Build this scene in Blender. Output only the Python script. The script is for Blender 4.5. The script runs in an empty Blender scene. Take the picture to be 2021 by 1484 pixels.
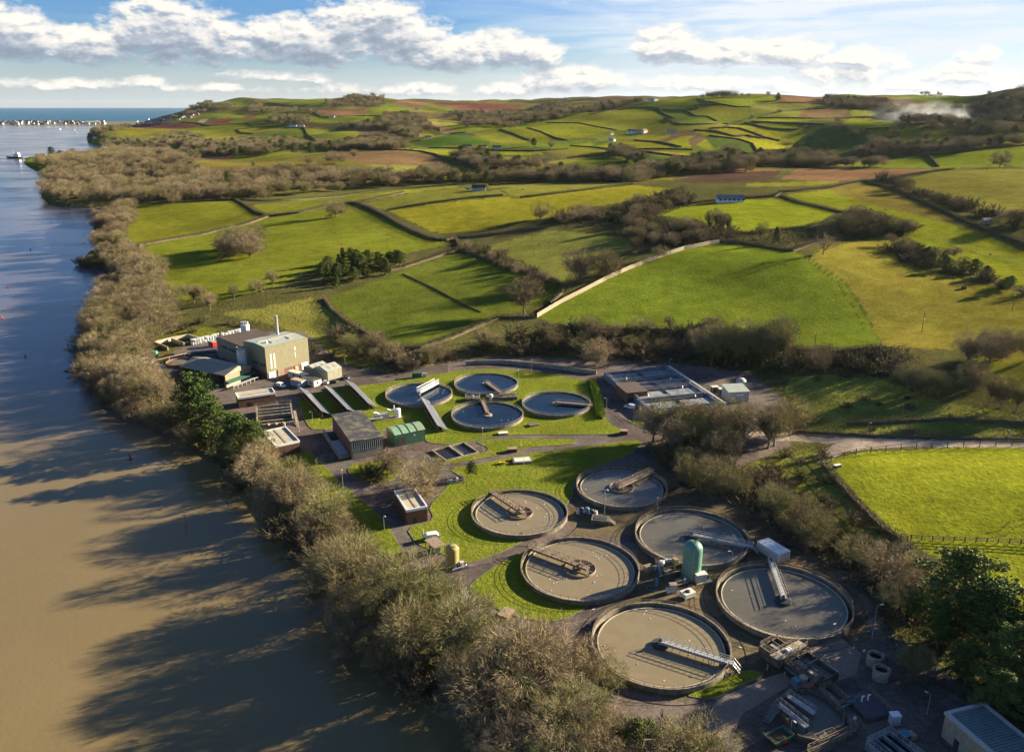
import bpy, bmesh, math, random
import numpy as np
from mathutils import Vector, Matrix
R = math.radians
sc = bpy.context.scene
COL = sc.collection
rng = np.random.default_rng(7)
random.seed(7)

# ------------------------------------------------------------------ camera
FPX = 1600.0            # focal length in pixels of the 2021 px wide picture
IW, IH = 2021.0,1484.0
CAMH = 120.0
PITCH = R(18.46)
cam_d = bpy.data.cameras.new("camera")
cam = bpy.data.objects.new("camera", cam_d)
COL.objects.link(cam)
cam_d.sensor_width = 36.0
cam_d.lens = 36.0 * FPX / IW
cam_d.clip_start = 1.0
cam_d.clip_end = 60000.0
cam.location = (0,0, CAMH)
cam.rotation_euler = (R(90) - PITCH, 0,0)
sc.camera = cam

# ------------------------------------------------------------------ light
SUN_EL, SUN_AZ = R(16.0), R(24.0)     # azimuth measured from +X towards +Y
sun_vec = Vector((math.cos(SUN_EL) * math.cos(SUN_AZ), math.cos(SUN_EL) * math.sin(SUN_AZ), math.sin(SUN_EL)))
sd = bpy.data.lights.new("sun", 'SUN')
sd.energy = 5.0
sd.angle = R(0.5)
sd.color = (1.0,0.85,0.60)
so = bpy.data.objects.new("sun", sd)
COL.objects.link(so)
so.rotation_euler = sun_vec.to_track_quat('Z', 'Y').to_euler()
sc.view_settings.view_transform = 'Standard'
sc.view_settings.look = 'None'
sc.view_settings.gamma = 1.0
sc.view_settings.exposure = 2.03
try:
    sc.cycles.max_bounces = 5
    sc.cycles.diffuse_bounces = 2
    sc.cycles.glossy_bounces = 2
    sc.cycles.transmission_bounces = 2
    sc.cycles.transparent_max_bounces = 6
    sc.cycles.volume_bounces = 0
    sc.cycles.caustics_reflective = False
    sc.cycles.caustics_refractive = False
except Exception:
    pass

# ------------------------------------------------------------------ pixel <-> world
def ray(u, v):
    cp, sp = math.cos(PITCH), math.sin(PITCH)
    a = (np.asarray(u, float) - IW / 2) / FPX
    b = (IH / 2 - np.asarray(v, float)) / FPX
    return np.stack([a, cp + b * sp, -sp + b * cp], -1)
def at_z(u, v, z=0.0):
    d = ray(u, v)
    t = (z - CAMH) / d[..., 2]
    return np.array([d[..., 0] * t, d[..., 1] * t, np.zeros_like(t) + z]).T
def at_y(u, v, y):
    d = ray(u, v)
    t = y / d[1]
    return np.array([d[0] * t, y, CAMH + d[2] * t])
def depth_of(p):
    return p[1] * math.cos(PITCH) + (CAMH - p[2]) * math.sin(PITCH)
def m_per_px(p):
    return depth_of(p) / FPX
# ------------------------------------------------------------------ sky
def az_el(u, v):
    d = ray(u, v)
    return math.atan2(d[0], d[1]), math.atan2(d[2], math.hypot(d[0], d[1]))
world = bpy.data.worlds.new("World")
sc.world = world
world.use_nodes = True
wt = world.node_tree
wt.nodes.clear()
class NT:
    """small helper to write node trees as expressions"""
    def __init__(s, t): s.t = t
    def n(s, kind, **kw):
        nd = s.t.nodes.new(kind)
        for k, val in kw.items(): setattr(nd, k, val)
        return nd
    def put(s, sock, val):
        if val is None: return
        if isinstance(val, bpy.types.NodeSocket): s.t.links.new(val, sock)
        else: sock.default_value = val
    def m(s, op, a, b=None, c=None, clamp=False):
        nd = s.n('ShaderNodeMath', operation=op, use_clamp=clamp)
        for i, q in enumerate((a, b, c)):
            if q is not None: s.put(nd.inputs[i], q)
        return nd.outputs[0]
    def vec(s, x, y, z=0.0):
        nd = s.n('ShaderNodeCombineXYZ')
        s.put(nd.inputs[0], x); s.put(nd.inputs[1], y); s.put(nd.inputs[2], z)
        return nd.outputs[0]
    def noise(s, vec, scale, detail=4.0, rough=0.55, dist=0.0, out=0, lac=2.0):
        nd = s.n('ShaderNodeTexNoise')
        s.put(nd.inputs['Vector'], vec)
        nd.inputs['Scale'].default_value = scale
        nd.inputs['Detail'].default_value = detail
        nd.inputs['Roughness'].default_value = rough
        nd.inputs['Lacunarity'].default_value = lac
        nd.inputs['Distortion'].default_value = dist
        return nd.outputs[out]
    def mr(s, v, a, b, c=0.0, d=1.0, smooth=False):
        nd = s.n('ShaderNodeMapRange', interpolation_type='SMOOTHSTEP' if smooth else 'LINEAR')
        s.put(nd.inputs[0], v)
        for i, q in enumerate((a, b, c, d)): s.put(nd.inputs[i + 1], q)
        return nd.outputs[0]
    def mix(s, f, a, b, mode='MIX'):
        nd = s.n('ShaderNodeMix', data_type='RGBA', blend_type=mode)
        s.put(nd.inputs[0], f)
        for i, q in ((6, a),(7, b)):
            if isinstance(q, tuple) and len(q) == 3: q = (*q, 1.0)
            s.put(nd.inputs[i], q)
        return nd.outputs[2]
W = NT(wt)
sky = W.n('ShaderNodeTexSky', sky_type='NISHITA')
sky.sun_disc = False
sky.sun_elevation = SUN_EL
sky.sun_rotation = math.pi / 2 - SUN_AZ
sky.altitude = 100.0
sky.air_density = 1.0
sky.dust_density = 0.35
sky.ozone_density = 2.2
tc = W.n('ShaderNodeTexCoord')
sep = W.n('ShaderNodeSeparateXYZ')
wt.links.new(tc.outputs['Generated'], sep.inputs[0])
sx, sy, sz = sep.outputs
DEG = 180 / math.pi
AZ = W.m('MULTIPLY', W.m('ARCTAN2', sx, sy), DEG)
EL = W.m('MULTIPLY', W.m('ARCSINE', sz), DEG)
# cumulus banks: (u, v) of centre and half sizes, in pixels of the photograph; the flat base is the v below
CL = [(30,75,95,62),(170,100,110,42),(330,72,130,75),(420,85,90,60),(560,88,110,52),(640,100,95,44),
      (700,62,90,62),(790,80,95,62),(760,38,46,34),(880,112,100,42),(990,105,90,40),(1060,108,60,34),
      (1320,96,90,46),(1450,108,120,34),(1560,108,90,36),(1130,163,120,32),(1210,165,60,24),(1000,180,80,16),
      (1700,118,80,26),(1930,108,42,22),(1900,150,110,26),(1650,152,110,24),(1390,168,110,20),(1560,172,90,18),
      (120,170,130,14),(270,164,60,14),(500,150,60,13),(590,155,60,14),(420,176,110,10),(640,178,110,12),
      (820,180,90,15),(1800,172,90,18),(2000,172,70,20),(1750,140,60,18)]
def cloud_field(dx, dy):
    az = W.m('ADD', AZ, dx); el = W.m('ADD', EL, dy)
    best = None
    wob = W.noise(W.vec(az, W.m('MULTIPLY', el, 1.3), 3.1), 0.55,3.0,0.55)
    azw = W.m('ADD', az, W.m('MULTIPLY', W.m('SUBTRACT', wob, 0.5), 2.2))
    for (u, v, ru, rv) in CL:
        a, e = az_el(u, v); a2, e2 = az_el(u + ru, v); a3, e3 = az_el(u, v - rv)
        ra, re = abs(a2 - a) * DEG * 1.0, abs(e3 - e) * DEG * (1.18 if v < 116 and u < 1100 else 1.05)
        X = W.m('MULTIPLY', W.m('SUBTRACT', azw, a * DEG), 1 / ra)
        Y = W.m('MULTIPLY', W.m('SUBTRACT', el, e * DEG), 1 / re)
        Yb = W.m('MULTIPLY', W.m('MINIMUM', Y, 0.0), 1.5)   # flatter base
        Y2 = W.m('ADD', W.m('MAXIMUM', Y, 0.0), Yb)
        r2 = W.m('ADD', W.m('MULTIPLY', X, X), W.m('MULTIPLY', Y2, Y2))
        f = W.m('MULTIPLY', W.m('SUBTRACT', 1.0, r2), min(1.0, max(0.42, rv / 40.0)))
        best = f if best is None else W.m('SMOOTH_MAX', best, f, 0.35)
    best = W.m('MAXIMUM', best, -1.3)
    n1 = W.noise(W.vec(W.m('MULTIPLY', az, 0.70), W.m('MULTIPLY', el, 1.45), 0.7), 0.95,8.0,0.60)
    return W.m('ADD', W.m('MULTIPLY', best, 0.74), W.m('MULTIPLY', W.m('SUBTRACT', n1,0.46), 1.9))
D0 = cloud_field(0.0,0.0)
D1 = cloud_field(0.22,0.34)       # towards the sun
D2 = cloud_field(0.1,0.9)         # how much cloud lies above
alpha = W.mr(D0,-0.10,0.50,0,1, True)
lit = W.mr(W.m('SUBTRACT', D0, D1), -0.36,0.26,0,1, True)
above = W.mr(D2,0.0,1.05,1,0, True)
sh = W.m('MULTIPLY', W.m('ADD', W.m('MULTIPLY', lit, 0.62), 0.38), W.m('ADD', W.m('MULTIPLY', above, 0.60), 0.40))
right = W.mr(AZ, -20.0,28.0,0,1, True)
sh = W.m('ADD', sh, W.m('MULTIPLY', right, 0.22), clamp=True)
CS = 1.0
def sc3(c, k): return tuple(q * k for q in c)
CLOUD_K = 5.2
ramp_a = W.mix(W.mr(sh, 0.08,0.55), sc3((0.22,0.29,0.39), CLOUD_K), sc3((0.52,0.57,0.64), CLOUD_K))
cloud_col = W.mix(W.mr(sh, 0.50,0.95), ramp_a, sc3((1.0,0.95,0.87), CLOUD_K))
# thin veil of high cloud, more to the right and higher up
veil_n = W.noise(W.vec(W.m('MULTIPLY', AZ, 0.11), W.m('MULTIPLY', EL, 0.95), 5.0), 1.0,6.0,0.6,0.6)
veil = W.m('MULTIPLY', W.m('ADD', W.m('MULTIPLY', W.mr(veil_n, 0.36,0.66,0,1, True), 0.55), W.mr(AZ, -6.0,14.0,0.0,0.58, True)), W.mr(AZ, -14.0,14.0,0.10,0.97, True))
veil = W.m('MULTIPLY', veil, W.mr(EL, 12.0,40.0,1.0,0.25))
lowhaze = W.m('MULTIPLY', W.mr(EL, 0.0,3.4,0.7,0.0, True), W.mr(AZ, -26.0,10.0,0.7,1.0))
tint = W.mix(1.0, sky.outputs[0], (0.42,0.54,0.74), 'MULTIPLY')
lowtint = W.mix(W.mr(EL, 0.5,6.0,0,1, True), W.mix(1.0, sky.outputs[0], (0.52,0.60,0.80), 'MULTIPLY'), W.mix(1.0, sky.outputs[0], (0.27,0.46,0.78), 'MULTIPLY'))
c = W.mix(lowhaze, lowtint, W.mix(W.mr(AZ, -25.0,25.0), sc3((0.62,0.72,0.84), CLOUD_K), sc3((0.78,0.82,0.86), CLOUD_K)))
c = W.mix(veil, c, sc3((0.80,0.86,0.92), CLOUD_K))
# clouds fade into the haze close to the horizon, and break up overhead
alpha = W.m('MULTIPLY', alpha, W.mr(EL, 0.1,1.0,0.35,1.0))
hi_n = W.noise(W.vec(W.m('MULTIPLY', sx, 3.0), W.m('MULTIPLY', sy, 3.0), W.m('MULTIPLY', sz, 5.0)), 1.0,6.0,0.58)
hi_a = W.m('MULTIPLY', W.mr(hi_n, 0.55,0.70,0,0.6, True), W.mr(EL, 8.0,16.0,0,1))
c = W.mix(hi_a, c, sc3((0.62,0.66,0.72), CLOUD_K))
c = W.mix(alpha, c, cloud_col)
SKY_STRENGTH = 0.05
bg = W.n('ShaderNodeBackground')          # the band of sky near the horizon, with its cloud banks
bg.inputs['Strength'].default_value = SKY_STRENGTH
wt.links.new(c, bg.inputs['Color'])
bg2 = W.n('ShaderNodeBackground')         # the sky higher up
bg2.inputs['Strength'].default_value = SKY_STRENGTH
wt.links.new(W.mix(hi_a, tint, sc3((0.34,0.37,0.42), CLOUD_K)), bg2.inputs['Color'])
low_band = W.m('MULTIPLY', W.m('LESS_THAN', EL, 10.0), W.m('LESS_THAN', W.m('ABSOLUTE', AZ), 50.0))
ms = W.n('ShaderNodeMixShader')
wt.links.new(low_band, ms.inputs[0]); wt.links.new(bg2.outputs[0], ms.inputs[1]); wt.links.new(bg.outputs[0], ms.inputs[2])
wo = W.n('ShaderNodeOutputWorld')
wt.links.new(ms.outputs[0], wo.inputs['Surface'])
try:
    world.cycles.sampling_method = 'MANUAL'
    world.cycles.sample_map_resolution = 512
except Exception:
    pass
# ------------------------------------------------------------------ crops used while tracing -> photograph pixels
CROP = {'A': (0,180,5.0525), 'B': (360,180,5.0525), 'C': (720,170,5.0525), 'D': (1080,170,5.0525),
        'E': (1400,160,5.944), 'F': (1681,160,5.944), '1': (0,150,2.887), '2': (660,150,2.887), '3': (1320,150,2.887),
        '4': (150,600,3.368), '5': (640,620,3.368), '6': (1140,620,3.368), '7': (700,900,3.368), '8': (1100,880,3.368),
        '9': (1421,1084,3.368), 'a': (1421,700,3.368), 'b': (1000,1150,3.368), 'c': (400,900,2.541), 'p': (0,0,1.0)}
def T(tag, *pts):
    ox, oy, s = CROP[tag]
    return [(ox + x / s, oy + y / s) for x, y in pts]

# ------------------------------------------------------------------ terrain height
WATER_Z = -4.0
near_ctrl = [  # u, v, ground height
    (350,700,0),(600,650,1),(700,720,0),(900,720,0),(1100,722,0),(1500,755,0),(1480,820,0),(1300,860,0),(1000,760,0),
    (1700,1200,0),(1300,1400,0),(1700,1450,0),(900,1150,0),(600,900,0),(500,780,0),(250,800,0),(1100,1100,0),
    (1450,1000,0),(1950,1400,0),(1000,1450,0),(2150,1480,1),(300,640,1),(330,560,5),
    (1740,680,9),(1600,510,27),(1750,475,29),(2021,585,18),(2000,500,25),(1704,363,43),(1900,440,37),
    (1770,360,45),(2020,413,42),(2020,334,54),(1850,336,51),(1540,346,43),(1400,352,40),(1320,413,33),
    (1541,451,30),(1450,480,28),(1300,500,24),(1100,570,13),(1060,625,7),(1400,650,6),(1550,650,6),(1000,480,18),
    (900,470,17),(770,560,9),(640,590,6),(830,683,4),(500,560,8),(430,440,13),(250,465,9),(600,430,18),
    (600,480,15),(780,440,21),(720,405,24),(300,410,15),(480,400,18),(1300,690,2),(1000,690,2),(1150,690,2),(1550,715,3),
    (1650,800,3),(1800,800,5),(2021,840,7),(1700,870,3),(2021,880,5.5),(1700,925,4),(2000,1000,6),(1850,1080,3),
    (2000,1230,3),(2200,1000,9),(1560,950,1),(1650,1080,1),(1800,1250,0.5),(2200,700,22),(2300,500,34),
    (1230,361,35),(1040,367,32),(900,372,30),(700,387,27),(560,404,20),(1200,420,30),(1400,430,32),(2021,700,14),(1900,650,11),
    (1850,530,22),(2200,410,46)]
far_ctrl = [  # u, v, distance along the view axis
    (1400,300,1500),(1400,270,1750),(1400,240,2000),(1400,215,2250),(1430,191,2500),(1520,192,2550),(1330,196,2560),
    (1900,292,1330),(2020,290,1300),(1850,328,1150),(2020,179,2270),(2020,200,2130),(2020,225,2000),(1950,246,2000),(1900,265,2000),(1850,284,1990),(1960,184,2480),(1880,205,2650),(1900,190,2750),
    (1750,236,1900),(1660,240,1980),(1750,310,1450),(1650,194,2700),(1580,194,2720),(1800,192,2750),
    (1650,225,2250),(1560,262,1800),(1560,292,1600),(1600,310,1480),(1600,301,1700),(1690,268,1700),(1730,256,1700),(1480,308,1470),(1500,240,2050),(1560,225,2200),
    (1530,210,2400),(1640,287,1700),(1700,300,1500),(1300,250,2080),(1290,230,2300),
    (1000,205,4500),(930,205,4500),(860,205,4500),(1000,225,3900),(1000,250,3100),(900,270,2000),(900,292,1700),(900,300,1600),(850,310,1500),(850,327,1400),
    (930,250,2700),(830,240,2900),(830,222,3500),(800,260,2400),(760,215,3600),(1000,300,1620),(1000,312,1500),(950,335,1320),
    (760,322,1350),(700,308,1500),(700,288,1900),(650,263,2400),(700,240,3100),(700,215,3800),(730,192,4300),(780,198,4300),
    (500,203,4500),(420,207,4500),(370,215,4600),(340,225,4700),(330,238,4500),(450,288,2250),(450,303,1950),(450,320,1500),(400,322,1450),(600,312,1560),(600,290,2000),
    (600,268,2450),(560,275,2350),(600,250,2900),(600,230,3400),(600,215,3900),(640,201,4350),(450,250,3200),(300,257,3350),(300,247,3800),(250,262,3000),(420,270,2750),(450,235,3700),
    (1250,310,1400),(1200,330,1290),(1200,318,1330),(1200,300,1600),(1150,312,1450),(1250,270,1900),(1150,255,2100),(1250,235,2300),(1250,207,2520),(1100,238,2350),
    (1010,261,2080),(1080,275,1900),(1080,290,1720),(1300,300,1520),(1350,330,1250),(1150,195,4300),(1080,208,4300),(1200,197,4100),(1120,215,3800),(1050,240,3300),
    (250,325,1520),(200,345,1400),(330,330,1450),(130,372,1240),(300,375,1180),(400,372,1130),(550,360,1130),(500,340,1250),(650,350,1180),(80,318,1940),(250,300,2100),(330,300,2000),(200,285,2650)]
C3 = [at_z(u, v, z) for u, v, z in near_ctrl] + [at_y(u, v, y) for u, v, y in far_ctrl]
for az, rr, z in [(-0.10,1010,14),(-0.2,1010,12),(0.0,1090,17),(0.08,1110,19),(0.16,1130,21),(0.25,1160,24),(0.32,1130,30),(0.42,1190,38),
                  (0.55,1160,44),(0.7,400,6),(0.75,200,1),(0.8,900,50),(0.8,2500,120),(0.8,9000,120),(0.3,9000,120),(0.1,9000,100),(-0.2,9000,60),(-0.3,6500,20),
                  (0.3,4500,120),(0.5,4500,130),(0.1,7000,110),(-0.8,100,0),(0.0,60,0),(0.8,60,0),(0.4,60,0),(-0.4,60,0),(-0.8,1000,0),(-0.8,4000,5),
                  (0.45,3500,105),(0.3,3400,112),(0.58,3500,120),(0.17,3300,105),(0.25,2100,60),(0.62,1700,60)]:
    C3.append(np.array([math.sin(az) * rr, math.cos(az) * rr, z]))
C3 = np.array(C3)
def warp(x, y):
    r = np.maximum(np.hypot(x, y), 20.0)
    return np.stack([np.arctan2(x, y) * 1.0, np.log(r) * 0.9], -1)
def tps_k(d2):
    return 0.5 * d2 * np.log(d2 + 1e-12)
Q = warp(C3[:, 0], C3[:, 1])
n = len(Q)
d2 = ((Q[:, None] - Q[None]) ** 2).sum(-1)
Kmat = np.zeros((n + 3, n + 3))
Kmat[:n, :n] = tps_k(d2) + np.eye(n) * 2e-5
Kmat[:n, n] = 1; Kmat[:n, n + 1:] = Q; Kmat[n, :n] = 1; Kmat[n + 1:, :n] = Q.T
TW = np.linalg.solve(Kmat, np.concatenate([C3[:, 2], np.zeros(3)]))
def tps(x, y):
    q = warp(x, y)
    out = np.empty(len(q))
    for i in range(0, len(q), 40000):
        b = q[i:i + 40000]
        d = (b[:, None, 0] - Q[None, :, 0]) ** 2 + (b[:, None, 1] - Q[None, :, 1]) ** 2
        out[i:i + 40000] = tps_k(d) @ TW[:n] + TW[n] + b @ TW[n + 1:]
    return out
def seg_dist(x, y, poly, closed=True):
    P = np.asarray(poly, float)
    best = np.full(len(x), 1e18)
    m = len(P) if closed else len(P) - 1
    for i in range(m):
        a, b = P[i], P[(i + 1) % len(P)]
        e = b - a
        l2 = max(e @ e, 1e-9)
        t = np.clip(((x - a[0]) * e[0] + (y - a[1]) * e[1]) / l2,0,1)
        dd = (x - a[0] - t * e[0]) ** 2 + (y - a[1] - t * e[1]) ** 2
        best = np.minimum(best, dd)
    return np.sqrt(best)
def inside(x, y, poly):
    P = np.asarray(poly, float)
    r = np.zeros(len(x), bool)
    for i in range(len(P)):
        x1, y1 = P[i]; x2, y2 = P[(i + 1) % len(P)]
        if y1 == y2: continue
        c = ((y1 > y) != (y2 > y)) & (x < (x2 - x1) * (y - y1) / (y2 - y1) + x1)
        r ^= c
    return r
def smooth(t):
    t = np.clip(t, 0,1)
    return t * t * (3 - 2 * t)
shore_px = [(960,1500),(905,1440),(880,1400),(820,1380),(750,1335),(700,1265),(668,1190),(655,1140),(610,1095),(555,1045),(505,975),(455,925),(410,890),(340,858),(265,832),
            (205,795),(172,755),(163,700),(170,650),(200,605),(222,565),(232,535),(165,527),(150,521),(200,508),(185,480),(182,450),(212,425),(222,412),(150,412),(92,406),
            (74,390),(84,370),(97,347),(62,336),(38,323),(44,312),(130,302),(180,296),(200,290),(172,281),(176,268),(172,258),(190,252),(240,250),(200,249.5),(60,248.6),(-160,248.2)]
shore = at_z(*np.array(shore_px).T, WATER_Z)[:, :2].tolist()
shore = [[shore[0][0] + 6,100.0], [60,10], [200,-400]] + [s for s in shore]
# the spit with the town, then the open coast away behind the hill
sp = at_z(np.array([-160,60,180,262]), np.array([239.5,240.0,240.6,240.2]), WATER_Z)[:, :2].tolist()
shore = [shore[2], shore[1], shore[0]][:0] + [[150,-600], [62,20], [0,95]] + shore[3:] + sp + [[-2300,7600], [-1500,9800], [15000,9800], [15000,-600]]
shore = np.array(shore)
plant_px = [(345,690),(470,655),(600,655),(680,720),(760,735),(900,712),(1000,702),(1180,712),(1300,712),(1480,735),(1560,800),(1560,880),(1440,930),(1460,980),(1560,1090),(1680,1130),(1760,1250),
            (2000,1420),(2100,1500),(1000,1500),(940,1300),(800,1130),(700,1010),(600,930),(500,850),(420,780),(330,740)]
plant_w = at_z(*np.array(plant_px).T, 0.0)[:, :2]
def wob(x, y, s, ph):
    return (np.sin(x / s + ph) * np.cos(y / (s * 1.13) + 1.7 * ph) + 0.5 * np.sin((x * .8 + y * .6) / (s * .53) + 2.1 * ph) + 0.35 * np.sin((y * .9 - x * .5) / (s * .31) + ph)) / 1.4
def H(x, y):
    x = np.atleast_1d(np.asarray(x, float)); y = np.atleast_1d(np.asarray(y, float))
    r = np.hypot(x, y)
    h = tps(x, y)
    hill = smooth((r - 1150) / 500)
    h = h + hill * (wob(x, y, 62.0,0.6) * 5.0 + wob(x, y, 140,2.2) * 7.0) * np.clip(r / 2200,0.7,1.3) + (1 - hill) * smooth((r - 380) / 150) * wob(x, y, 26,1.0) * 0.5
    ins = inside(x, y, plant_w); dp = seg_dist(x, y, plant_w)
    wgt = np.where(ins, 1.0,1 - smooth(dp / 22.0))
    h = h * (1 - wgt)
    ins = inside(x, y, shore); ds = seg_dist(x, y, shore)
    sdist = np.where(ins, ds, -ds)
    bank = smooth((sdist + 2.0) / (10.0 + 0.006 * r))
    h = np.maximum(h, -2.0)
    low = np.where(sdist < -2,-9.0,-5.5)
    far = smooth((r - 4200) / 300) * smooth((-x - 0.41 * y) / 300)   # low spit
    h = h * (1 - far) + np.minimum(h, -1.5) * far
    return low + (h - low) * bank
def H1(x, y): return float(H([x], [y])[0])

# cast a list of photograph pixels onto the terrain
def cast(pts):
    pts = np.asarray(pts, float)
    d = ray(pts[:, 0], pts[:, 1])
    hor = np.hypot(d[:, 0], d[:, 1])
    d = d / hor[:, None]
    rs = np.concatenate([np.arange(100,1000,6.0), np.geomspace(1000,9000,260)])
    N = len(pts)
    X = d[:, 0:1] * rs; Y = d[:, 1:2] * rs; Z = CAMH + d[:, 2:3] * rs
    hh = HG(X.ravel(), Y.ravel()).reshape(N, -1)
    below = Z < np.maximum(hh, WATER_Z)
    idx = np.where(below.any(1), below.argmax(1), len(rs) - 1)
    lo = rs[np.maximum(idx - 1,0)]; hi = rs[idx]
    for _ in range(12):
        mid = (lo + hi) / 2
        b = CAMH + d[:, 2] * mid < np.maximum(HG(d[:, 0] * mid, d[:, 1] * mid), WATER_Z)
        hi = np.where(b, mid, hi); lo = np.where(b, lo, mid)
    x, y = d[:, 0] * hi, d[:, 1] * hi
    return np.stack([x, y, HG(x, y)], -1)

# polar ground grid (fine near, coarse far)
AZ0, AZ1, NAZ = -0.80,0.92,760
azs = np.linspace(AZ0, AZ1, NAZ)
rr_ = [24.0]
while rr_[-1] < 13000:
    q = rr_[-1]
    rr_.append(q + max(1.0, min(q * q / 62000.0, q * 0.0085)))
rads = np.array(rr_)
NR = len(rads)
GA, GR = np.meshgrid(azs, rads)
GX = (np.sin(GA) * GR).ravel(); GY = (np.cos(GA) * GR).ravel()
GZ = H(GX, GY)
GZ2 = GZ.reshape(NR, NAZ)
lr = np.log(rads)
def HG(x, y):
    """height from the grid (bilinear): what the mesh really shows"""
    x = np.atleast_1d(np.asarray(x, float)); y = np.atleast_1d(np.asarray(y, float))
    a = np.clip((np.arctan2(x, y) - AZ0) / (AZ1 - AZ0) * (NAZ - 1), 0, NAZ - 1.001)
    r = np.hypot(x, y)
    j = np.clip(np.searchsorted(rads, r) - 1,0, NR - 2)
    fr = np.clip((r - rads[j]) / (rads[j + 1] - rads[j]), 0,1)
    i = a.astype(int); fa = a - i
    return (GZ2[j, i] * (1 - fa) + GZ2[j, i + 1] * fa) * (1 - fr) + (GZ2[j + 1, i] * (1 - fa) + GZ2[j + 1, i + 1] * fa) * fr
def hg(x, y): return float(HG([x], [y])[0])
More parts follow.
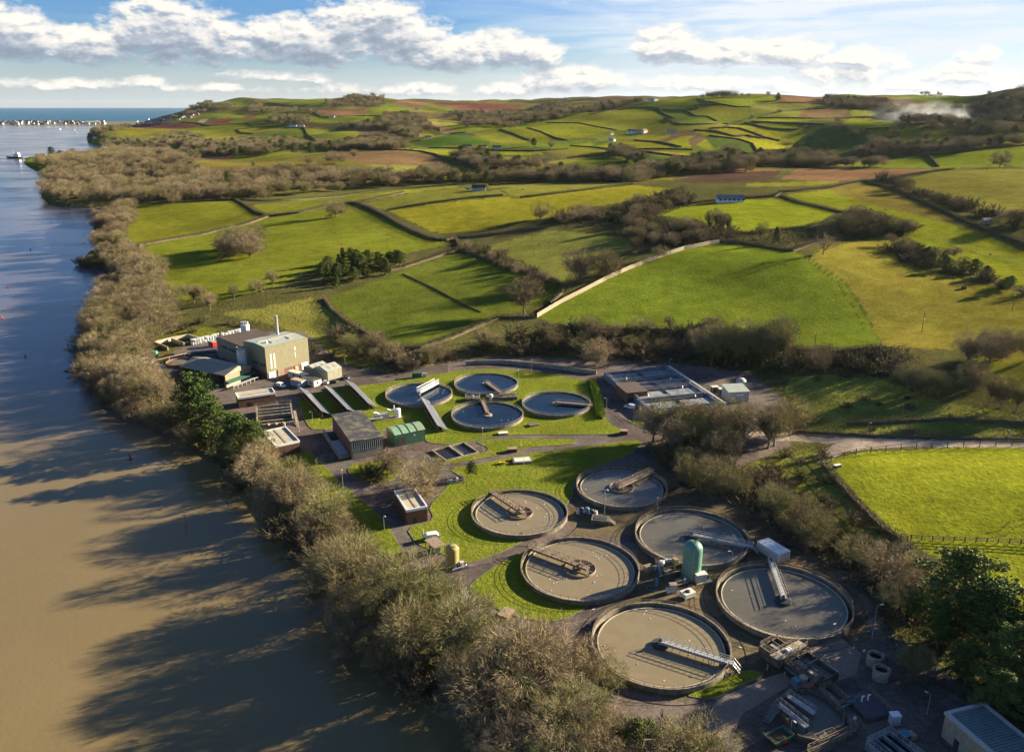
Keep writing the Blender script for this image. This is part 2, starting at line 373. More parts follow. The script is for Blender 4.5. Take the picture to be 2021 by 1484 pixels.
# ------------------------------------------------------------------ ground colours (albedo, with shade painted in on two far slopes), field by field
GRASS = {'g': (0.140,0.158,0.019), 'G': (0.100,0.128,0.019), 'y': (0.172,0.170,0.027), 'Y': (0.196,0.200,0.018), 'o': (0.150,0.140,0.030), 'd': (0.060,0.100,0.018),
         'b': (0.165,0.105,0.052), 'B': (0.080,0.050,0.038), 'r': (0.150,0.062,0.042), 'w': (0.34,0.28,0.18), 's': (0.185,0.178,0.042), 'S': (0.150,0.150,0.034),
         'u': (0.088,0.086,0.030), 'v': (0.24,0.20,0.07), 'L': (0.140,0.220,0.012), 'q': (0.19,0.15,0.12)}
FIELDS = [
 # near and middle fields (photograph pixels)
 ('g', T('p',(222,463),(277,405),(300,401),(460,396),(497,418),(530,428),(430,455),(280,484))),
 ('y', T('p',(495,405),(674,389),(798,375),(902,367),(905,371),(833,376),(750,392),(690,403),(535,427))),
 ('y', T('p',(705,405),(750,394),(833,378),(913,371),(965,377),(1051,366),(1249,364),(1020,389),(989,385),(868,399),(764,415))),
 ('y', T('p',(965,367),(1060,364),(1170,362),(1100,366),(965,372))),
 ('Y', T('p',(767,417),(868,401),(992,389),(1027,391),(1249,366),(1335,372),(1276,389),(1180,408),(1090,427),(989,444),(954,455),(899,460),(854,458),(809,436))),
 ('g', T('p',(274,488),(430,457),(530,430),(690,405),(708,407),(781,443),(854,474),(893,482),(740,512),(620,530),(560,560),(420,600),(340,590),(318,540),(296,510))),
 ('G', T('p',(640,590),(770,545),(800,532),(909,498),(1006,531),(1110,566),(1079,600),(958,632),(890,665),(830,684),(770,686),(700,640))),
 ('S', T('p',(955,487),(1086,455),(1145,460),(1231,469),(1276,486),(1249,496),(1221,502),(1124,535),(1112,562),(1051,526))),
 ('g', T('p',(1060,625),(1150,575),(1240,530),(1350,492),(1431,480),(1562,494),(1597,510),(1666,559),(1694,600),(1722,649),(1740,682),(1600,692),(1500,660),(1400,645),(1200,648),(1090,642))),
 ('y', T('p',(1597,510),(1625,490),(1740,466),(1760,478),(1770,515),(1870,545),(2060,590),(2150,690),(1960,668),(1880,690),(1745,684),(1722,649),(1694,600),(1666,559))),
 ('o', T('p',(1541,382),(1704,361),(1770,376),(1909,444),(2060,500),(2060,530),(1909,451),(1701,399),(1632,375))),
 ('Y', T('p',(1541,386),(1632,375),(1701,399),(1909,451),(2060,510),(2080,580),(1988,556),(1895,517),(1812,482),(1787,461),(1801,437),(1718,413),(1652,417))),
 ('Y', T('p',(1280,420),(1320,413),(1452,396),(1541,392),(1652,417),(1607,444),(1541,451),(1452,458),(1379,437))),
 ('o', T('p',(1770,358),(1853,339),(2021,332),(2150,335),(2200,430),(2021,415),(1937,420),(1864,385))),
 ('b', T('p',(1542,354),(1573,333),(1700,334),(1840,335),(1760,351),(1642,358))),
 ('B', T('p',(1330,360),(1372,344),(1500,338),(1542,337),(1528,354),(1424,362))),
 ('y', T('E',(440,1200),(1000,1185),(1520,1170),(1520,1195),(1200,1230),(440,1240))),
 ('b', T('E',(0,1090),(300,1040),(880,1035),(700,1055))),
 ('Y', T('p',(1640,908),(1700,893),(1850,886),(2060,876),(2250,900),(2250,1300),(2000,1215),(1940,1130),(1830,1092),(1780,1062),(1700,985),(1650,928))),
 ('s', T('p',(1560,745),(1700,735),(1850,790),(2060,830),(2060,868),(1850,866),(1600,852),(1540,800))),
 ('S', T('p',(1440,925),(1540,900),(1600,882),(1640,885),(1640,920),(1700,1000),(1760,1060),(1640,1080),(1540,1010),(1470,960))),
 ('y', T('p',(1900,690),(2100,690),(2100,800),(1990,790),(1930,740))),
 ('g', T('4',(630,200),(760,160),(850,150),(930,170),(940,200),(840,230),(650,215))),
 ('s', T('4',(950,60),(1250,20),(1560,-40),(1700,60),(1900,200),(2021,280),(2021,420),(1800,400),(1500,200),(1300,140))),
 ('s', T('5',(250,160),(420,210),(700,300),(950,290),(1100,270),(1100,310),(800,350),(400,400),(250,380))),
 # far fields
 ('g', T('B',(0,380),(140,345),(650,330),(680,370),(530,390),(480,415),(150,455),(0,400))),
 ('y', T('B',(150,475),(280,440),(500,410),(600,440),(520,470),(280,495))),
 ('y', T('B',(530,390),(720,370),(980,355),(900,385),(690,430),(580,410))),
 ('G', T('B',(540,490),(700,435),(1000,375),(1210,365),(1240,440),(1330,500),(1200,500),(800,500),(640,505))),
 ('y', T('B',(1210,365),(1450,370),(1750,410),(1880,465),(1700,500),(1560,515),(1350,500),(1260,430))),
 ('g', T('B',(1270,290),(1400,270),(1960,255),(2021,280),(1850,310),(1600,320),(1500,335),(1350,330))),
 ('b', T('B',(1340,195),(1830,175),(1930,220),(1700,240),(1480,255),(1380,230))),
 ('o', T('B',(950,220),(1310,215),(1390,260),(1240,265),(1000,255))),
 ('G', T('B',(790,120),(1100,155),(1050,180),(790,195))),
 ('G', T('B',(560,150),(640,120),(760,118),(750,145))),
 ('G', T('B',(850,115),(950,100),(1100,105),(1420,105),(1430,160),(1360,185),(1100,160))),
 ('r', T('A',(1320,345),(1770,318),(1960,330),(2021,335),(1900,365),(1700,385),(1340,370))),
 ('r', T('B',(290,280),(500,260),(480,300),(430,330),(280,325))),
 ('r', T('B',(600,250),(730,235),(735,265),(620,275))),
 ('w', T('B',(150,310),(200,280),(270,282),(210,318))),
 ('g', T('B',(690,290),(820,275),(810,320),(700,320))),
 ('o', T('B',(300,195),(420,190),(640,205),(620,220),(480,230))),
 ('o', T('B',(60,700),(640,690),(1060,665),(1340,640),(2021,600),(2021,760),(1700,740),(1450,735),(1000,730),(760,770),(250,770),(230,830),(90,720))),
 ('b', T('B',(200,765),(750,770),(900,740),(1450,740),(1500,760),(1000,790),(600,830),(300,870))),
 ('b', T('C',(-300,690),(0,655),(380,645),(700,700),(800,760),(540,790),(0,780))),
 ('s', T('C',(0,785),(540,790),(560,850),(700,920),(200,860))),
 ('g', T('A',(1100,420),(1290,370),(1690,380),(1700,400),(1640,470),(1580,420),(1300,450))),
 ('y', T('A',(1290,505),(1560,450),(1640,455),(1480,510),(1400,530),(1290,525))),
 ('Y', T('A',(960,590),(1050,580),(1040,605),(970,615))),
 ('v', T('A',(540,1145),(870,1125),(1110,1130),(1050,1165),(720,1185),(590,1172))),
 ('b', T('C',(270,170),(340,150),(460,150),(610,185),(570,230),(450,220),(290,190))),
 ('G', T('C',(600,195),(800,215),(1040,265),(900,275),(700,260),(570,235))),
 ('r', T('C',(640,180),(980,170),(1200,165),(1620,200),(1500,240),(1200,240),(1050,230),(830,210))),
 ('g', T('C',(60,220),(440,222),(460,250),(250,252),(90,245))),
 ('o', T('C',(0,245),(90,250),(300,255),(200,285),(0,300))),
 ('g', T('C',(0,305),(140,315),(120,345),(0,345))),
 ('v', T('C',(580,340),(650,345),(800,400),(930,445),(800,480),(700,430),(620,390))),
 ('Y', T('C',(550,450),(620,455),(740,505),(650,525),(560,480))),
 ('d', T('C',(440,565),(700,510),(900,480),(1000,500),(1240,550),(1240,580),(1000,590),(640,615),(500,590))),
 ('y', T('C',(1010,460),(1150,435),(1350,435),(1480,480),(1630,540),(1600,570),(1380,580),(1240,540),(1100,490))),
 ('g', T('C',(1400,430),(1620,420),(1860,500),(1840,560),(1740,560),(1640,520),(1520,480))),
 ('Y', T('C',(470,635),(900,625),(1340,650),(1760,660),(1780,690),(1660,690),(1180,685),(960,680),(860,725),(740,680),(560,645))),
 ('Y', T('C',(1380,645),(1760,640),(2021,640),(2021,680),(1900,660))),
 ('S', T('C',(1340,710),(1660,720),(1830,790),(1640,790),(1350,780))),
 ('s', T('C',(560,800),(860,780),(1190,860),(1100,900),(780,920),(700,880))),
 ('o', T('C',(1320,850),(1500,815),(1860,800),(1850,850),(1500,880))),
 ('g', T('D',(0,370),(330,372),(690,440),(590,460),(200,540),(0,500),(-170,420),(-80,400))),
 ('g', T('D',(50,360),(380,290),(760,230),(1110,225),(1190,320),(1330,390),(1050,430),(690,440),(330,372))),
 ('G', T('D',(700,220),(1000,170),(1000,180),(850,215))),
 ('g', T('D',(930,210),(1010,180),(1200,150),(1480,135),(1780,190),(1480,190),(1510,230),(1150,235),(1100,215))),
 ('g', T('D',(1500,130),(1700,110),(2021,100),(2021,210),(1880,205),(1650,165))),
 ('G', T('D',(1150,240),(1370,245),(1480,300),(1600,305),(1690,350),(1500,385),(1350,385),(1240,330),(1270,320))),
 ('g', T('D',(1520,200),(1850,205),(1950,240),(1900,285),(1780,280),(1620,260),(1510,230))),
 ('g', T('D',(1390,245),(1500,240),(1750,285),(2021,295),(1850,340),(1690,345),(1600,305),(1490,300))),
 ('y', T('D',(690,440),(1050,430),(1340,395),(1790,380),(2021,330),(1780,405),(1470,440),(1200,465),(1000,470),(850,450))),
 ('Y', T('D',(880,500),(1000,485),(1240,475),(1200,520),(1100,545),(900,535))),
 ('Y', T('D',(1200,555),(1350,500),(1480,495),(1400,540),(1440,610),(1330,610),(1250,575))),
 ('Y', T('D',(490,595),(800,555),(900,550),(1050,560),(1230,610),(900,625),(600,620))),
 ('Y', T('D',(260,590),(420,565),(480,570),(440,600))),
 ('g', T('D',(50,615),(200,610),(630,655),(610,690),(400,695),(0,660))),
 ('Y', T('D',(960,655),(1200,655),(1400,670),(1580,705),(1300,700))),
 ('d', T('D',(880,680),(1300,715),(1400,740),(1200,800),(1100,810),(960,770))),
 ('G', T('D',(220,770),(420,720),(620,720),(830,800),(740,870),(560,800),(400,810),(250,810))),
 ('y', T('D',(930,905),(1100,890),(1280,895),(1250,940),(930,945))),
 ('Y', T('D',(1470,450),(1560,440),(1870,500),(1860,505),(1560,490))),
 ('Y', T('D',(1490,575),(1580,530),(1640,600),(1680,660),(1620,670),(1520,610))),
 ('d', T('D',(1560,495),(2021,565),(2100,640),(2110,720),(1920,690),(1880,600),(1720,600),(1660,620))),  # dark green carries this slope's shade in the colour
 ('g', T('E',(0,190),(250,180),(750,185),(800,220),(640,270),(480,300),(330,305),(0,240))),
 ('o', T('E',(480,320),(640,280),(870,260),(1300,270),(1390,310),(1100,340),(850,360),(770,375),(670,385),(540,370))),
 ('y', T('E',(640,425),(860,365),(1100,345),(1040,432),(900,430))),
 ('b', T('E',(1040,432),(1100,345),(1250,335),(1630,335),(1590,430),(1300,435))),
 ('y', T('E',(1650,345),(1860,345),(2010,370),(1930,410),(1660,425))),
 ('b', T('E',(850,185),(1200,200),(1600,180),(2021,175),(2021,250),(1700,290),(1300,260),(850,240))),
 ('b', T('F',(0,180),(300,180),(950,280),(800,300),(640,295),(480,270),(290,270),(0,240))),
 ('Y', T('E',(480,450),(900,450),(1200,465),(1130,495),(700,485),(500,470))),
 ('Y', T('E',(420,490),(620,490),(1050,520),(1030,560),(800,560),(620,520))),
 ('Y', T('E',(200,545),(360,495),(430,500),(600,560),(800,580),(1040,580),(1250,550),(1330,530),(1060,680),(1130,720),(1000,740),(820,700),(560,600),(350,555))),
 ('Y', T('E',(0,575),(200,555),(420,590),(620,670),(480,650),(300,645),(100,590))),
 ('Y', T('E',(0,600),(100,600),(300,660),(560,670),(830,710),(1170,800),(800,810),(570,810),(500,740),(350,690),(0,640))),
 ('Y', T('E',(550,850),(800,830),(1200,815),(1320,840),(900,860),(600,865))),
 ('Y', T('E',(450,880),(1250,865),(1250,880),(760,895),(350,920))),
 ('d', T('E',(1070,760),(1300,560),(1480,520),(1560,590),(1880,700),(1950,800),(1700,820),(1400,830),(1180,790))),  # shade of the combe painted in as dark green
 ('Y', T('F',(-110,490),(0,440),(230,440),(420,470),(620,550),(400,560),(150,575),(0,560))),
 ('Y', T('F',(160,580),(600,560),(650,540),(1040,620),(1060,690),(1240,730),(1000,780),(930,720),(750,760),(560,760),(300,720),(330,680),(480,660),(240,640))),
 ('y', T('F',(720,515),(1000,580),(1360,650),(1650,730),(1480,700),(1200,670),(900,580))),
 ('g', T('F',(90,960),(550,910),(1140,870),(1500,820),(2021,770),(2200,770),(2200,1010),(1500,1010),(1100,1020),(600,1020),(100,1010))),
 ('d', T('F',(800,200),(1300,180),(1610,165),(1530,220),(1400,260),(950,240))),
 ('y', T('F',(930,830),(1080,815),(1080,850),(930,860))),
]
def densify(poly, k=3):
    out = []
    for i in range(len(poly)):
        a, b = poly[i], poly[(i + 1) % len(poly)]
        for t in range(k): out.append((a[0] + (b[0] - a[0]) * t / k, a[1] + (b[1] - a[1]) * t / k))
    return out
cx = GX; cy = GY
colr = np.empty((len(GX), 3)); colr[:] = GRASS['u']
rr0 = np.hypot(GX, GY)
rg = np.random.default_rng(21)
cells = np.stack([rg.uniform(-3500,3500,900), rg.uniform(1100,6000,900)], -1)
far_i = np.where(rr0 > 1250)[0]
near_c = np.empty(len(far_i), int)
for i0 in range(0, len(far_i), 20000):
    q = far_i[i0:i0 + 20000]
    px_ = GX[q] + wob(GX[q], GY[q], 60,3.0) * 25; py_ = GY[q] + wob(GX[q], GY[q], 55,1.0) * 25
    near_c[i0:i0 + 20000] = ((px_[:, None] - cells[None, :, 0]) ** 2 + (py_[:, None] - cells[None, :, 1]) ** 2).argmin(1)
pal = np.array([(0.120,0.150,0.018),(0.095,0.130,0.018),(0.150,0.160,0.024),(0.130,0.125,0.032),(0.110,0.100,0.036),(0.130,0.090,0.048),(0.085,0.085,0.030)])
colr[far_i] = pal[rg.integers(0,7,900)][near_c] * rg.uniform(.9,1.1,900)[near_c][:, None]
vl = (rr0 > 1020) & (rr0 < 1330)
colr[vl] = (0.100,0.100,0.032)
colr[(rr0 > 4000) & (GX < -0.4 * GY)] = (0.16,0.15,0.11)
plant_in = inside(GX, GY, plant_w)
ftype = np.zeros(len(GX))      # 1 = mown / grazed field, 2 = ploughed, 0 = rough
for kfi, (k, poly) in enumerate(FIELDS):
    w = cast(densify(poly))[:, :2]
    # drop vertices that shot over a crest
    x0, x1 = w[:, 0].min(), w[:, 0].max(); y0, y1 = w[:, 1].min(), w[:, 1].max()
    sel = np.where((GX >= x0) & (GX <= x1) & (GY >= y0) & (GY <= y1))[0]
    if not len(sel): continue
    ok = sel[inside(GX[sel], GY[sel], w)]
    j = np.random.default_rng(kfi).uniform(0.90,1.10,3)
    colr[ok] = np.array(GRASS[k]) * j
    ftype[ok] = 2 if k in 'bBr' else (1 if k in 'gGyYoLd' else 0)
YARD = [T('p',(1100,925),(1330,915),(1400,990),(1500,1010),(1600,1090),(1700,1180),(1720,1260),(1600,1330),(1420,1370),(1330,1385),(1150,1330),(1150,1240),(1260,1160),(1260,1060),(1130,1060),(1120,990)),
        T('5',(860,540),(1000,500),(1250,520),(1330,560),(1500,680),(1790,620),(1800,660),(1400,735),(1250,785),(1130,775),(830,690))]
pr = (0.120,0.105,0.095)
colr[plant_in] = pr; ftype[plant_in] = 0.5
for poly in YARD:
    w = at_z(*np.array(poly).T, 0.0)[:, :2]
    ok = inside(GX, GY, w)
    colr[ok] = (0.110,0.094,0.060)
for poly in [T('p',(1560,853),(1640,858),(1720,864),(1820,867),(2060,871),(2060,884),(1850,882),(1720,884),(1665,893),(1640,908),(1612,910),(1606,895),(1650,876),(1560,870),(1450,862),(1450,852)),
             T('p',(1606,895),(1640,880),(1665,893),(1640,908),(1612,912))]:
    w = cast(densify(poly))[:, :2]
    ok = inside(GX, GY, w)
    colr[ok] = (0.26,0.225,0.185); ftype[ok] = 0.5
for poly in [T('3',(780,1030),(1000,1180),(1080,1300),(1160,1440),(1175,1440),(1095,1300),(1012,1180),(792,1030)), T('3',(760,1032),(960,1180),(1045,1310),(1110,1440),(1118,1440),(1053,1310),(968,1180),(768,1030)),
             T('a',(1750,1185),(1860,1165),(1910,1110),(2040,1085),(2040,1092),(1916,1118),(1866,1173),(1752,1193)), T('a',(1800,1210),(1900,1195),(1960,1140),(2040,1112),(2040,1119),(1966,1147),(1905,1203),(1802,1218)),
             T('2',(940,655),(1000,690),(1060,700),(1000,680),(960,650))]:
    w = cast(densify(poly))[:, :2]
    ok = inside(GX, GY, w)
    colr[ok] = (0.075,0.085,0.016)
shore_d = seg_dist(GX, GY, shore)
colr[(shore_d < 5) & (rr0 < 1500)] = (0.06,0.05,0.035)

def mat_new(name):
    m = bpy.data.materials.new(name); m.use_nodes = True
    t = m.node_tree; t.nodes.clear()
    k = NT(t)
    b = k.n('ShaderNodeBsdfPrincipled'); o = k.n('ShaderNodeOutputMaterial')
    t.links.new(b.outputs[0], o.inputs[0])
    return m, k, b
def grid_object(name, X, Y, Z, nr, na, mat, keep=None, attrs=None):
    me = bpy.data.meshes.new(name)
    V = np.stack([X, Y, Z], -1).astype(np.float32)
    j, i = np.meshgrid(np.arange(nr - 1), np.arange(na - 1), indexing='ij')
    a = (j * na + i).ravel()
    F = np.stack([a, a + na, a + na + 1, a + 1], -1).astype(np.int32)
    if keep is not None: F = F[keep[F].any(1)]
    me.vertices.add(len(V)); me.vertices.foreach_set('co', V.ravel())
    me.loops.add(F.size); me.loops.foreach_set('vertex_index', F.ravel())
    me.polygons.add(len(F)); me.polygons.foreach_set('loop_start', np.arange(0, F.size, 4, dtype=np.int32))
    me.polygons.foreach_set('use_smooth', np.ones(len(F), bool))
    if attrs:
        for nm, arr in attrs.items():
            ca = me.color_attributes.new(nm, 'FLOAT_COLOR', 'POINT')
            ca.data.foreach_set('color', arr.astype(np.float32).ravel())
    me.update(); me.validate()
    me.materials.append(mat)
    ob = bpy.data.objects.new(name, me); COL.objects.link(ob)
    return ob
gm, k, b = mat_new("ground_cover")
att = k.n('ShaderNodeAttribute', attribute_name='cover')
geo = k.n('ShaderNodeNewGeometry')
pos = geo.outputs['Position']
kind = att.outputs['Alpha']
n_big = k.noise(pos, 0.012,4,0.6)
n_mid = k.noise(pos, 0.09,4,0.62)
n_fin = k.noise(pos, 0.55,3,0.65)
n_tuf = k.noise(pos, 1.6,2,0.6)
v = k.m('MULTIPLY', k.mr(n_big, 0.3,0.7,0.80,1.20), k.mr(n_mid, 0.25,0.75,0.72,1.28))
v = k.m('MULTIPLY', v, k.mr(n_fin, 0.25,0.75,0.70,1.30))
v = k.m('MULTIPLY', v, k.mr(n_tuf, 0.3,0.7,0.80,1.2))
cc = k.mix(1.0, att.outputs['Color'], k.vec(v, v, v), 'MULTIPLY')
straw = k.mr(k.noise(pos, 0.035,5,0.65), 0.52,0.72,0.0,0.42, True)
cc = k.mix(straw, cc, k.mix(1.0, cc, (1.35,0.98,1.25), 'MULTIPLY'))
vor = k.n('ShaderNodeTexVoronoi'); vor.inputs['Scale'].default_value = 0.085; k.put(vor.inputs['Vector'], pos)
hard = k.mr(k.m('ABSOLUTE', k.m('SUBTRACT', kind, 0.25)), 0.02,0.08,1.0,0.0)
vs_ = k.n('ShaderNodeSeparateColor'); k.put(vs_.inputs[0], vor.outputs['Color'])
pv_ = k.mr(vs_.outputs[0], 0,1,0.74,1.22)
cc = k.mix(k.m('MULTIPLY', hard, 0.9), cc, k.mix(1.0, cc, k.vec(k.m('MULTIPLY', pv_, k.mr(vs_.outputs[1], 0,1,0.98,1.16)), pv_, k.m('MULTIPLY', pv_, 0.96)), 'MULTIPLY'))
k.put(b.inputs['Base Color'], cc)
b.inputs['Roughness'].default_value = 0.9
b.inputs['Specular IOR Level'].default_value = 0.0
bmp = k.n('ShaderNodeBump'); bmp.inputs['Distance'].default_value = 0.55
k.put(bmp.inputs['Strength'], k.m('MULTIPLY', k.mr(k.m('ABSOLUTE', k.m('SUBTRACT', kind, 0.25)), 0.0,0.2,0.06,1.0), k.mr(k.m('ABSOLUTE', k.m('SUBTRACT', kind, 0.5)), 0.0,0.1,0.5,0.9)))
hgt = k.m('ADD', k.m('MULTIPLY', n_fin, 1.0), k.m('MULTIPLY', n_tuf, 0.35))
k.put(bmp.inputs['Height'], hgt)
gm.node_tree.links.new(bmp.outputs[0], b.inputs['Normal'])
attr = np.concatenate([colr, ftype[:, None] / 2], 1)
terrain = grid_object("terrain", GX, GY, GZ, NR, NAZ, gm, keep=GZ > -8.5, attrs={'cover': attr})
terrain['kind'] = 'structure'

# ------------------------------------------------------------------ estuary and sea
wm, k, b = mat_new("estuary_water")
geo = k.n('ShaderNodeNewGeometry'); pos = geo.outputs['Position']
sp_ = k.n('ShaderNodeSeparateXYZ'); k.put(sp_.inputs[0], pos)
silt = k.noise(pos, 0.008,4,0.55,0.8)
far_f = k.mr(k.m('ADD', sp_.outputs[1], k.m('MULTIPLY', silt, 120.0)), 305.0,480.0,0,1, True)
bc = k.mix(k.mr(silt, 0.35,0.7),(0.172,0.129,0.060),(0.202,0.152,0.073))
bc = k.mix(k.m('MULTIPLY', far_f, 0.9), bc, (0.115,0.108,0.135))  # upstream sky reflection put into the base colour as blue-grey
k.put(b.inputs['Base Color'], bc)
k.put(b.inputs['Roughness'], k.mr(k.noise(k.vec(k.m('MULTIPLY', sp_.outputs[0], 0.35), sp_.outputs[1]), 0.012,4,0.6,1.0), 0.35,0.65,0.10,0.24, True))
b.inputs['IOR'].default_value = 1.33
bmp = k.n('ShaderNodeBump'); bmp.inputs['Strength'].default_value = 0.35; bmp.inputs['Distance'].default_value = 0.10
k.put(bmp.inputs['Height'], k.m('ADD', k.noise(pos, 0.9,3,0.6), k.m('MULTIPLY', k.noise(pos, 0.16,2,0.5), 1.4)))
wm.node_tree.links.new(bmp.outputs[0], b.inputs['Normal'])
sm, k, b = mat_new("sea_water")
geo = k.n('ShaderNodeNewGeometry'); pos = geo.outputs['Position']
k.put(b.inputs['Base Color'], k.mix(k.mr(k.noise(k.vec(0.0, k.n('ShaderNodeSeparateXYZ').outputs[1]), 0.001,2), 0.3,0.7),(0.012,0.085,0.160),(0.020,0.115,0.190)))
b.inputs['Roughness'].default_value = 0.45
b.inputs['IOR'].default_value = 1.33
b.inputs['Specular IOR Level'].default_value = 0.25
def sheet(name, poly, z, mat, kind='structure'):
    me = bpy.data.meshes.new(name)
    bm = bmesh.new()
    vs = [bm.verts.new((x, y, z)) for x, y in poly]
    f = bm.faces.new(vs)
    bmesh.ops.recalc_face_normals(bm, faces=[f])
    if f.normal.z < 0: f.normal_flip()
    bmesh.ops.triangulate(bm, faces=[f])
    bm.to_mesh(me); bm.free()
    me.materials.append(mat)
    ob = bpy.data.objects.new(name, me); COL.objects.link(ob)
    if kind: ob['kind'] = kind
    return ob
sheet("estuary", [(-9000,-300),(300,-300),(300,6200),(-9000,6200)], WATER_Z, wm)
sheet("sea", [(-30000,6200),(-1500,6200),(2000,9600),(2000,40000),(-60000,40000)], WATER_Z - 0.05, sm)
# ------------------------------------------------------------------ object helpers
def link(o, parent=None):
    COL.objects.link(o)
    if parent is not None: o.parent = parent
    return o
def tag(o, label=None, cat=None, group=None, kind=None):
    if label: o['label'] = label
    if cat: o['category'] = cat
    if group: o['group'] = group
    if kind: o['kind'] = kind
    return o
def empty(name, loc=(0,0,0), rz=0.0, label=None, cat=None, group=None):
    o = bpy.data.objects.new(name, None); COL.objects.link(o)
    o.location = loc; o.rotation_euler = (0,0, rz)
    return tag(o, label, cat, group)
def mesh_np(name, V, tris=None, quads=None, smooth_=False, mat=None):
    me = bpy.data.meshes.new(name)
    V = np.asarray(V, np.float32).reshape(-1,3)
    nt = 0 if tris is None else len(tris); nq = 0 if quads is None else len(quads)
    me.vertices.add(len(V)); me.vertices.foreach_set('co', V.ravel())
    idx = np.concatenate([np.asarray(tris, np.int32).ravel() if nt else np.zeros(0, np.int32), np.asarray(quads, np.int32).ravel() if nq else np.zeros(0, np.int32)])
    st = np.concatenate([np.arange(nt) * 3, nt * 3 + np.arange(nq) * 4]).astype(np.int32)
    me.loops.add(len(idx)); me.loops.foreach_set('vertex_index', idx)
    me.polygons.add(nt + nq); me.polygons.foreach_set('loop_start', st)
    if smooth_: me.polygons.foreach_set('use_smooth', np.ones(nt + nq, bool))
    me.update(); me.validate()
    if mat: me.materials.append(mat)
    return me
def simple_mat(name, col, rough=0.7, var=0.25, scale=2.0, metal=0.0, col2=None, spec=0.3, rand=0.0, bump=0.0):
    m, k, b = mat_new(name)
    geo = k.n('ShaderNodeNewGeometry')
    nz = k.noise(geo.outputs['Position'], scale, 4,0.6)
    f = k.mr(nz, 0.28,0.72,1 - var, 1 + var)
    c = k.mix(1.0,(*col, 1.0), k.vec(f, f, f), 'MULTIPLY')
    if col2 is not None:
        c = k.mix(k.mr(k.noise(geo.outputs['Position'], scale * 0.45,5,0.65), 0.45,0.65,0,1, True), c, col2)
    if rand:
        oi = k.n('ShaderNodeObjectInfo')
        f2 = k.mr(oi.outputs['Random'], 0,1,1 - rand, 1 + rand)
        c = k.mix(1.0, c, k.vec(f2, f2, f2), 'MULTIPLY')
    k.put(b.inputs['Base Color'], c)
    b.inputs['Roughness'].default_value = rough
    b.inputs['Metallic'].default_value = metal
    b.inputs['Specular IOR Level'].default_value = spec
    if bump:
        bm_ = k.n('ShaderNodeBump'); bm_.inputs['Strength'].default_value = 0.6; bm_.inputs['Distance'].default_value = bump
        k.put(bm_.inputs['Height'], nz); m.node_tree.links.new(bm_.outputs[0], b.inputs['Normal'])
    return m
def twig_mat(name, ca, cb, ccol, rough=0.85):
    """thin winter twigs: colour differs from tree to tree and from branch to branch"""
    m, k, b = mat_new(name)
    oi = k.n('ShaderNodeObjectInfo')
    geo = k.n('ShaderNodeNewGeometry')
    nz = k.noise(geo.outputs['Position'], 0.45,3,0.6)
    c = k.mix(k.mr(k.m('ADD', oi.outputs['Random'], k.m('MULTIPLY', k.m('SUBTRACT', nz, 0.5), 1.6)), 0.0,1.0),(*ca, 1),(*cb, 1))
    r2 = k.m('FRACT', k.m('MULTIPLY', oi.outputs['Random'], 7.31))
    c = k.mix(k.mr(r2,0.45,1.0,0.0,0.75), c, (*ccol, 1))
    k.put(b.inputs['Base Color'], c)
    b.inputs['Roughness'].default_value = rough
    b.inputs['Specular IOR Level'].default_value = 0.03
    return m
M_BARK = simple_mat("bark", (0.175,0.145,0.100), 0.9,0.35,3.0, rand=0.25)
M_TWIG = twig_mat("winter_twigs", (0.155,0.122,0.074),(0.320,0.255,0.155),(0.182,0.176,0.066))
M_TWIGY = twig_mat("ivy_grey_twigs", (0.200,0.188,0.088),(0.260,0.225,0.125),(0.160,0.168,0.058))
M_IVY = twig_mat("ivy_leaves", (0.075,0.095,0.020),(0.110,0.130,0.026),(0.130,0.135,0.032), 0.6)
M_PINE = twig_mat("pine_needles", (0.055,0.088,0.026),(0.075,0.112,0.032),(0.090,0.118,0.030), 0.7)
M_YEW = twig_mat("evergreen_leaves", (0.080,0.118,0.034),(0.115,0.145,0.040),(0.140,0.155,0.044), 0.65)
M_TUSS = twig_mat("tussocks", (0.150,0.150,0.040),(0.200,0.185,0.055),(0.120,0.140,0.030))
M_HEDGE = twig_mat("hedge_twigs", (0.105,0.085,0.052),(0.150,0.122,0.078),(0.082,0.088,0.036))
M_BRAMBLE = twig_mat("bramble_stems", (0.105,0.082,0.055),(0.165,0.128,0.085),(0.075,0.080,0.034))

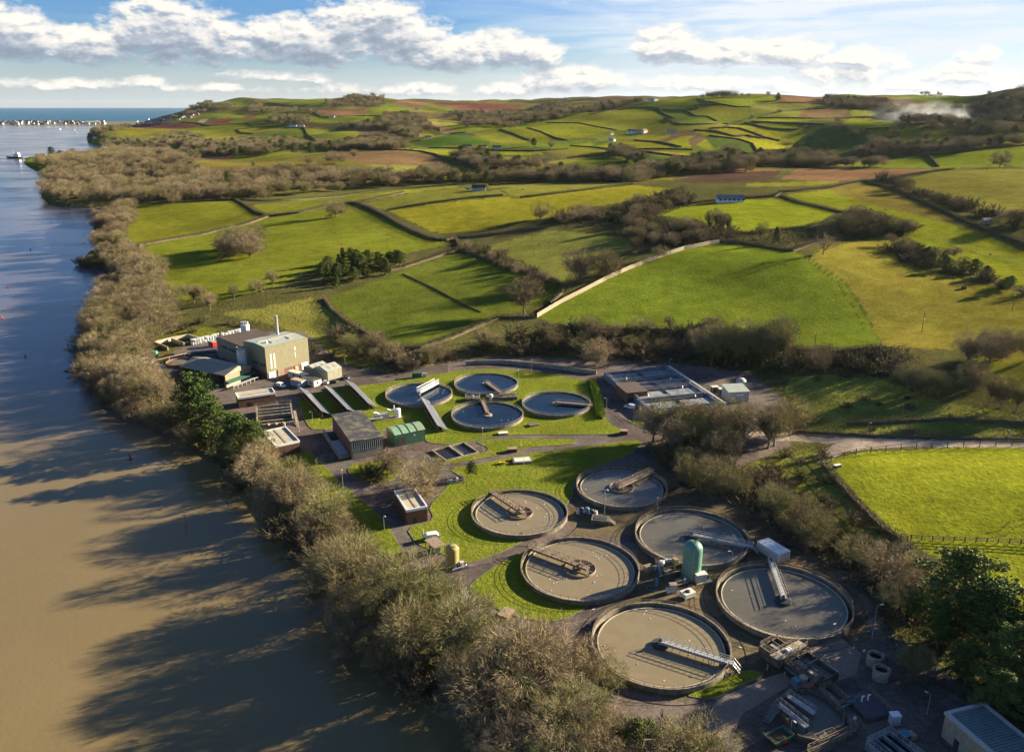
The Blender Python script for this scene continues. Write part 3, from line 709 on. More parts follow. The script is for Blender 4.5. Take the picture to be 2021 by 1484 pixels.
# ------------------------------------------------------------------ trees
def unit(v):
    return v / max(np.linalg.norm(v), 1e-9)
def perp(v, r):
    q = r.normal(size=3); q -= v * (q @ v)
    return unit(q)
class Plant:
    def __init__(s): s.br = []; s.tw = []; s.lf = []
    def branch(s, a, b, r0, r1): s.br.append((*a, *b, r0, r1))
    def twig(s, a, b, w): s.tw.append((*a, *b, w))
    def leaf(s, c, size): s.lf.append((*c, size))
    def tubes(s, sel, sides=4):
        B = np.array(sel)
        a, b, r0, r1 = B[:, :3], B[:, 3:6], B[:, 6], B[:, 7]
        d = b - a; d /= np.linalg.norm(d, axis=1)[:, None] + 1e-9
        ref = np.where(np.abs(d[:, 2:3]) > 0.9, np.array([[1,0,0]]), np.array([[0,0,1]]))
        u = np.cross(d, ref); u /= np.linalg.norm(u, axis=1)[:, None]
        w = np.cross(d, u)
        V = []
        for k in range(sides):
            t = 2 * math.pi * k / sides
            o = u * math.cos(t) + w * math.sin(t)
            V.append(a + o * r0[:, None]); V.append(b + o * r1[:, None])
        V = np.stack(V, 1)
        n = len(B); base = np.arange(n)[:, None] * (2 * sides)
        F = np.stack([np.stack([base[:, 0] + 2 * k, base[:, 0] + 2 * ((k + 1) % sides), base[:, 0] + 2 * ((k + 1) % sides) + 1, base[:, 0] + 2 * k + 1], -1) for k in range(sides)], 1).reshape(-1,4)
        return V.reshape(-1,3), F
    def strips(s, r):
        Tn = np.array(s.tw); a, b, w = Tn[:, :3], Tn[:, 3:6], Tn[:, 6]
        d = b - a
        o = np.cross(d, r.normal(size=a.shape)); o /= np.linalg.norm(o, axis=1)[:, None] + 1e-9
        V = np.stack([a - o * w[:, None], a + o * w[:, None], b], 1).reshape(-1,3)
        return V, np.arange(len(V)).reshape(-1,3)
    def leaves(s, r, flat=0.0):
        L = np.array(s.lf); c, sz = L[:, :3], L[:, 3]
        e1 = r.normal(size=c.shape); e1[:, 2] *= 1 - flat; e1 /= np.linalg.norm(e1, axis=1)[:, None]
        e2 = np.cross(e1, r.normal(size=c.shape)); e2 /= np.linalg.norm(e2, axis=1)[:, None] + 1e-9
        e1 = e1 * sz[:, None]; e2 = e2 * (sz * 0.55)[:, None]
        V = np.stack([c - e1, c + e2, c + e1, c - e2], 1).reshape(-1,3)
        return V, np.arange(len(V)).reshape(-1,4)
def merge(parts):
    V, Tt, Qd, o = [], [], [], 0
    for v, t, q in parts:
        V.append(v)
        if t is not None: Tt.append(t + o)
        if q is not None: Qd.append(q + o)
        o += len(v)
    return np.concatenate(V),(np.concatenate(Tt) if Tt else None),(np.concatenate(Qd) if Qd else None)
def grow(seed, h=12.0, spread=0.9, fork=0.25, limbs=6, sub=(4,4,5), twigs=9, tw=0.05, stems=1, up=0.35, twl=0.085, ivy=0.0, droop=0.0, shell=2500, shell_w=1.0):
    r = np.random.default_rng(seed); P = Plant()
    ivy_pts = []
    for st in range(stems):
        base = np.array([0,0,-0.4]) if stems == 1 else np.array([*(r.normal(size=2) * 0.05 * h * 0.6), -0.4])
        lean = np.array([*(r.normal(size=2) * (0.05 if stems == 1 else 0.22)), 1.0])
        tr = 0.022 * h * (1.0 if stems == 1 else 0.6)
        p = base; top = base + unit(lean) * (h * fork + 0.4)
        mid = (p + top) / 2 + r.normal(size=3) * 0.01 * h
        P.branch(p, mid, tr * 1.25, tr * 0.95); P.branch(mid, top, tr * 0.95, tr * 0.8)
        ivy_pts += [(p, mid, tr),(mid, top, tr)]
        nl = max(2, int(limbs / (1 if stems == 1 else stems ** 0.7)))
        for li in range(nl):
            ang = 2 * math.pi * (li + r.uniform(-.3,.3)) / nl + st
            leader = li == 0
            tilt = r.uniform(0.06,0.18) if leader else r.uniform(0.45,1.0) * spread
            d = np.array([math.cos(ang) * math.sin(tilt), math.sin(ang) * math.sin(tilt), math.cos(tilt)])
            q = base + (top - base) * r.uniform(0.62,1.0)
            L = h * (1 - fork) * r.uniform(0.42,0.60)
            def rec(q, d, L, rad, lev):
                n = 2
                for sgm in range(n):
                    d2 = unit(d + r.normal(size=3) * 0.16 + np.array([0,0, up * 0.25]))
                    e = q + d2 * L / n
                    P.branch(q, e, rad * (1 - 0.3 * sgm), rad * (1 - 0.3 * (sgm + 1)))
                    if lev == 0: ivy_pts.append((q, e, rad))
                    if lev < len(sub):
                        for c in range(sub[lev] // n + (1 if r.random() < (sub[lev] % n) / n else 0)):
                            a = q + (e - q) * r.uniform(0.25,1.0)
                            dd = unit(d2 * r.uniform(0.55,0.95) + perp(d2, r) * r.uniform(0.5,0.95) + np.array([0,0, up * r.uniform(0.1,0.6) - droop]))
                            rec(a, dd, L * r.uniform(0.46,0.66), rad * 0.56, lev + 1)
                    else:
                        for c in range(twigs // n):
                            a = q + (e - q) * r.uniform(0.1,1.0)
                            dd = unit(d2 * 0.75 + r.normal(size=3) * 0.5 + np.array([0,0, up * 0.6 - droop]))
                            P.twig(a, a + dd * h * twl * r.uniform(0.6,1.25), tw * r.uniform(0.7,1.2) * 0.5)
                    q, d = e, d2
            rec(q, d, L, tr * 0.62,0)
    # domed outer crown: fine twigs pointing out of a set of overlapping lobes
    if shell:
        tilt0 = 0.55 if spread < 0.7 else 0.75
        rx, rz, cz = shell_w * h * 0.5, h * (1 - fork) * 0.46, h * (fork + (1 - fork) * 0.52)
        nlb = 15
        for i in range(nlb):
            ph = math.acos(1 - (i + 0.5) / nlb * 1.35); th = i * 2.39996 + r.uniform(-.3,.3)
            o = np.array([math.sin(ph) * math.cos(th) * rx, math.sin(ph) * math.sin(th) * rx, math.cos(ph) * rz]) * r.uniform(0.55,0.78)
            lr_ = h * r.uniform(0.13,0.21)
            for j in range(shell // nlb):
                d = unit(r.normal(size=3))
                if d @ unit(o) < -0.25: d = -d
                a = np.array([0,0, cz]) + o + d * lr_ * r.uniform(0.35,1.0) * np.array([1,1,0.85])
                dd = unit(d * 0.8 + unit(o) * 0.5 + r.normal(size=3) * 0.35 + np.array([0,0, up * 0.5]))
                P.twig(a, a + dd * h * twl * r.uniform(0.6,1.3), tw * r.uniform(0.7,1.2) * 0.5)
    if ivy:
        for a, b, rad in ivy_pts:
            a, b = np.asarray(a), np.asarray(b)
            nn = int(60 * ivy * np.linalg.norm(b - a) / 1.6)
            for _ in range(nn):
                c = a + (b - a) * r.random() + r.normal(size=3) * (rad + 0.16 * h / 12)
                P.leaf(c, r.uniform(0.10,0.22) * h / 12)
    return P, r
def tree_meshes(nm, P, r, bark, twm, leafm=None, thick=0.0055, h=12.0):
    B = np.array(P.br)
    thickm = B[:, 6] > thick * h
    tv, tf = P.tubes(B[thickm], 6)
    parts = []
    if (~thickm).any():
        v, f = P.tubes(B[~thickm], 3); parts.append((v, None, f))
    if P.tw:
        v, t = P.strips(r); parts.append((v, t, None))
    cv, ct, cq = merge(parts)
    out = {'trunk': mesh_np('trunk', tv, None, tf, True, bark), 'crown': mesh_np('crown', cv, ct, cq, False, twm)}
    if P.lf and leafm is not None:
        v, q = P.leaves(r); out['ivy'] = mesh_np('ivy', v, None, q, False, leafm)
    return out
def evergreen(seed, h=14.0, form='pine', n_leaf=9000):
    """dark clumped evergreen: clumps of small leaf blades carried on limbs"""
    r = np.random.default_rng(seed); P = Plant()
    P.branch((0,0,-0.5),(0.02 * h, 0, h * 0.5), 0.026 * h, 0.018 * h); P.branch((0.02 * h, 0, h * 0.5),(0,0.01 * h, h * 0.93), 0.018 * h, 0.004 * h)
    clumps = []
    nb = 46
    for i in range(nb):
        t = (i + r.random()) / nb
        z = h * ((0.22 if form == 'pine' else 0.10) + t * (0.74 if form == 'pine' else 0.86))
        a = i * 2.4 + r.uniform(-.4,.4)
        if form == 'pine': reach = h * 0.34 * (1 - 0.55 * t ** 2) * r.uniform(0.55,1.15)
        elif form == 'cone': reach = h * 0.26 * (1 - t) * r.uniform(0.8,1.1) + 0.02 * h
        else: reach = h * 0.40 * math.sqrt(max(0.05,1 - (2 * t - 0.85) ** 2 * 0.95)) * r.uniform(0.55,1.1)
        d = np.array([math.cos(a), math.sin(a), r.uniform(0.05,0.35) if form != 'cone' else r.uniform(-0.25,0.05)])
        e = np.array([0,0, z]) + d * reach
        P.branch((0,0, z - 0.05 * h), e, 0.007 * h, 0.002 * h)
        for s_ in range(3):
            clumps.append((np.array([0,0, z]) + d * reach * (0.45 + 0.28 * s_) + r.normal(size=3) * 0.02 * h, h * r.uniform(0.055,0.095) * (0.75 if form == 'cone' else 1)))
    clumps.append((np.array([0,0, h * 0.95]), h * 0.05))
    per = n_leaf // len(clumps)
    for c, s_ in clumps:
        for _ in range(per):
            o = unit(r.normal(size=3)) * s_ * r.uniform(0.35,1.0) ** 0.5
            o[2] *= 0.62
            P.leaf(c + o, h * r.uniform(0.010,0.021))
    B = np.array(P.br); tv, tf = P.tubes(B, 6)
    v, q = P.leaves(r, 0.45)
    return {'trunk': mesh_np('trunk', tv, None, tf, True, M_BARK), 'crown': mesh_np('crown', v, None, q, False, M_YEW if form == 'round' else M_PINE)}
def bush(seed, h=4.0, n=1500, w=0.7, green=0.0):
    """many-stemmed twiggy thicket, wider than tall"""
    r = np.random.default_rng(seed); P = Plant()
    for i in range(26):
        a = r.uniform(0,2 * math.pi); tilt = r.uniform(0.1,1.15)
        d = np.array([math.cos(a) * math.sin(tilt), math.sin(a) * math.sin(tilt), math.cos(tilt)])
        b0 = np.array([*(r.normal(size=2) * 0.14 * h), -0.2])
        e = b0 + d * h * r.uniform(0.55,0.9)
        m = (b0 + e) / 2 + np.array([0,0,0.06 * h])
        P.branch(b0, m, 0.012 * h, 0.008 * h); P.branch(m, e, 0.008 * h, 0.003 * h)
        for j in range(n // 26):
            t = r.uniform(0.15,1.0)
            p = b0 + (e - b0) * t
            dd = unit(d * 0.5 + r.normal(size=3) * 0.65 + np.array([0,0,0.35]))
            P.twig(p, p + dd * h * r.uniform(0.10,0.26), 0.010 * h * r.uniform(0.6,1.1))
            if green and r.random() < green: P.leaf(p + dd * h * 0.12, h * r.uniform(0.02,0.05))
    B = np.array(P.br); sv, sf = P.tubes(B, 4)
    tv, tt = P.strips(r)
    parts = [(tv, tt, None)]
    o = {'stems': mesh_np('stems', sv, None, sf, True, M_BARK), 'twigs': mesh_np('twigs', tv, tt, None, False, M_BRAMBLE if not green else M_HEDGE)}
    if P.lf:
        v, q = P.leaves(r); o['leaves'] = mesh_np('leaves', v, None, q, False, M_IVY)
    return o
PROTO = {}
def bare(key, seed, ivy=False, h=12.0, twm=None, **kw):
    P, r = grow(seed, h=h, ivy=2.0 if ivy else 0.0, **kw)
    tips = np.array([t[5] for t in P.tw])
    PROTO[key] = (tree_meshes(key, P, r, M_BARK, twm or (M_TWIGY if ivy else M_TWIG), M_IVY, h=h), float(np.percentile(tips, 99)))
bare('oak1', 11, shell_w=1.1, spread=1.15, fork=0.22, limbs=8, sub=(5,4,5), twigs=10, up=0.22)
bare('oak2', 12, spread=1.05, fork=0.26, limbs=7, sub=(5,5,4), twigs=11, up=0.3)
bare('oak3', 13, shell_w=1.2, spread=1.2, fork=0.18, limbs=9, sub=(4,4,5), twigs=9, up=0.18)
bare('ash1', 14, shell_w=0.7, spread=0.62, fork=0.34, limbs=6, sub=(5,4,4), twigs=10, up=0.5)
bare('ash2', 15, shell_w=0.62, spread=0.52, fork=0.30, limbs=7, sub=(4,5,4), twigs=10, up=0.6)
bare('coppice1', 16, spread=0.85, fork=0.12, limbs=9, sub=(4,4,5), twigs=10, stems=4, up=0.45)
bare('coppice2', 17, shell_w=1.15, spread=1.0, fork=0.10, limbs=10, sub=(4,5,4), twigs=10, stems=5, up=0.3)
bare('ivy1', 18, shell_w=0.75, ivy=True, spread=0.75, fork=0.36, limbs=6, sub=(4,4,4), twigs=10, up=0.4)
bare('ivy2', 19, shell_w=0.85, ivy=True, spread=0.95, fork=0.28, limbs=7, sub=(4,4,4), twigs=10, up=0.3)
bare('gnarled', 20, shell=500, spread=1.1, fork=0.2, limbs=6, sub=(4,3,3), twigs=4, up=0.1, twl=0.07)
PROTO['pine1'] = (evergreen(31,14,'pine'), 14.0)
PROTO['pine2'] = (evergreen(32,14,'pine'), 14.0)
PROTO['holm1'] = (evergreen(33,12,'round', 12000), 12.0)
PROTO['holm2'] = (evergreen(34,12,'round', 12000), 12.0)
PROTO['cone1'] = (evergreen(35,14,'cone', 7000), 14.0)
PROTO['bush1'] = (bush(41), 4.0)
PROTO['bush2'] = (bush(42, n=1300), 4.0)
PROTO['bush3'] = (bush(43, n=1300, green=0.5), 4.0)
KIND_NAME = {'oak': 'bare_tree', 'ash': 'bare_tree', 'cop': 'bare_tree', 'ivy': 'ivy_clad_tree', 'gna': 'bare_tree', 'pin': 'pine_tree', 'hol': 'evergreen_tree', 'con': 'conifer_tree', 'bus': 'shrub'}
KIND_CAT = {'bare_tree': 'tree', 'ivy_clad_tree': 'tree', 'pine_tree': 'tree', 'evergreen_tree': 'tree', 'conifer_tree': 'tree', 'shrub': 'shrub'}
def put_plant(key, x, y, height, label, group=None, rz=None, sxy=1.0, z=None):
    meshes, h0 = PROTO[key]
    nm = KIND_NAME[key[:3]]
    s = height / h0
    o = empty(nm, (x, y, hg(x, y) - 0.1 if z is None else z), random.uniform(0,6.28) if rz is None else rz, label, KIND_CAT[nm], group)
    o.scale = (s * sxy, s * sxy, s)
    for pn, me in meshes.items():
        c = bpy.data.objects.new(pn, me); link(c, o)
        if pn == 'crown': CROWN.setdefault(key, c)
    return o
# --- far woodland: one object that scatters whole tree crowns over its points (geometry nodes)
WOOD_NG = {}
def wood_group(keys):
    if keys in WOOD_NG: return WOOD_NG[keys]
    ng = bpy.data.node_groups.new('woodland_scatter', 'GeometryNodeTree'); WOOD_NG[keys] = ng
    ng.interface.new_socket('Geometry', in_out='INPUT', socket_type='NodeSocketGeometry'); ng.interface.new_socket('Geometry', in_out='OUTPUT', socket_type='NodeSocketGeometry')
    N, Lk = ng.nodes, ng.links
    gi, go = N.new('NodeGroupInput'), N.new('NodeGroupOutput'); ip = N.new('GeometryNodeInstanceOnPoints'); jn = N.new('GeometryNodeGeometryToInstance')
    for k in keys:
        ob = CROWN[k]; oi = N.new('GeometryNodeObjectInfo'); oi.inputs['Object'].default_value = ob; oi.transform_space = 'ORIGINAL'
        Lk.new(oi.outputs['Geometry'], jn.inputs[0])
    Lk.new(gi.outputs[0], ip.inputs['Points']); Lk.new(jn.outputs[0], ip.inputs['Instance']); ip.inputs['Pick Instance'].default_value = True
    for nm, sock in (('pick', 'Instance Index'),('turn', 'Rotation'),('size', 'Scale')):
        na = N.new('GeometryNodeInputNamedAttribute'); na.data_type = 'INT' if nm == 'pick' else 'FLOAT_VECTOR'; na.inputs['Name'].default_value = nm
        Lk.new(na.outputs[0], ip.inputs[sock])
    Lk.new(ip.outputs[0], go.inputs[0])
    return ng
CROWN = {}
def merged_wood(name, pts, label, cat, hs, sxy=1.0, keys=('oak1', 'oak2', 'oak3', 'coppice1', 'ash1')):
    r = np.random.default_rng(len(pts) + 5); n = len(pts)
    me = bpy.data.meshes.new(name); me.vertices.add(n); me.vertices.foreach_set('co', np.asarray(pts, np.float32).ravel())
    a = me.attributes.new('pick', 'INT', 'POINT'); pk = r.integers(0, len(keys), n).astype(np.int32); a.data.foreach_set('value', pk)
    a = me.attributes.new('turn', 'FLOAT_VECTOR', 'POINT'); t = np.zeros((n, 3), np.float32); t[:, 2] = r.uniform(0,6.28, n); a.data.foreach_set('vector', t.ravel())
    h0 = np.array([PROTO[k][1] for k in keys])[pk]; sc_ = np.asarray(hs) / h0; w = sc_ * sxy * r.uniform(.85,1.25, n)
    a = me.attributes.new('size', 'FLOAT_VECTOR', 'POINT'); a.data.foreach_set('vector', np.stack([w, w, sc_], -1).astype(np.float32).ravel())
    o = bpy.data.objects.new(name, me); COL.objects.link(o); md = o.modifiers.new('scatter', 'NODES'); md.node_group = wood_group(keys)
    tag(o, label, cat, None, 'stuff')
    return o
def scatter(poly_px, spacing, seed=1, jitter=1.0, world_poly=None):
    """roughly even random points inside a traced region"""
    w = cast(densify(poly_px))[:, :2] if world_poly is None else world_poly
    r = np.random.default_rng(seed)
    x0, y0 = w.min(0); x1, y1 = w.max(0)
    nx, ny = max(1, int((x1 - x0) / spacing)), max(1, int((y1 - y0) / spacing))
    gx, gy = np.meshgrid(np.arange(nx + 1), np.arange(ny + 1))
    x = x0 + (gx + r.uniform(-.45,.45, gx.shape) * jitter + 0.5 * (gy % 2)) * spacing
    y = y0 + (gy + r.uniform(-.45,.45, gx.shape) * jitter) * spacing
    x, y = x.ravel(), y.ravel()
    k = inside(x, y, w)
    x, y = x[k], y[k]
    z = HG(x, y)
    ok = z > WATER_Z - 0.7
    return np.stack([x, y, z], -1)[ok]
# ------------------------------------------------------------------ planting
LAND = {k: cast([v])[0] for k, v in {
    'yellow silo': (892,1118), 'white-rimmed hut': (824,1034), 'teal green silo': (1363,1137), 'white container': (1525,1105),
    'cream-roofed hut': (570,900), 'olive building': (540,745), 'open-fronted shed': (450,760), 'green horizontal tank': (300,705),
    'steel settling hall': (1340,800), 'meadow lane junction': (1640,880), 'inlet channels': (1580,1330), 'nearest round tank': (1303,1272),
    'right-hand round tank': (1546,1185), 'tree-shaded round tank': (1227,960), 'window building': (720,890),
    'octagonal tank': (1640,1420), 'corrugated-roof building': (1920,1460), 'little river promontory': (165,525), 'lone oak': (663,427),
    'conifer block': (720,560), 'long timber fence': (1200,560), 'cricket ground': (1480,425), 'bent tree by the path': (1625,500), 'river inlet': (200,412), 'meadow corner': (1660,915), 'field gate track': (1730,680)}.items()}
ORD = ['', 'second ', 'third ', 'fourth ', 'fifth ', 'sixth ', 'seventh ', 'eighth ', 'ninth ', 'tenth ', 'eleventh ', 'twelfth ', 'thirteenth ', 'fourteenth ', 'fifteenth ']
WORD = {'bare_tree': 'bare tree', 'ivy_clad_tree': 'ivy-clad tree', 'pine_tree': 'dark pine', 'evergreen_tree': 'evergreen tree', 'conifer_tree': 'pointed conifer', 'shrub': 'twiggy shrub'}
PEND = []          # (key, x, y, h, sxy, belt phrase, group)
used_keys = {}
def belt(poly_px, spacing, keys, h, phrase, group, seed, sxy=(0.95,1.25), pts=None):
    P = scatter(poly_px, spacing, seed) if pts is None else pts
    r = np.random.default_rng(seed + 99)
    for p in P:
        k = keys[r.integers(len(keys))]
        PEND.append((k, p[0], p[1], r.uniform(*h), r.uniform(*sxy), phrase, group))
def single(key, u, v, h, label, sxy=1.0, group=None, rz=None):
    p = cast([(u, v)])[0]
    return put_plant(key, p[0], p[1], h, label, group, rz, sxy)
BROWN = ['oak1', 'oak2', 'oak3', 'coppice1', 'coppice2', 'ash1']
RIVER_A = [(222,428),(262,408),(272,425),(250,455),(236,480),(262,512),(300,530),(318,566),(338,610),(330,655),(300,700),(262,735),(300,765),(350,800),(410,840),(455,885),(478,915),(455,925),(410,888),(345,856),
           (268,830),(210,793),(177,755),(168,700),(175,650),(205,607),(226,567),(238,536),(205,505),(190,480),(187,452)]
RIVER_B = [(470,905),(500,920),(545,978),(620,1030),(690,1092),(745,1150),(785,1190),(850,1228),(915,1262),(975,1282),(1000,1330),(1060,1372),(1000,1440),(960,1470),(915,1430),(885,1395),
           (825,1374),(755,1330),(706,1262),(673,1188),(660,1140),(612,1092),(560,1042),(510,975),(465,928)]
belt(RIVER_A, 12.5, BROWN + ['oak1', 'oak3', 'coppice2'], (11.5,15.5), 'upper river bank', 'bare trees along the upper river bank', 1,(1.1,1.4))
belt(RIVER_B, 9.5, ['oak1', 'oak2', 'coppice1', 'coppice2', 'ivy2', 'ivy1', 'oak3', 'ivy2', 'ash1'], (13.5,18), 'lower river bank', 'bare trees along the lower river bank', 2,(1.05,1.35))
belt([(960,1350),(1010,1375),(1080,1405),(1180,1440),(1290,1460),(1390,1475),(1450,1500),(1460,1560),(960,1560),(935,1440)], 7.2, ['coppice1', 'coppice2', 'holm1', 'ivy2', 'oak3', 'bush1', 'oak1', 'holm2', 'coppice2'], (8,12.5), 'foreground thicket', 'trees of the foreground thicket', 3,(1.1,1.5))
EAST = [(1268,885),(1330,872),(1400,888),(1452,925),(1450,962),(1490,985),(1560,1030),(1640,1085),(1720,1130),(1800,1160),(1850,1215),(1800,1240),(1730,1200),(1690,1150),(1620,1115),(1560,1075),(1500,1020),(1430,985),(1360,960),(1310,920)]
belt(EAST, 8.5, ['coppice1', 'coppice2', 'oak3', 'oak1', 'ivy2', 'bush1', 'ivy2', 'coppice2', 'ash1'], (7.5,13), 'meadow-side belt', 'trees between the round tanks and the meadow', 4,(1.0,1.4))
belt(None, 12, ['ash1', 'ash2', 'oak2', 'ivy1', 'coppice1'], (14,18), 'clump below the steel hall', 'trees below the steel settling hall', 5,(0.95,1.2), cast([(1310,868),(1335,880),(1358,872),(1350,895),(1380,880),(1404,890),(1432,886),(1436,870),(1456,890),(1290,872),(1325,900),(1515,885),(1528,880),(1560,858)]))
BANK = [(660,650),(700,668),(790,700),(870,702),(960,690),(1060,652),(1100,650),(1200,655),(1300,655),(1390,655),(1500,668),(1590,700),(1700,700),(1790,700),(1780,740),(1650,740),(1560,740),(1500,728),(1400,722),(1280,712),(1170,706),(1000,698),(900,712),(780,735),(720,725),(660,690)]
belt(BANK, 9.5, ['bush1', 'bush2', 'coppice2', 'bush1', 'bush3', 'coppice1', 'ivy2'], (5.5,11), 'bank above the works', 'shrubs on the bank above the works', 6,(1.1,1.6))
belt(None, 8.0, ['ivy1', 'ivy2', 'ivy1'], (19,24), 'ivy-clad row', 'ivy-clad trees above the steel hall', 7,(0.75,0.95), cast([(1388,718),(1402,722),(1416,716),(1430,723),(1442,716),(1455,724),(1466,717),(1478,724),(1490,718),(1503,724),(1515,717),(1528,722),(1540,716)]))
belt(None, 10, ['ivy1', 'ivy2', 'ash1'], (11,14), 'rough pasture clump', 'ivy-clad trees beside the rough pasture', 8,(0.9,1.1), cast([(1782,774),(1800,772),(1815,780),(1830,778),(1850,782)]))
belt([(1900,690),(1960,690),(2040,700),(2040,725),(1960,720),(1890,715)], 13, ['oak1', 'oak2', 'coppice1'], (12,15), 'lower hedge line', 'trees at the foot of the olive field', 9,(1.0,1.2))
for i, (u, v) in enumerate([(1950,800),(1975,805),(2005,812),(2035,815),(1915,770)]):
    PEND.append((['ash1', 'coppice1', 'oak2', 'ash2', 'coppice2'][i], *cast([(u, v)])[0][:2], 12.5,0.9,'meadow-edge row', 'upright trees on the meadow edge'))
belt([(1455,925),(1540,950),(1610,1010),(1680,1065),(1760,1100),(1830,1140),(1800,1175),(1700,1125),(1600,1065),(1500,990),(1450,955)], 7.5, ['bush1', 'bush2', 'bush3', 'coppice2', 'bush1'], (4,7.5), 'meadow-side scrub', 'shrubs on the meadow-side slope', 25,(1.2,1.7))
belt([(470,900),(520,925),(600,1010),(690,1090),(665,1112),(600,1070),(540,1010),(490,960),(462,925)], 8.0, ['coppice1', 'coppice2', 'oak1', 'ivy2'], (11,14.5), 'lower river bank', 'bare trees along the lower river bank', 26,(1.1,1.4))
SP_ = at_z(*np.array(shore_px[3:24]).T, WATER_Z)[:, :2]; sl = np.concatenate([[0], np.cumsum(np.hypot(*np.diff(SP_, axis=0).T))]); st = np.arange(3, sl[-1], 9.5)
WE = np.stack([np.interp(st, sl, SP_[:, 0]) + 1.5, np.interp(st, sl, SP_[:, 1]) + 1.0, st * 0], -1)
belt(None, 1, ['coppice2', 'bush1', 'coppice1', 'bush2', 'bush3'], (7.5,11), 'row at the water edge', 'growth at the water edge of the river bank', 27,(1.1,1.5), WE)
belt(FIELDS[20][1], 9, ['bush1', 'bush2', 'bush3', 'bush1'], (2,4.5), 'rough meadow-side slope', 'low bushes on the rough meadow-side slope', 28,(1.1,1.7))
belt(FIELDS[19][1], 17, ['bush1', 'bush2', 'bush3'], (1.8,3.5), 'rough pasture by the lane', 'low bushes on the rough pasture by the lane', 29,(1.1,1.7))
# bushy hedgerow corridor across the middle right
belt(T('3',(960,850),(1110,810),(1180,850),(1370,870),(1400,900),(1340,920),(1230,930),(960,910)), 10, ['coppice2', 'bush1', 'bush3', 'bush2', 'coppice1'], (8,14), 'upper pasture thicket', 'thicket trees above the big pasture', 10,(1.1,1.4))
belt(T('3',(1240,960),(1400,960),(1480,1000),(1640,1060),(1760,1130),(1900,1180),(2080,1250),(2080,1265),(1880,1215),(1700,1150),(1500,1100),(1310,1050)), 9, ['coppice2', 'bush1', 'bush2', 'bush3', 'holm1'], (6,10), 'thick right hedgerow', 'trees of the thick right-hand hedgerow', 11,(1.1,1.4))
belt(T('3',(1100,590),(1200,600),(1300,650),(1440,700),(1580,740),(1700,790),(1850,830),(2050,900),(2050,870),(1850,800),(1600,720),(1400,670),(1240,590)), 11, ['coppice1', 'bush1', 'bush2', 'coppice2', 'bush3'], (8,13), 'brown hill hedgerow', 'hedgerow trees below the brown hill', 12,(1.1,1.5))
belt(T('2',(1230,830),(1400,790),(1500,780),(1640,760),(1760,720),(1960,680),(2021,680),(2021,730),(1850,790),(1780,860),(1640,840),(1450,830),(1300,860)), 11, ['coppice2', 'bush1', 'bush2', 'bush3', 'ash1', 'bush1'], (7,12), 'scrubby field corner', 'scrub trees behind the rough pasture', 13,(1.0,1.4))
belt(T('2',(1640,860),(1800,850),(1960,880),(2100,860),(2250,880),(2300,930),(2060,960),(1880,990),(1730,1000),(1640,930)), 11, ['ash1', 'coppice2', 'bush1', 'bush2', 'bush3', 'bush1'], (8,13), 'scrub behind the fence', 'scrub trees behind the timber fence', 14,(0.9,1.3))
belt(T('1',(1230,1040),(1310,1060),(1420,1050),(1490,1010),(1510,960),(1400,960),(1280,980)), 13, ['oak1', 'coppice1', 'oak3', 'coppice2'], (14,19), 'field copse', 'trees of the copse in the sloping field', 15,(1.1,1.3))
belt(T('1',(960,1240),(1100,1330),(1200,1350),(1350,1300),(1500,1240),(1640,1200),(1680,1180),(1540,1200),(1350,1240),(1150,1280),(1000,1210)), 15, ['ash1', 'ash2', 'oak2', 'ash1'], (9,13), 'thin tree line', 'thin trees behind the works building', 16,(0.8,1.0))
belt(T('4',(560,190),(760,130),(960,110),(1300,150),(1380,180),(1500,230),(1600,300),(1750,370),(1700,400),(1560,330),(1300,190),(1000,160),(760,200)), 10, ['bush1', 'bush2', 'coppice2'], (3,5), 'scrub behind the works', 'shrubs behind the works building', 17,(1.2,1.6))
belt(T('2',(720,1010),(860,1060),(1000,1120),(1160,1190),(1290,1230),(1300,1210),(1180,1140),(1010,1060),(860,990),(740,960)), 9, ['ash2', 'bush1', 'bush3', 'bush2'], (6,9), 'overgrown middle hedge', 'overgrown hedge plants between the middle fields', 18,(0.9,1.3))
belt(T('2',(1620,1100),(1740,1080),(1880,1000),(1900,1020),(1760,1110),(1600,1160)), 13, ['coppice2', 'bush1', 'oak3'], (8,11), 'fence thicket', 'thicket trees beside the timber fence', 19)
# singles the photograph shows on their own
single('oak1', 663,428,17, "lone bare oak standing on the hedge of the sloping green field", 1.2)
single('oak2', 1035,622,22, "big rounded bare tree at the lower end of the long timber fence", 1.15)
single('coppice1', 1142,556,21, "wide many-stemmed bare tree, left of the pair beside the timber fence", 1.05)
single('coppice2', 1192,548,19, "many-stemmed bare tree, right of the pair beside the timber fence", 0.95)
single('oak3', 1068,434,15, "dark round bare oak on the lower edge of the long bright field", 1.3)
single('gnarled', 1625,503,20, "bent bare tree with open crown where the path meets the hedge", 0.9)
single('ash1', 1398,464,19, "leftmost of the slim bare trees on the edge of the cricket ground", 0.55)
single('ash2', 1412,463,20, "second slim bare tree from the left on the cricket ground edge", 0.6)
single('ash1', 1422,465,17, "third slim bare tree from the left on the cricket ground edge", 0.6)
single('ash2', 1434,464,16, "rightmost of the slim bare trees on the edge of the cricket ground", 0.65)
single('cone1', 1531,481,12, "small dark pointed conifer standing below the cricket ground", 0.9)
single('coppice1', 1502,474,13, "small brown bare tree left of the pointed conifer", 0.8)
single('oak2', 953,690,13, "pale bare tree on the scrub bank above the round blue tanks", 0.75)
single('coppice2', 1180,720,13, "ivy-green bushy tree behind the curved retaining wall", 1.1)
single('ash1', 1320,655,9, "small bare tree at the foot of the big pasture", 0.9)
single('oak1', 822,985,13, "pale bare tree behind the brown hut with the white roof rim", 1.15)
single('oak3', 850,962,11, "second pale bare tree behind the white-rimmed hut, nearer the road", 1.2)
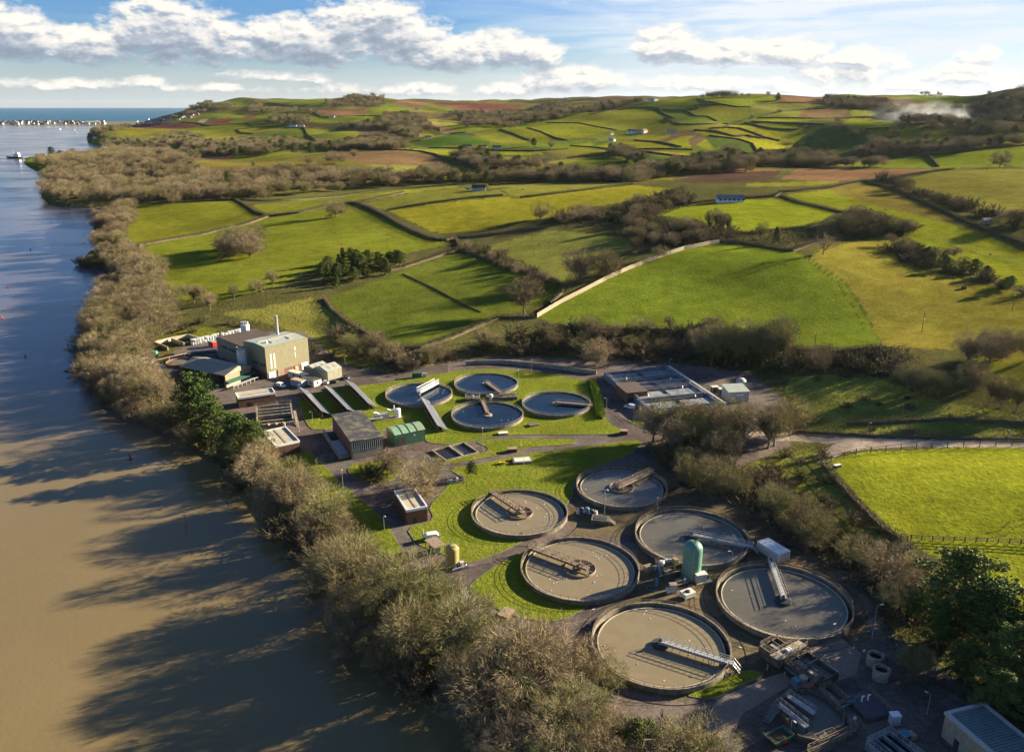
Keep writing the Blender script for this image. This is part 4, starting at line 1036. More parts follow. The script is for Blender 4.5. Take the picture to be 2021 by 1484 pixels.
single('pine1', 930,940,5.5, "dark round shrub-like pine beside the path on the big lawn", 1.15)
single('coppice2', 775,935,9, "bare bushy tree on the road island in front of the window building", 1.2)
single('bush3', 722,938,5, "green clipped stump shrubs on the road island", 1.6)
single('bush3', 752,946,4.5, "green shrub at the lower tip of the road island", 1.5)
single('oak2', 1050,1320,11, "small pale bare tree standing alone in the lower yard", 0.95)
single('gnarled', 1145,1345,11, "dark-trunked bare tree leaning over the nearest round tank", 1.0)
single('oak3', 1155,1352,11, "twiggy bare tree in front of the nearest round tank", 1.1)
single('ivy2', 1205,1372,9, "ivy-green bare tree just below the nearest round tank", 1.0)
single('coppice1', 1803,1335,8, "small bare tree in the shade beside the round concrete posts", 1.1)
for i, (u, v, h, k, w) in enumerate([(395,868,27,'pine1', 0.95),(425,885,19,'pine2', 1.0),(468,915,19,'pine1', 1.15),(503,902,14,'pine2', 1.3)]):
    single(k, u, v, h, ["tallest dark pine on the river bank beside the works yard", "dark pine right behind the tallest bank pine", "broad dark pine beside the white-roofed lower hut", "low spreading pine nearest the white-roofed hut"][i], w)
for i, (u, v, h, k, w) in enumerate([(1885,1240,21,'holm1', 1.3),(1945,1285,18,'pine2', 1.25),(1850,1280,12,'pine1', 1.0),(1990,1370,17,'holm2', 1.1),(1900,1340,10,'holm1', 1.0),(2040,1300,16,'pine1', 1.2),(1965,1430,13,'holm2', 1.1),(2060,1440,15,'holm1', 1.2),(1800,1225,8,'pine2', 1.1)]):
    single(k, u, v, h, ["largest rounded evergreen on the lower right edge of the meadow", "dark pine beside the meadow behind the round concrete posts", "bluish pine left of the largest rounded evergreen", "tall evergreen at the right frame edge behind the corrugated roof", "yellowish low evergreen in front of the dark group",
        "dark pine at the right edge below the meadow", "evergreen beside the corrugated-roof building", "evergreen in the lower right corner behind the corrugated roof", "small pine at the left end of the dark evergreen group"][i], w)
# the wood that stands right of the frame and throws the long shadows across the inlet works
for i, (u, v, h, k) in enumerate([(2120,1330,17,'oak1'),(2150,1390,18,'holm2'),(2190,1460,18,'oak2'),(2230,1390,17,'oak3'),(2130,1470,17,'holm1'),(2240,1300,17,'oak1'),(2160,1540,18,'oak2'),(2250,1500,18,'pine1'),(2090,1400,15,'oak3'),(2300,1420,18,'holm1')]):
    single(k, u, v, h, "tall tree of the wood beyond the lower right frame edge", 1.2, "trees of the wood beyond the right edge")
# conifer plantation block
CB = scatter(T('1',(1780,1150),(1840,1110),(1960,1060),(2021,1060),(2150,1060),(2360,1060),(2390,1040),(2280,1110),(2130,1160),(1860,1220)), 11,21)
for p in CB: PEND.append((['holm1', 'pine1', 'holm2', 'cone1'][int(p[0]) % 4], p[0], p[1], random.uniform(8,12), 1.15,'dark conifer block', 'evergreens of the dark conifer block'))
# headland wood and valley woods: the largest stand alone, the rest merges
HEAD = [(82,395),(150,404),(270,402),(330,404),(450,396),(430,370),(385,330),(330,300),(240,298),(140,310),(70,320),(98,348),(84,372)]
head_pts = scatter(HEAD, 21,31)
val_pts = np.concatenate([scatter([(380,396),(465,398),(560,390),(660,380),(760,372),(900,362),(900,348),(800,352),(700,350),(560,345),(440,350),(400,370)], 19,32)])
wood = sorted([(p, 'headland wood', 0) for p in head_pts] + [(p, 'valley wood', 1) for p in val_pts], key=lambda q: np.hypot(q[0][0], q[0][1]))
r_ = np.random.default_rng(77)
far_pts = {0: [], 1: []}
NEAR_MAX = 12
for i, (p, ph, w) in enumerate(wood):
    if i < NEAR_MAX:
        k = ['oak1', 'oak2', 'oak3', 'coppice1', 'ash1', 'oak1', 'pine1', 'oak3', 'ash2', 'oak2'][r_.integers(10)]
        PEND.append((k, p[0], p[1], r_.uniform(14,20), 1.15, ph, 'trees of the ' + ph))
    else: far_pts[w].append(p)
# keep the bare trees that show largest; the smallest ones become one mass
bt = sorted([q for q in PEND if KIND_NAME[q[0][:3]] == 'bare_tree'], key=lambda q: -q[3] / math.hypot(q[1], q[2]))
small = bt[205:]
PEND = [q for q in PEND if q not in small]
# resolve labels: rank of each tree by distance to its closest landmark
buckets = {}
for q in PEND:
    nm = KIND_NAME[q[0][:3]]
    lm = min(LAND, key=lambda L: (LAND[L][0] - q[1]) ** 2 + (LAND[L][1] - q[2]) ** 2)
    buckets.setdefault((nm, lm, q[5]), []).append((math.hypot(LAND[lm][0] - q[1], LAND[lm][1] - q[2]), q))
n_pl = 0
for (nm, lm, ph), lst in buckets.items():
    lst.sort(key=lambda t: t[0])
    for i, (d, q) in enumerate(lst):
        if 'wood' in ph: lab = f"bare or ivy-dark tree in the dense {ph}" if nm != 'pine_tree' else f"dark pine rising out of the {ph}"
        elif i < len(ORD): lab = f"{ORD[i]}nearest {WORD[nm]} to the {lm}, in the {ph}"
        else: lab = f"{WORD[nm]} deep in the {ph}, far from the {lm}"
        lab = lab.replace('nearest', 'nearest', 1)
        if len(lab.split()) > 16: lab = f"{ORD[i] if i < len(ORD) else 'far '}nearest {WORD[nm]} to the {lm}"
        put_plant(q[0], q[1], q[2], q[3], lab, q[6] if nm != 'pine_tree' or 'wood' not in ph else 'pines in the ' + ph, None, q[4])
        n_pl += 1
print('plants', n_pl)
# ---- distant woods as masses
r_ = np.random.default_rng(5)
if small: merged_wood('distant_woodland', [(q[1], q[2], hg(q[1], q[2]) - .1) for q in small], 'smaller bare trees of the upper river bank and the upper field edges', 'wood', [q[3] for q in small], 1.2)
for w, nm in ((0, "bare brown trees of the headland wood, seen as one mass"),(1, "bare trees of the valley wood, seen as one mass")):
    if far_pts[w]: merged_wood("distant_woodland", far_pts[w], nm, "wood", r_.uniform(12,21, len(far_pts[w])), 1.25)
FARW = [
 ("wooded cliff top at the left end of the far hills", 20, T('B',(60,190),(180,120),(260,118),(380,150),(560,130),(520,160),(380,190),(300,190),(160,230),(0,260),(-120,290))),
 ("tree strip under the far hilltop fields", 18, T('B',(640,190),(780,110),(800,190),(1000,185),(1320,185),(1340,215),(950,215),(800,230),(680,215))),
 ("dark wooded hilltop in the middle distance", 20, T('B',(1380,130),(1740,60),(1900,50),(2021,70),(2021,160),(1830,160),(1560,160),(1430,150))),
 ("brown wood around the farm on the left hills", 18, T('B',(820,300),(900,265),(1200,265),(1260,300),(1290,345),(1060,345),(960,345),(850,330))),
 ("wood behind the shaded field of the left hills", 18, T('B',(1500,350),(1650,330),(1900,330),(2021,360),(2021,400),(1700,380))),
 ("tree line behind the house with white gables", 17, T('B',(0,540),(200,520),(420,520),(640,520),(640,500),(900,500),(1080,510),(1230,560),(1060,620),(660,660),(440,660),(200,650),(0,640))),
 ("scrubby wood at the foot of the rounded far fields", 16, T('B',(1230,560),(1400,540),(1560,550),(1700,530),(1900,520),(2021,560),(2021,580),(1560,600),(1340,585))),
 ("large brown wood on the far valley side", 19, T('C',(180,290),(420,280),(600,330),(640,420),(700,440),(780,490),(700,470),(560,440),(540,500),(420,560),(280,480),(180,380))),
 ("wood in the valley left of the shaded hill", 18, T('C',(0,540),(180,520),(400,570),(440,620),(380,640),(180,630),(0,640),(-200,600))),
 ("bare woodland filling the far middle valley", 19, T('C',(840,270),(1050,270),(1300,280),(1500,300),(1700,290),(2021,240),(2021,320),(1700,380),(1450,420),(1200,410),(1000,420),(980,360),(860,310))),
 ("wooded far ridge left of the green hill", 20, T('D',(-200,250),(0,180),(200,140),(190,250),(420,210),(640,170),(960,160),(690,230),(360,290),(100,330),(-100,350),(-250,380))),
 ("clump beside the ploughed shade field", 17, T('C',(860,720),(960,690),(1180,690),(1280,760),(1300,830),(1180,860),(1000,790))),
 ("thicket in the hollow left of the white house", 16, T('C',(1200,720),(1330,720),(1350,790),(1600,790),(1850,800),(1860,840),(1700,830),(1300,830),(1230,760))),
 ("valley scrub behind the caravan field", 15, T('C',(700,930),(1000,930),(1300,910),(1560,880),(1800,900),(2000,930),(2000,955),(1600,955),(1200,965),(760,970))),
 ("long band of bare trees in the hidden valley", 17, T('D',(0,900),(200,850),(420,880),(760,900),(900,880),(1200,870),(1560,850),(1900,830),(2100,830),(2100,850),(1560,880),(1240,900),(900,960),(400,960),(0,960))),
 ("trees along the valley lane behind the brown fields", 16, T('E',(1000,990),(1500,1000),(2000,990),(2021,1015),(1500,1020),(1000,1018))),
 ("trees below the sunlit middle fields", 17, T('D',(620,660),(760,640),(900,720),(1000,800),(860,800),(760,740),(620,700))),
 ("brown wood below the shaded valley slope", 18, T('D',(1240,800),(1500,770),(1700,720),(1900,720),(1980,780),(1900,830),(1600,850),(1200,880),(950,880),(1000,830))),
 ("brown valley wood left of the tall conifer", 17, T('E',(360,930),(700,900),(1000,880),(1250,900),(1450,900),(1480,1010),(1000,1010),(400,1020),(0,1040),(0,930))),
 ("wood on the ridge between brown and green fields", 19, T('E',(1310,230),(1500,220),(1700,250),(2021,260),(2021,340),(1700,330),(1390,310))),
 ("hanging wood down the right side of the round hill", 19, T('F',(0,270),(330,260),(480,300),(600,420),(860,500),(1050,560),(1050,600),(800,540),(640,530),(400,420),(330,340),(0,330))),
 ("shaded woodland on the right-hand hillside", 20, T('F',(560,300),(800,330),(1000,340),(1300,350),(1500,300),(1700,200),(2100,160),(2150,620),(1900,640),(1560,680),(1300,630),(1200,560),(1050,540),(860,470),(600,380))),
 ("scrub at the foot of the round hill", 16, T('F',(300,760),(560,770),(760,770),(940,740),(1040,780),(1060,830),(900,860),(660,860),(400,890),(100,900),(0,880),(200,800))),
 ("trees in the shaded combe left of the round hill", 17, T('E',(1500,480),(1560,560),(1700,620),(1900,690),(1990,760),(1960,830),(1880,720),(1600,600),(1480,540))),
 ("bare trees of the valley road on the right", 16, T('F',(1080,740),(1240,760),(1500,740),(1660,760),(2021,720),(2021,755),(1600,790),(1300,830),(1090,840))),
 ("wooded skyline of the right-hand hill", 16, T('F',(560,185),(800,165),(1000,165),(1300,150),(1500,150),(1800,120),(2100,100),(2100,150),(1600,165),(800,190))),
 ("river front trees below the far village", 16, T('A',(860,510),(900,420),(1000,370),(1250,350),(1330,345),(1290,372),(1090,420),(1160,470),(1280,500),(1400,540),(1050,575),(980,560),(1000,515))),
 ("trees between the farm and the headland", 17, T('A',(1400,540),(1640,480),(1720,440),(1900,430),(2021,480),(2021,560),(1800,560),(1500,590),(1300,570))),
]
for i, (lab, h, poly) in enumerate(FARW):
    d0 = np.median(np.hypot(*cast(poly)[:, :2].T))
    P = scatter(poly, max(13.0, d0 * 0.0075), 100 + i)
    if len(P) == 0: continue
    if len(P) > 900: P = P[r_.permutation(len(P))[:900]]
    hs = r_.uniform(0.62,1.05, len(P)) * h
    dk = r_.random(len(P)) < 0.13
    merged_wood("distant_woodland", P[~dk], lab, "wood", hs[~dk], 1.25)
    if dk.sum() > 3: merged_wood("distant_evergreens", P[dk], "dark evergreens among the " + lab.split(' ', 1)[1] if len(lab.split()) < 12 else "dark evergreens within " + lab, "wood", hs[dk] * 1.1,1.0,('pine1', 'holm1', 'pine2'))

# ---- hedges: each a thing, a lumpy strip of twigs
def hedge_mesh(pts, h, w, dens, seed, fine):
    r = np.random.default_rng(seed)
    seg = np.diff(pts[:, :2], axis=0); L = np.hypot(*seg.T); tot = L.sum()
    V, Tt = [], []
    # solid inner core (a bank) as lumpy cross sections
    step = max(1.2, tot / 160)
    s = np.arange(0, tot + step * 0.5, step); cum = np.concatenate([[0], np.cumsum(L)])
    ii = np.clip(np.searchsorted(cum, s, 'right') - 1,0, len(L) - 1)
    t = np.clip((s - cum[ii]) / np.maximum(L[ii], 1e-6), 0,1)
    c = pts[ii, :2] + seg[ii] * t[:, None]
    nrm = np.stack([-seg[ii, 1], seg[ii, 0]], -1) / np.maximum(L[ii], 1e-6)[:, None]
    z = HG(c[:, 0], c[:, 1])
    kk = 0.62 if dens > 10 else 1.0
    prof = [(-0.5 * kk, -0.3),(-0.46 * kk, 0.45 * kk),(-0.2 * kk, 0.86 * kk),(0.2 * kk, 0.9 * kk),(0.46 * kk, 0.45 * kk),(0.5 * kk, -0.3)]
    np_ = len(prof)
    hh = h * r.uniform(0.7,1.12, len(s)); ww = w * r.uniform(0.8,1.15, len(s))
    rows = np.stack([np.stack([c[:, 0] + nrm[:, 0] * a * ww, c[:, 1] + nrm[:, 1] * a * ww, z + b * hh + r.normal(size=len(s)) * 0.06 * h], -1) for a, b in prof], 1)
    n = len(s)
    V = rows.reshape(-1,3)
    q = np.array([[i * np_ + k, i * np_ + k + 1,(i + 1) * np_ + k + 1,(i + 1) * np_ + k] for i in range(n - 1) for k in range(np_ - 1)])
    # twigs standing out of it
    m = int(tot * dens)
    parts = [(V, None, q)]
    if m:
        j = r.integers(0, n - 1, m); f = r.random(m)[:, None]
        cc = c[j] * (1 - f) + c[j + 1] * f; zz = z[j] * (1 - f[:, 0]) + z[j + 1] * f[:, 0]
        off = r.uniform(-.5,.5, m) * w
        a = np.stack([cc[:, 0] + nrm[j, 0] * off, cc[:, 1] + nrm[j, 1] * off, zz + r.uniform(0.15,0.9, m) * h], -1)
        d = r.normal(size=(m, 3)) * 0.5; d[:, 2] = np.abs(d[:, 2]) + 0.35
        d *= (h * r.uniform(0.25,0.55, m))[:, None]
        o = np.cross(d, r.normal(size=(m, 3))); o /= np.linalg.norm(o, axis=1)[:, None]; o *= fine * r.uniform(0.6,1.2, m)[:, None]
        tv = np.stack([a - o, a + o, a + d], 1).reshape(-1,3)
        parts.append((tv, np.arange(len(tv)).reshape(-1,3), None))
    return merge(parts)
HEDGES = [
 ("dark clipped hedge below the riverside field", 3.2,3.0, T('p',(274,486),(340,474),(400,464),(440,454),(490,443),(531,428),(590,421),(650,408),(690,402),(705,403))),
 ("short bushy hedge from the wood down to the field corner", 2.6,2.6, T('p',(466,396),(487,408),(505,420),(531,428))),
 ("hedge behind the riverside field under the wood", 2.2,3.0, T('p',(300,402),(380,400),(460,395),(520,397),(600,394),(676,388))),
 ("hedge along the top of the first bright strip", 2.2,3.0, T('p',(676,388),(740,378),(800,373),(902,365))),
 ("hedge between the first and second bright strips", 2.4,3.0, T('p',(690,403),(720,398),(750,391),(790,383),(833,376),(880,371),(913,369))),
 ("broken hedge between the second strip and the long bright field", 2.2,2.6, T('p',(764,416),(800,409),(868,399),(930,391),(992,386))),
 ("bushy hedge on the upper side of the long bright field", 2.4,3.0, T('p',(1027,391),(1080,385),(1150,377),(1210,369),(1250,365))),
 ("dark hedge on the brow behind the long bright field", 2.6,4.0, T('p',(965,366),(1051,362),(1110,360),(1240,359),(1330,362),(1420,364),(1545,357),(1640,360),(1700,358))),
 ("descending hedge with long shadow, left of the long bright field", 3.4,3.2, T('p',(705,403),(730,412),(760,428),(790,446),(820,460),(850,472),(880,476),(899,470))),
 ("hedge along the lower edge of the long bright field", 2.8,3.2, T('p',(899,470),(940,468),(990,462),(1040,452),(1086,440),(1130,430),(1180,412))),
 ("hedge above the conifer block and the middle field", 2.8,3.2, T('p',(770,535),(800,528),(850,512),(893,498),(909,490),(899,472))),
 ("hedge between the middle field and the rough pasture", 2.4,3.0, T('p',(909,496),(950,508),(1006,528),(1060,548),(1110,566),(1108,580),(1085,600))),
 ("low hedge line splitting the middle field", 0.9,1.2, T('p',(795,541),(830,557),(870,577),(910,598),(950,617))),
 ("hedge on the lower left of the middle field", 2.4,3.0, T('p',(640,590),(655,612),(690,640),(730,662),(765,686))),
 ("dark hedge under the middle field on the bank", 2.6,4.0, T('p',(765,686),(800,690),(832,686),(890,668),(955,640),(985,628),(1055,628))),
 ("hedge at the foot of the big sunlit pasture", 2.8,4.0, T('p',(1095,646),(1180,652),(1280,652),(1380,655),(1480,668),(1580,692),(1660,696),(1740,688))),
 ("hedge between the rough pasture and the timber fence", 2.6,3.0, T('p',(1290,486),(1250,500),(1221,505),(1175,520))),
 ("wooded hedge along the top of the big sunlit pasture", 2.6,3.2, T('p',(1420,478),(1470,482),(1520,490),(1562,497),(1600,484),(1640,474),(1700,466),(1740,468))),
 ("hedge on the right side of the bright upper paddock", 2.6,3.2, T('p',(1704,359),(1740,368),(1770,378),(1815,398),(1864,418),(1909,440),(1960,460),(2040,488))),
 ("hedge between the brown hill and the brown strip", 2.4,3.0, T('p',(1760,352),(1800,346),(1853,338),(1900,334),(2030,329))),
 ("hedge above the cricket ground", 2.4,3.2, T('p',(1250,420),(1320,408),(1400,398),(1452,393),(1530,388),(1541,380),(1580,378),(1640,372),(1700,360))),
 ("hedge along the right side of the cricket ground", 2.4,3.0, T('p',(1541,388),(1580,402),(1620,410),(1652,418),(1668,420))),
 ("hedge along the lower edge of the cricket ground", 2.4,3.0, T('p',(1452,462),(1500,462),(1541,455),(1590,450),(1610,444))),
 ("roadside hedge along the verge of the meadow lane", 1.6,2.6, T('p',(1570,853),(1640,856),(1720,861),(1820,864),(1920,867),(2050,868))),
 ("dark bramble hedge across the rough pasture", 2.2,3.4, T('p',(1670,838),(1740,836),(1800,832),(1860,830),(1930,832),(2050,838))),
 ("rough hedge along the fence on the left of the meadow", 1.8,2.4, T('p',(1625,920),(1650,950),(1680,985),(1710,1015),(1740,1045),(1780,1070),(1800,1085))),
 # farther hedges
 ("far hedge splitting the left hill fields", 2.5,4.0, T('B',(540,490),(640,455),(760,425),(900,400),(1000,372),(1210,365),(1240,430),(1340,505))),
 ("far hedge around the small curved field", 2.5,4.0, T('B',(980,352),(720,368),(540,385),(580,415),(700,430))),
 ("far hedge along the red ploughed field", 2.5,4.0, T('B',(0,310),(150,320),(280,350),(450,332),(650,325),(700,360))),
 ("far hedge below the pale brown hill field", 2.5,4.0, T('B',(950,215),(1310,215),(1390,262),(1500,258),(1700,248),(1960,250))),
 ("far hedge across the hilltop pasture", 2.5,4.0, T('B',(850,120),(950,130),(1100,155),(1250,140))),
 ("far hedge below the long bright valley field", 2.5,4.0, T('C',(0,640),(200,640),(380,640),(560,655),(700,685),(800,730),(870,765))),
 ("far hedge above the long bright valley field", 2.5,4.0, T('C',(470,632),(640,618),(900,622),(1100,628),(1340,648),(1760,650),(2021,630))),
 ("far hedge on the crest of the shaded hill", 2.5,4.0, T('C',(440,565),(560,545),(700,510),(850,480),(1000,465))),
 ("far hedge left on the rolling right hill", 2.5,4.0, T('C',(1350,435),(1480,480),(1640,545))),
 ("far hedge second on the rolling right hill", 2.5,4.0, T('C',(1620,420),(1760,460),(1900,520),(2021,545))),
 ("far hedge below the long green hillside", 2.5,4.0, T('D',(0,368),(330,374),(500,410),(690,442))),
 ("far hedge on the crest of the long green hillside", 2.5,4.0, T('D',(420,285),(760,232),(960,212),(1110,222),(1160,280),(1270,325),(1170,325),(1330,385),(1500,385),(1800,378))),
 ("far hedge zigzag on the upper green hill", 2.5,4.0, T('D',(1150,238),(1370,242),(1510,230),(1480,190),(1700,190))),
 ("far hedge down the upper green hill", 2.5,4.0, T('D',(1370,242),(1480,302),(1600,306),(1690,350))),
 ("far hedge from the hilltop clump", 2.5,4.0, T('D',(1490,135),(1650,170),(1780,192),(1900,210),(2021,212))),
 ("far lane hedge climbing the green hill", 3.0,5.0, T('E',(180,545),(330,490),(500,440),(640,405),(790,370),(1100,340),(1390,325))),
 ("far hedge around the green hilltop field", 2.5,4.0, T('E',(0,240),(160,280),(330,308),(480,305),(600,282),(870,255),(1300,268))),
 ("far hedge under the brown strip field", 3.0,4.0, T('E',(570,435),(900,438),(1300,445),(1590,440),(1800,425),(2021,432))),
 ("far hedge first below the brown strip field", 3.0,4.0, T('E',(500,480),(700,490),(1000,500),(1350,515))),
 ("far hedge second below the brown strip field", 3.0,4.0, T('E',(415,498),(560,530),(720,565),(1030,575),(1140,530))),
 ("far hedge running down the bright slope", 3.0,4.0, T('E',(0,560),(200,550),(350,560),(500,610),(640,665),(820,705))),
 ("far hedge on the lower bright slope", 3.0,4.0, T('E',(0,585),(100,600),(290,655),(420,645),(600,675))),
 ("far hedge at the foot of the bright slope", 3.0,4.0, T('E',(560,825),(800,820),(1000,810),(1170,805),(1330,830))),
 ("far hedge next to the valley bottom strips", 3.0,4.0, T('E',(540,870),(800,868),(1250,852))),
 ("far dark hedge beside the shaded hollow", 3.0,4.0, T('E',(0,645),(350,690),(500,740),(560,830))),
 ("far hedge over the round right hill", 3.0,4.0, T('F',(0,432),(230,432),(420,465),(640,545),(900,590),(1200,640),(1360,655))),
 ("far hedge across the round right hill", 2.5,3.5, T('F',(160,570),(330,560),(450,560),(620,553))),
 ("far hedge above the dark striped field", 3.0,4.0, T('F',(0,920),(300,908),(640,880),(1140,862),(1500,815),(2100,752))),
 ("far hedge between the two striped fields", 3.0,5.0, T('F',(820,880),(900,890),(960,950),(1010,1010))),
 ("far hedge between sunlit strips under the farm", 2.5,4.0, T('D',(230,600),(430,612),(660,635),(900,632),(1200,630),(1450,640))),
 ("far hedge right of the white farm", 2.5,4.0, T('D',(870,545),(1100,560),(1250,590),(1330,610))),
 ("far hedge in front of the shaded field", 3.0,4.0, T('D',(800,650),(1000,665),(1300,705),(1560,710))),
 ("far hedge over the small knoll", 2.5,4.0, T('D',(200,720),(400,700),(620,705))),
 ("far hedge on the slope with the striped grass", 2.5,4.0, T('D',(1470,440),(1620,450),(1860,500),(2021,495))),
 ("far double hedge with the farm track", 2.5,4.0, T('C',(560,800),(640,850),(700,900),(770,935))),
]
M_HEDGEF = twig_mat("far_hedge", (0.050,0.046,0.026),(0.070,0.060,0.036),(0.044,0.050,0.022))
for i, (lab, hh, ww, pts) in enumerate(HEDGES):
    P = cast(densify(pts, 6)[:-6] + [pts[-1]])
    # drop jumps over crests
    keep = [0]
    for j in range(1, len(P)):
        if np.hypot(*(P[j, :2] - P[keep[-1], :2])) < max(60.0,0.12 * np.hypot(*P[j, :2])): keep.append(j)
    P = P[keep]
    if len(P) < 2: continue
    rd = np.hypot(*P[:, :2].T).mean()
    far = rd > 1150
    v, t, q = hedge_mesh(P, hh, ww, 5.0 if far else 60.0,300 + i, 0.10 if far else 0.045)
    me = mesh_np("hedge", v, t, q, False, M_HEDGEF if far else M_HEDGE)
    o = bpy.data.objects.new("hedge", me); COL.objects.link(o)
    tag(o, lab, "hedge")
# ---- low undergrowth nobody could count
def undergrowth(label, polys, spacing, h, seed, mat, per=26):
    r = np.random.default_rng(seed); VV = []
    for poly in polys:
        P = scatter(poly, spacing, seed)
        for p in P:
            n = per
            s = h * r.uniform(0.5,1.2)
            a = np.stack([p[0] + r.normal(size=n) * spacing * 0.42, p[1] + r.normal(size=n) * spacing * 0.42, np.zeros(n)], -1)
            a[:, 2] = p[2] - 0.1 + r.uniform(0,0.35, n) * s
            d = r.normal(size=(n, 3)) * 0.6; d[:, 2] = np.abs(d[:, 2]) + 0.25; d *= (s * r.uniform(0.4,0.9, n))[:, None]
            o = np.cross(d, r.normal(size=(n, 3))); o /= np.linalg.norm(o, axis=1)[:, None]; o *= (0.10 * s * r.uniform(0.4,1.0, n))[:, None]
            VV.append(np.stack([a - o, a + o, a + d], 1).reshape(-1,3))
    V = np.concatenate(VV)
    ob = bpy.data.objects.new("undergrowth", mesh_np("undergrowth", V, np.arange(len(V)).reshape(-1,3), None, False, mat)); COL.objects.link(ob)
    tag(ob, label, "undergrowth", None, 'stuff')
undergrowth("brown bramble and dead growth under the river bank trees", [RIVER_A, RIVER_B], 3.2,2.0,400, M_BRAMBLE)
undergrowth("bramble and twiggy scrub on the bank above the works", [BANK], 3.0,2.0,401, M_BRAMBLE)
undergrowth("dark bramble under the trees beside the meadow", [EAST, [(1450,930),(1560,960),(1640,1040),(1740,1090),(1820,1130),(1800,1170),(1700,1120),(1600,1060),(1500,990)]], 2.6,3.2,402, M_BRAMBLE)
undergrowth("brown scrub and dead bracken in the corridors between the upper fields", [T('3',(380,890),(640,875),(830,855),(960,790),(1110,810),(1240,960),(1230,935),(960,930),(700,1000),(320,960),(300,920)), T('2',(1230,830),(1640,760),(1760,720),(2021,680),(2021,740),(1850,800),(2250,900),(2060,960),(1880,990),(1730,1000),(1640,860),(1300,870)), T('3',(1100,590),(1300,650),(1580,740),(1850,830),(2050,900),(2050,870),(1850,800),(1600,720),(1240,590))], 4.2,2.2,405, M_HEDGE, 20)
undergrowth("tussocky weeds on the rough green slopes", [FIELDS[20][1], FIELDS[19][1]], 2.4,0.9,403, M_TUSS, 14)
undergrowth("dead brown stalks on the rough green slopes", [FIELDS[20][1], FIELDS[19][1]], 4.0,1.3,406, M_BRAMBLE, 10)
undergrowth("shaded thicket floor in the lower right and foreground", [[(1730,1210),(1800,1215),(1900,1180),(2080,1250),(2100,1500),(1990,1480),(1880,1400),(1790,1390),(1740,1300)], [(1000,1400),(1100,1395),(1300,1430),(1480,1480),(1480,1520),(960,1520)]], 3.0,1.6,404, M_HEDGE)
# ------------------------------------------------------------------ mesh builder (coordinates local to the thing)
class MB:
    def __init__(s): s.v = []; s.f = []; s.sm = []
    def add(s, vs, fs, smooth_=False):
        o = len(s.v); s.v += [tuple(p) for p in vs]; s.f += [tuple(i + o for i in f) for f in fs]; s.sm += [smooth_] * len(fs); return s
    def box(s, x0, y0, z0, x1, y1, z1):
        return s.add([(x0, y0, z0),(x1, y0, z0),(x1, y1, z0),(x0, y1, z0),(x0, y0, z1),(x1, y0, z1),(x1, y1, z1),(x0, y1, z1)],
                     [(0,3,2,1),(4,5,6,7),(0,1,5,4),(1,2,6,5),(2,3,7,6),(3,0,4,7)])
    def bar(s, a, b, w, h=None, n=4):
        """square or round bar between two points"""
        a, b = Vector(a), Vector(b); d = b - a
        if d.length < 1e-6: return s
        d.normalize(); ref = Vector((0,0,1)) if abs(d.z) < 0.95 else Vector((1,0,0))
        u = d.cross(ref).normalized(); t = u.cross(d).normalized()
        h = w if h is None else h
        vs = []
        for p in (a, b):
            for k in range(n):
                an = 2 * math.pi * (k + 0.5) / n; r = 0.7071 if n == 4 else 0.5
                vs.append(p + u * math.cos(an) * w * r + t * math.sin(an) * h * r)
        fs = [(k, (k + 1) % n, n + (k + 1) % n, n + k) for k in range(n)] + [tuple(range(n - 1,-1,-1)), tuple(range(n, 2 * n))]
        return s.add(vs, fs, n > 6)
    def lathe(s, prof, n=24, c=(0,0), cap=True, a0=0.0, a1=2 * math.pi):
        """prof: list of (radius, z)"""
        full = abs(a1 - a0 - 2 * math.pi) < 1e-6
        m = n if full else n + 1
        vs = []
        for r, z in prof:
            for k in range(m):
                t = a0 + (a1 - a0) * k / n
                vs.append((c[0] + r * math.cos(t), c[1] + r * math.sin(t), z))
        fs = []
        for j in range(len(prof) - 1):
            for k in range(m if full else n):
                k2 = (k + 1) % m
                fs.append((j * m + k, j * m + k2,(j + 1) * m + k2,(j + 1) * m + k))
        if cap and full:
            fs.append(tuple(range((len(prof) - 1) * m, len(prof) * m)))
        return s.add(vs, fs, True)
    def prism(s, poly, z0, z1):
        n = len(poly)
        vs = [(x, y, z0) for x, y in poly] + [(x, y, z1) for x, y in poly]
        return s.add(vs, [(i, (i + 1) % n, n + (i + 1) % n, n + i) for i in range(n)] + [tuple(range(n - 1,-1,-1)), tuple(range(n, 2 * n))])
    def tube(s, pts, w, n=5):
        for a, b in zip(pts[:-1], pts[1:]): s.bar(a, b, w, None, n)
        return s
    def rail(s, pts, h=1.1, post=2.0, w=0.06, mid=True):
        """guard rail along a polyline: posts, top and middle rail"""
        for a, b in zip(pts[:-1], pts[1:]):
            a, b = Vector(a), Vector(b); L = (b - a).length; n = max(1, int(round(L / post)))
            for k in range(n + 1):
                p = a + (b - a) * k / n; s.bar(p, p + Vector((0,0, h)), w)
            s.bar(a + Vector((0,0, h)), b + Vector((0,0, h)), w)
            if mid: s.bar(a + Vector((0,0, h * .55)), b + Vector((0,0, h * .55)), w * .8)
        return s
    def build(s, name, mat, parent=None, smooth_auto=False):
        me = bpy.data.meshes.new(name)
        me.from_pydata(s.v, [], s.f)
        me.polygons.foreach_set('use_smooth', s.sm)
        bm = bmesh.new(); bm.from_mesh(me); bmesh.ops.recalc_face_normals(bm, faces=bm.faces); bm.to_mesh(me); bm.free()
        if any(s.sm): me.set_sharp_from_angle(angle=R(40))
        me.update(); me.materials.append(mat)
        o = bpy.data.objects.new(name, me); link(o, parent)
        return o
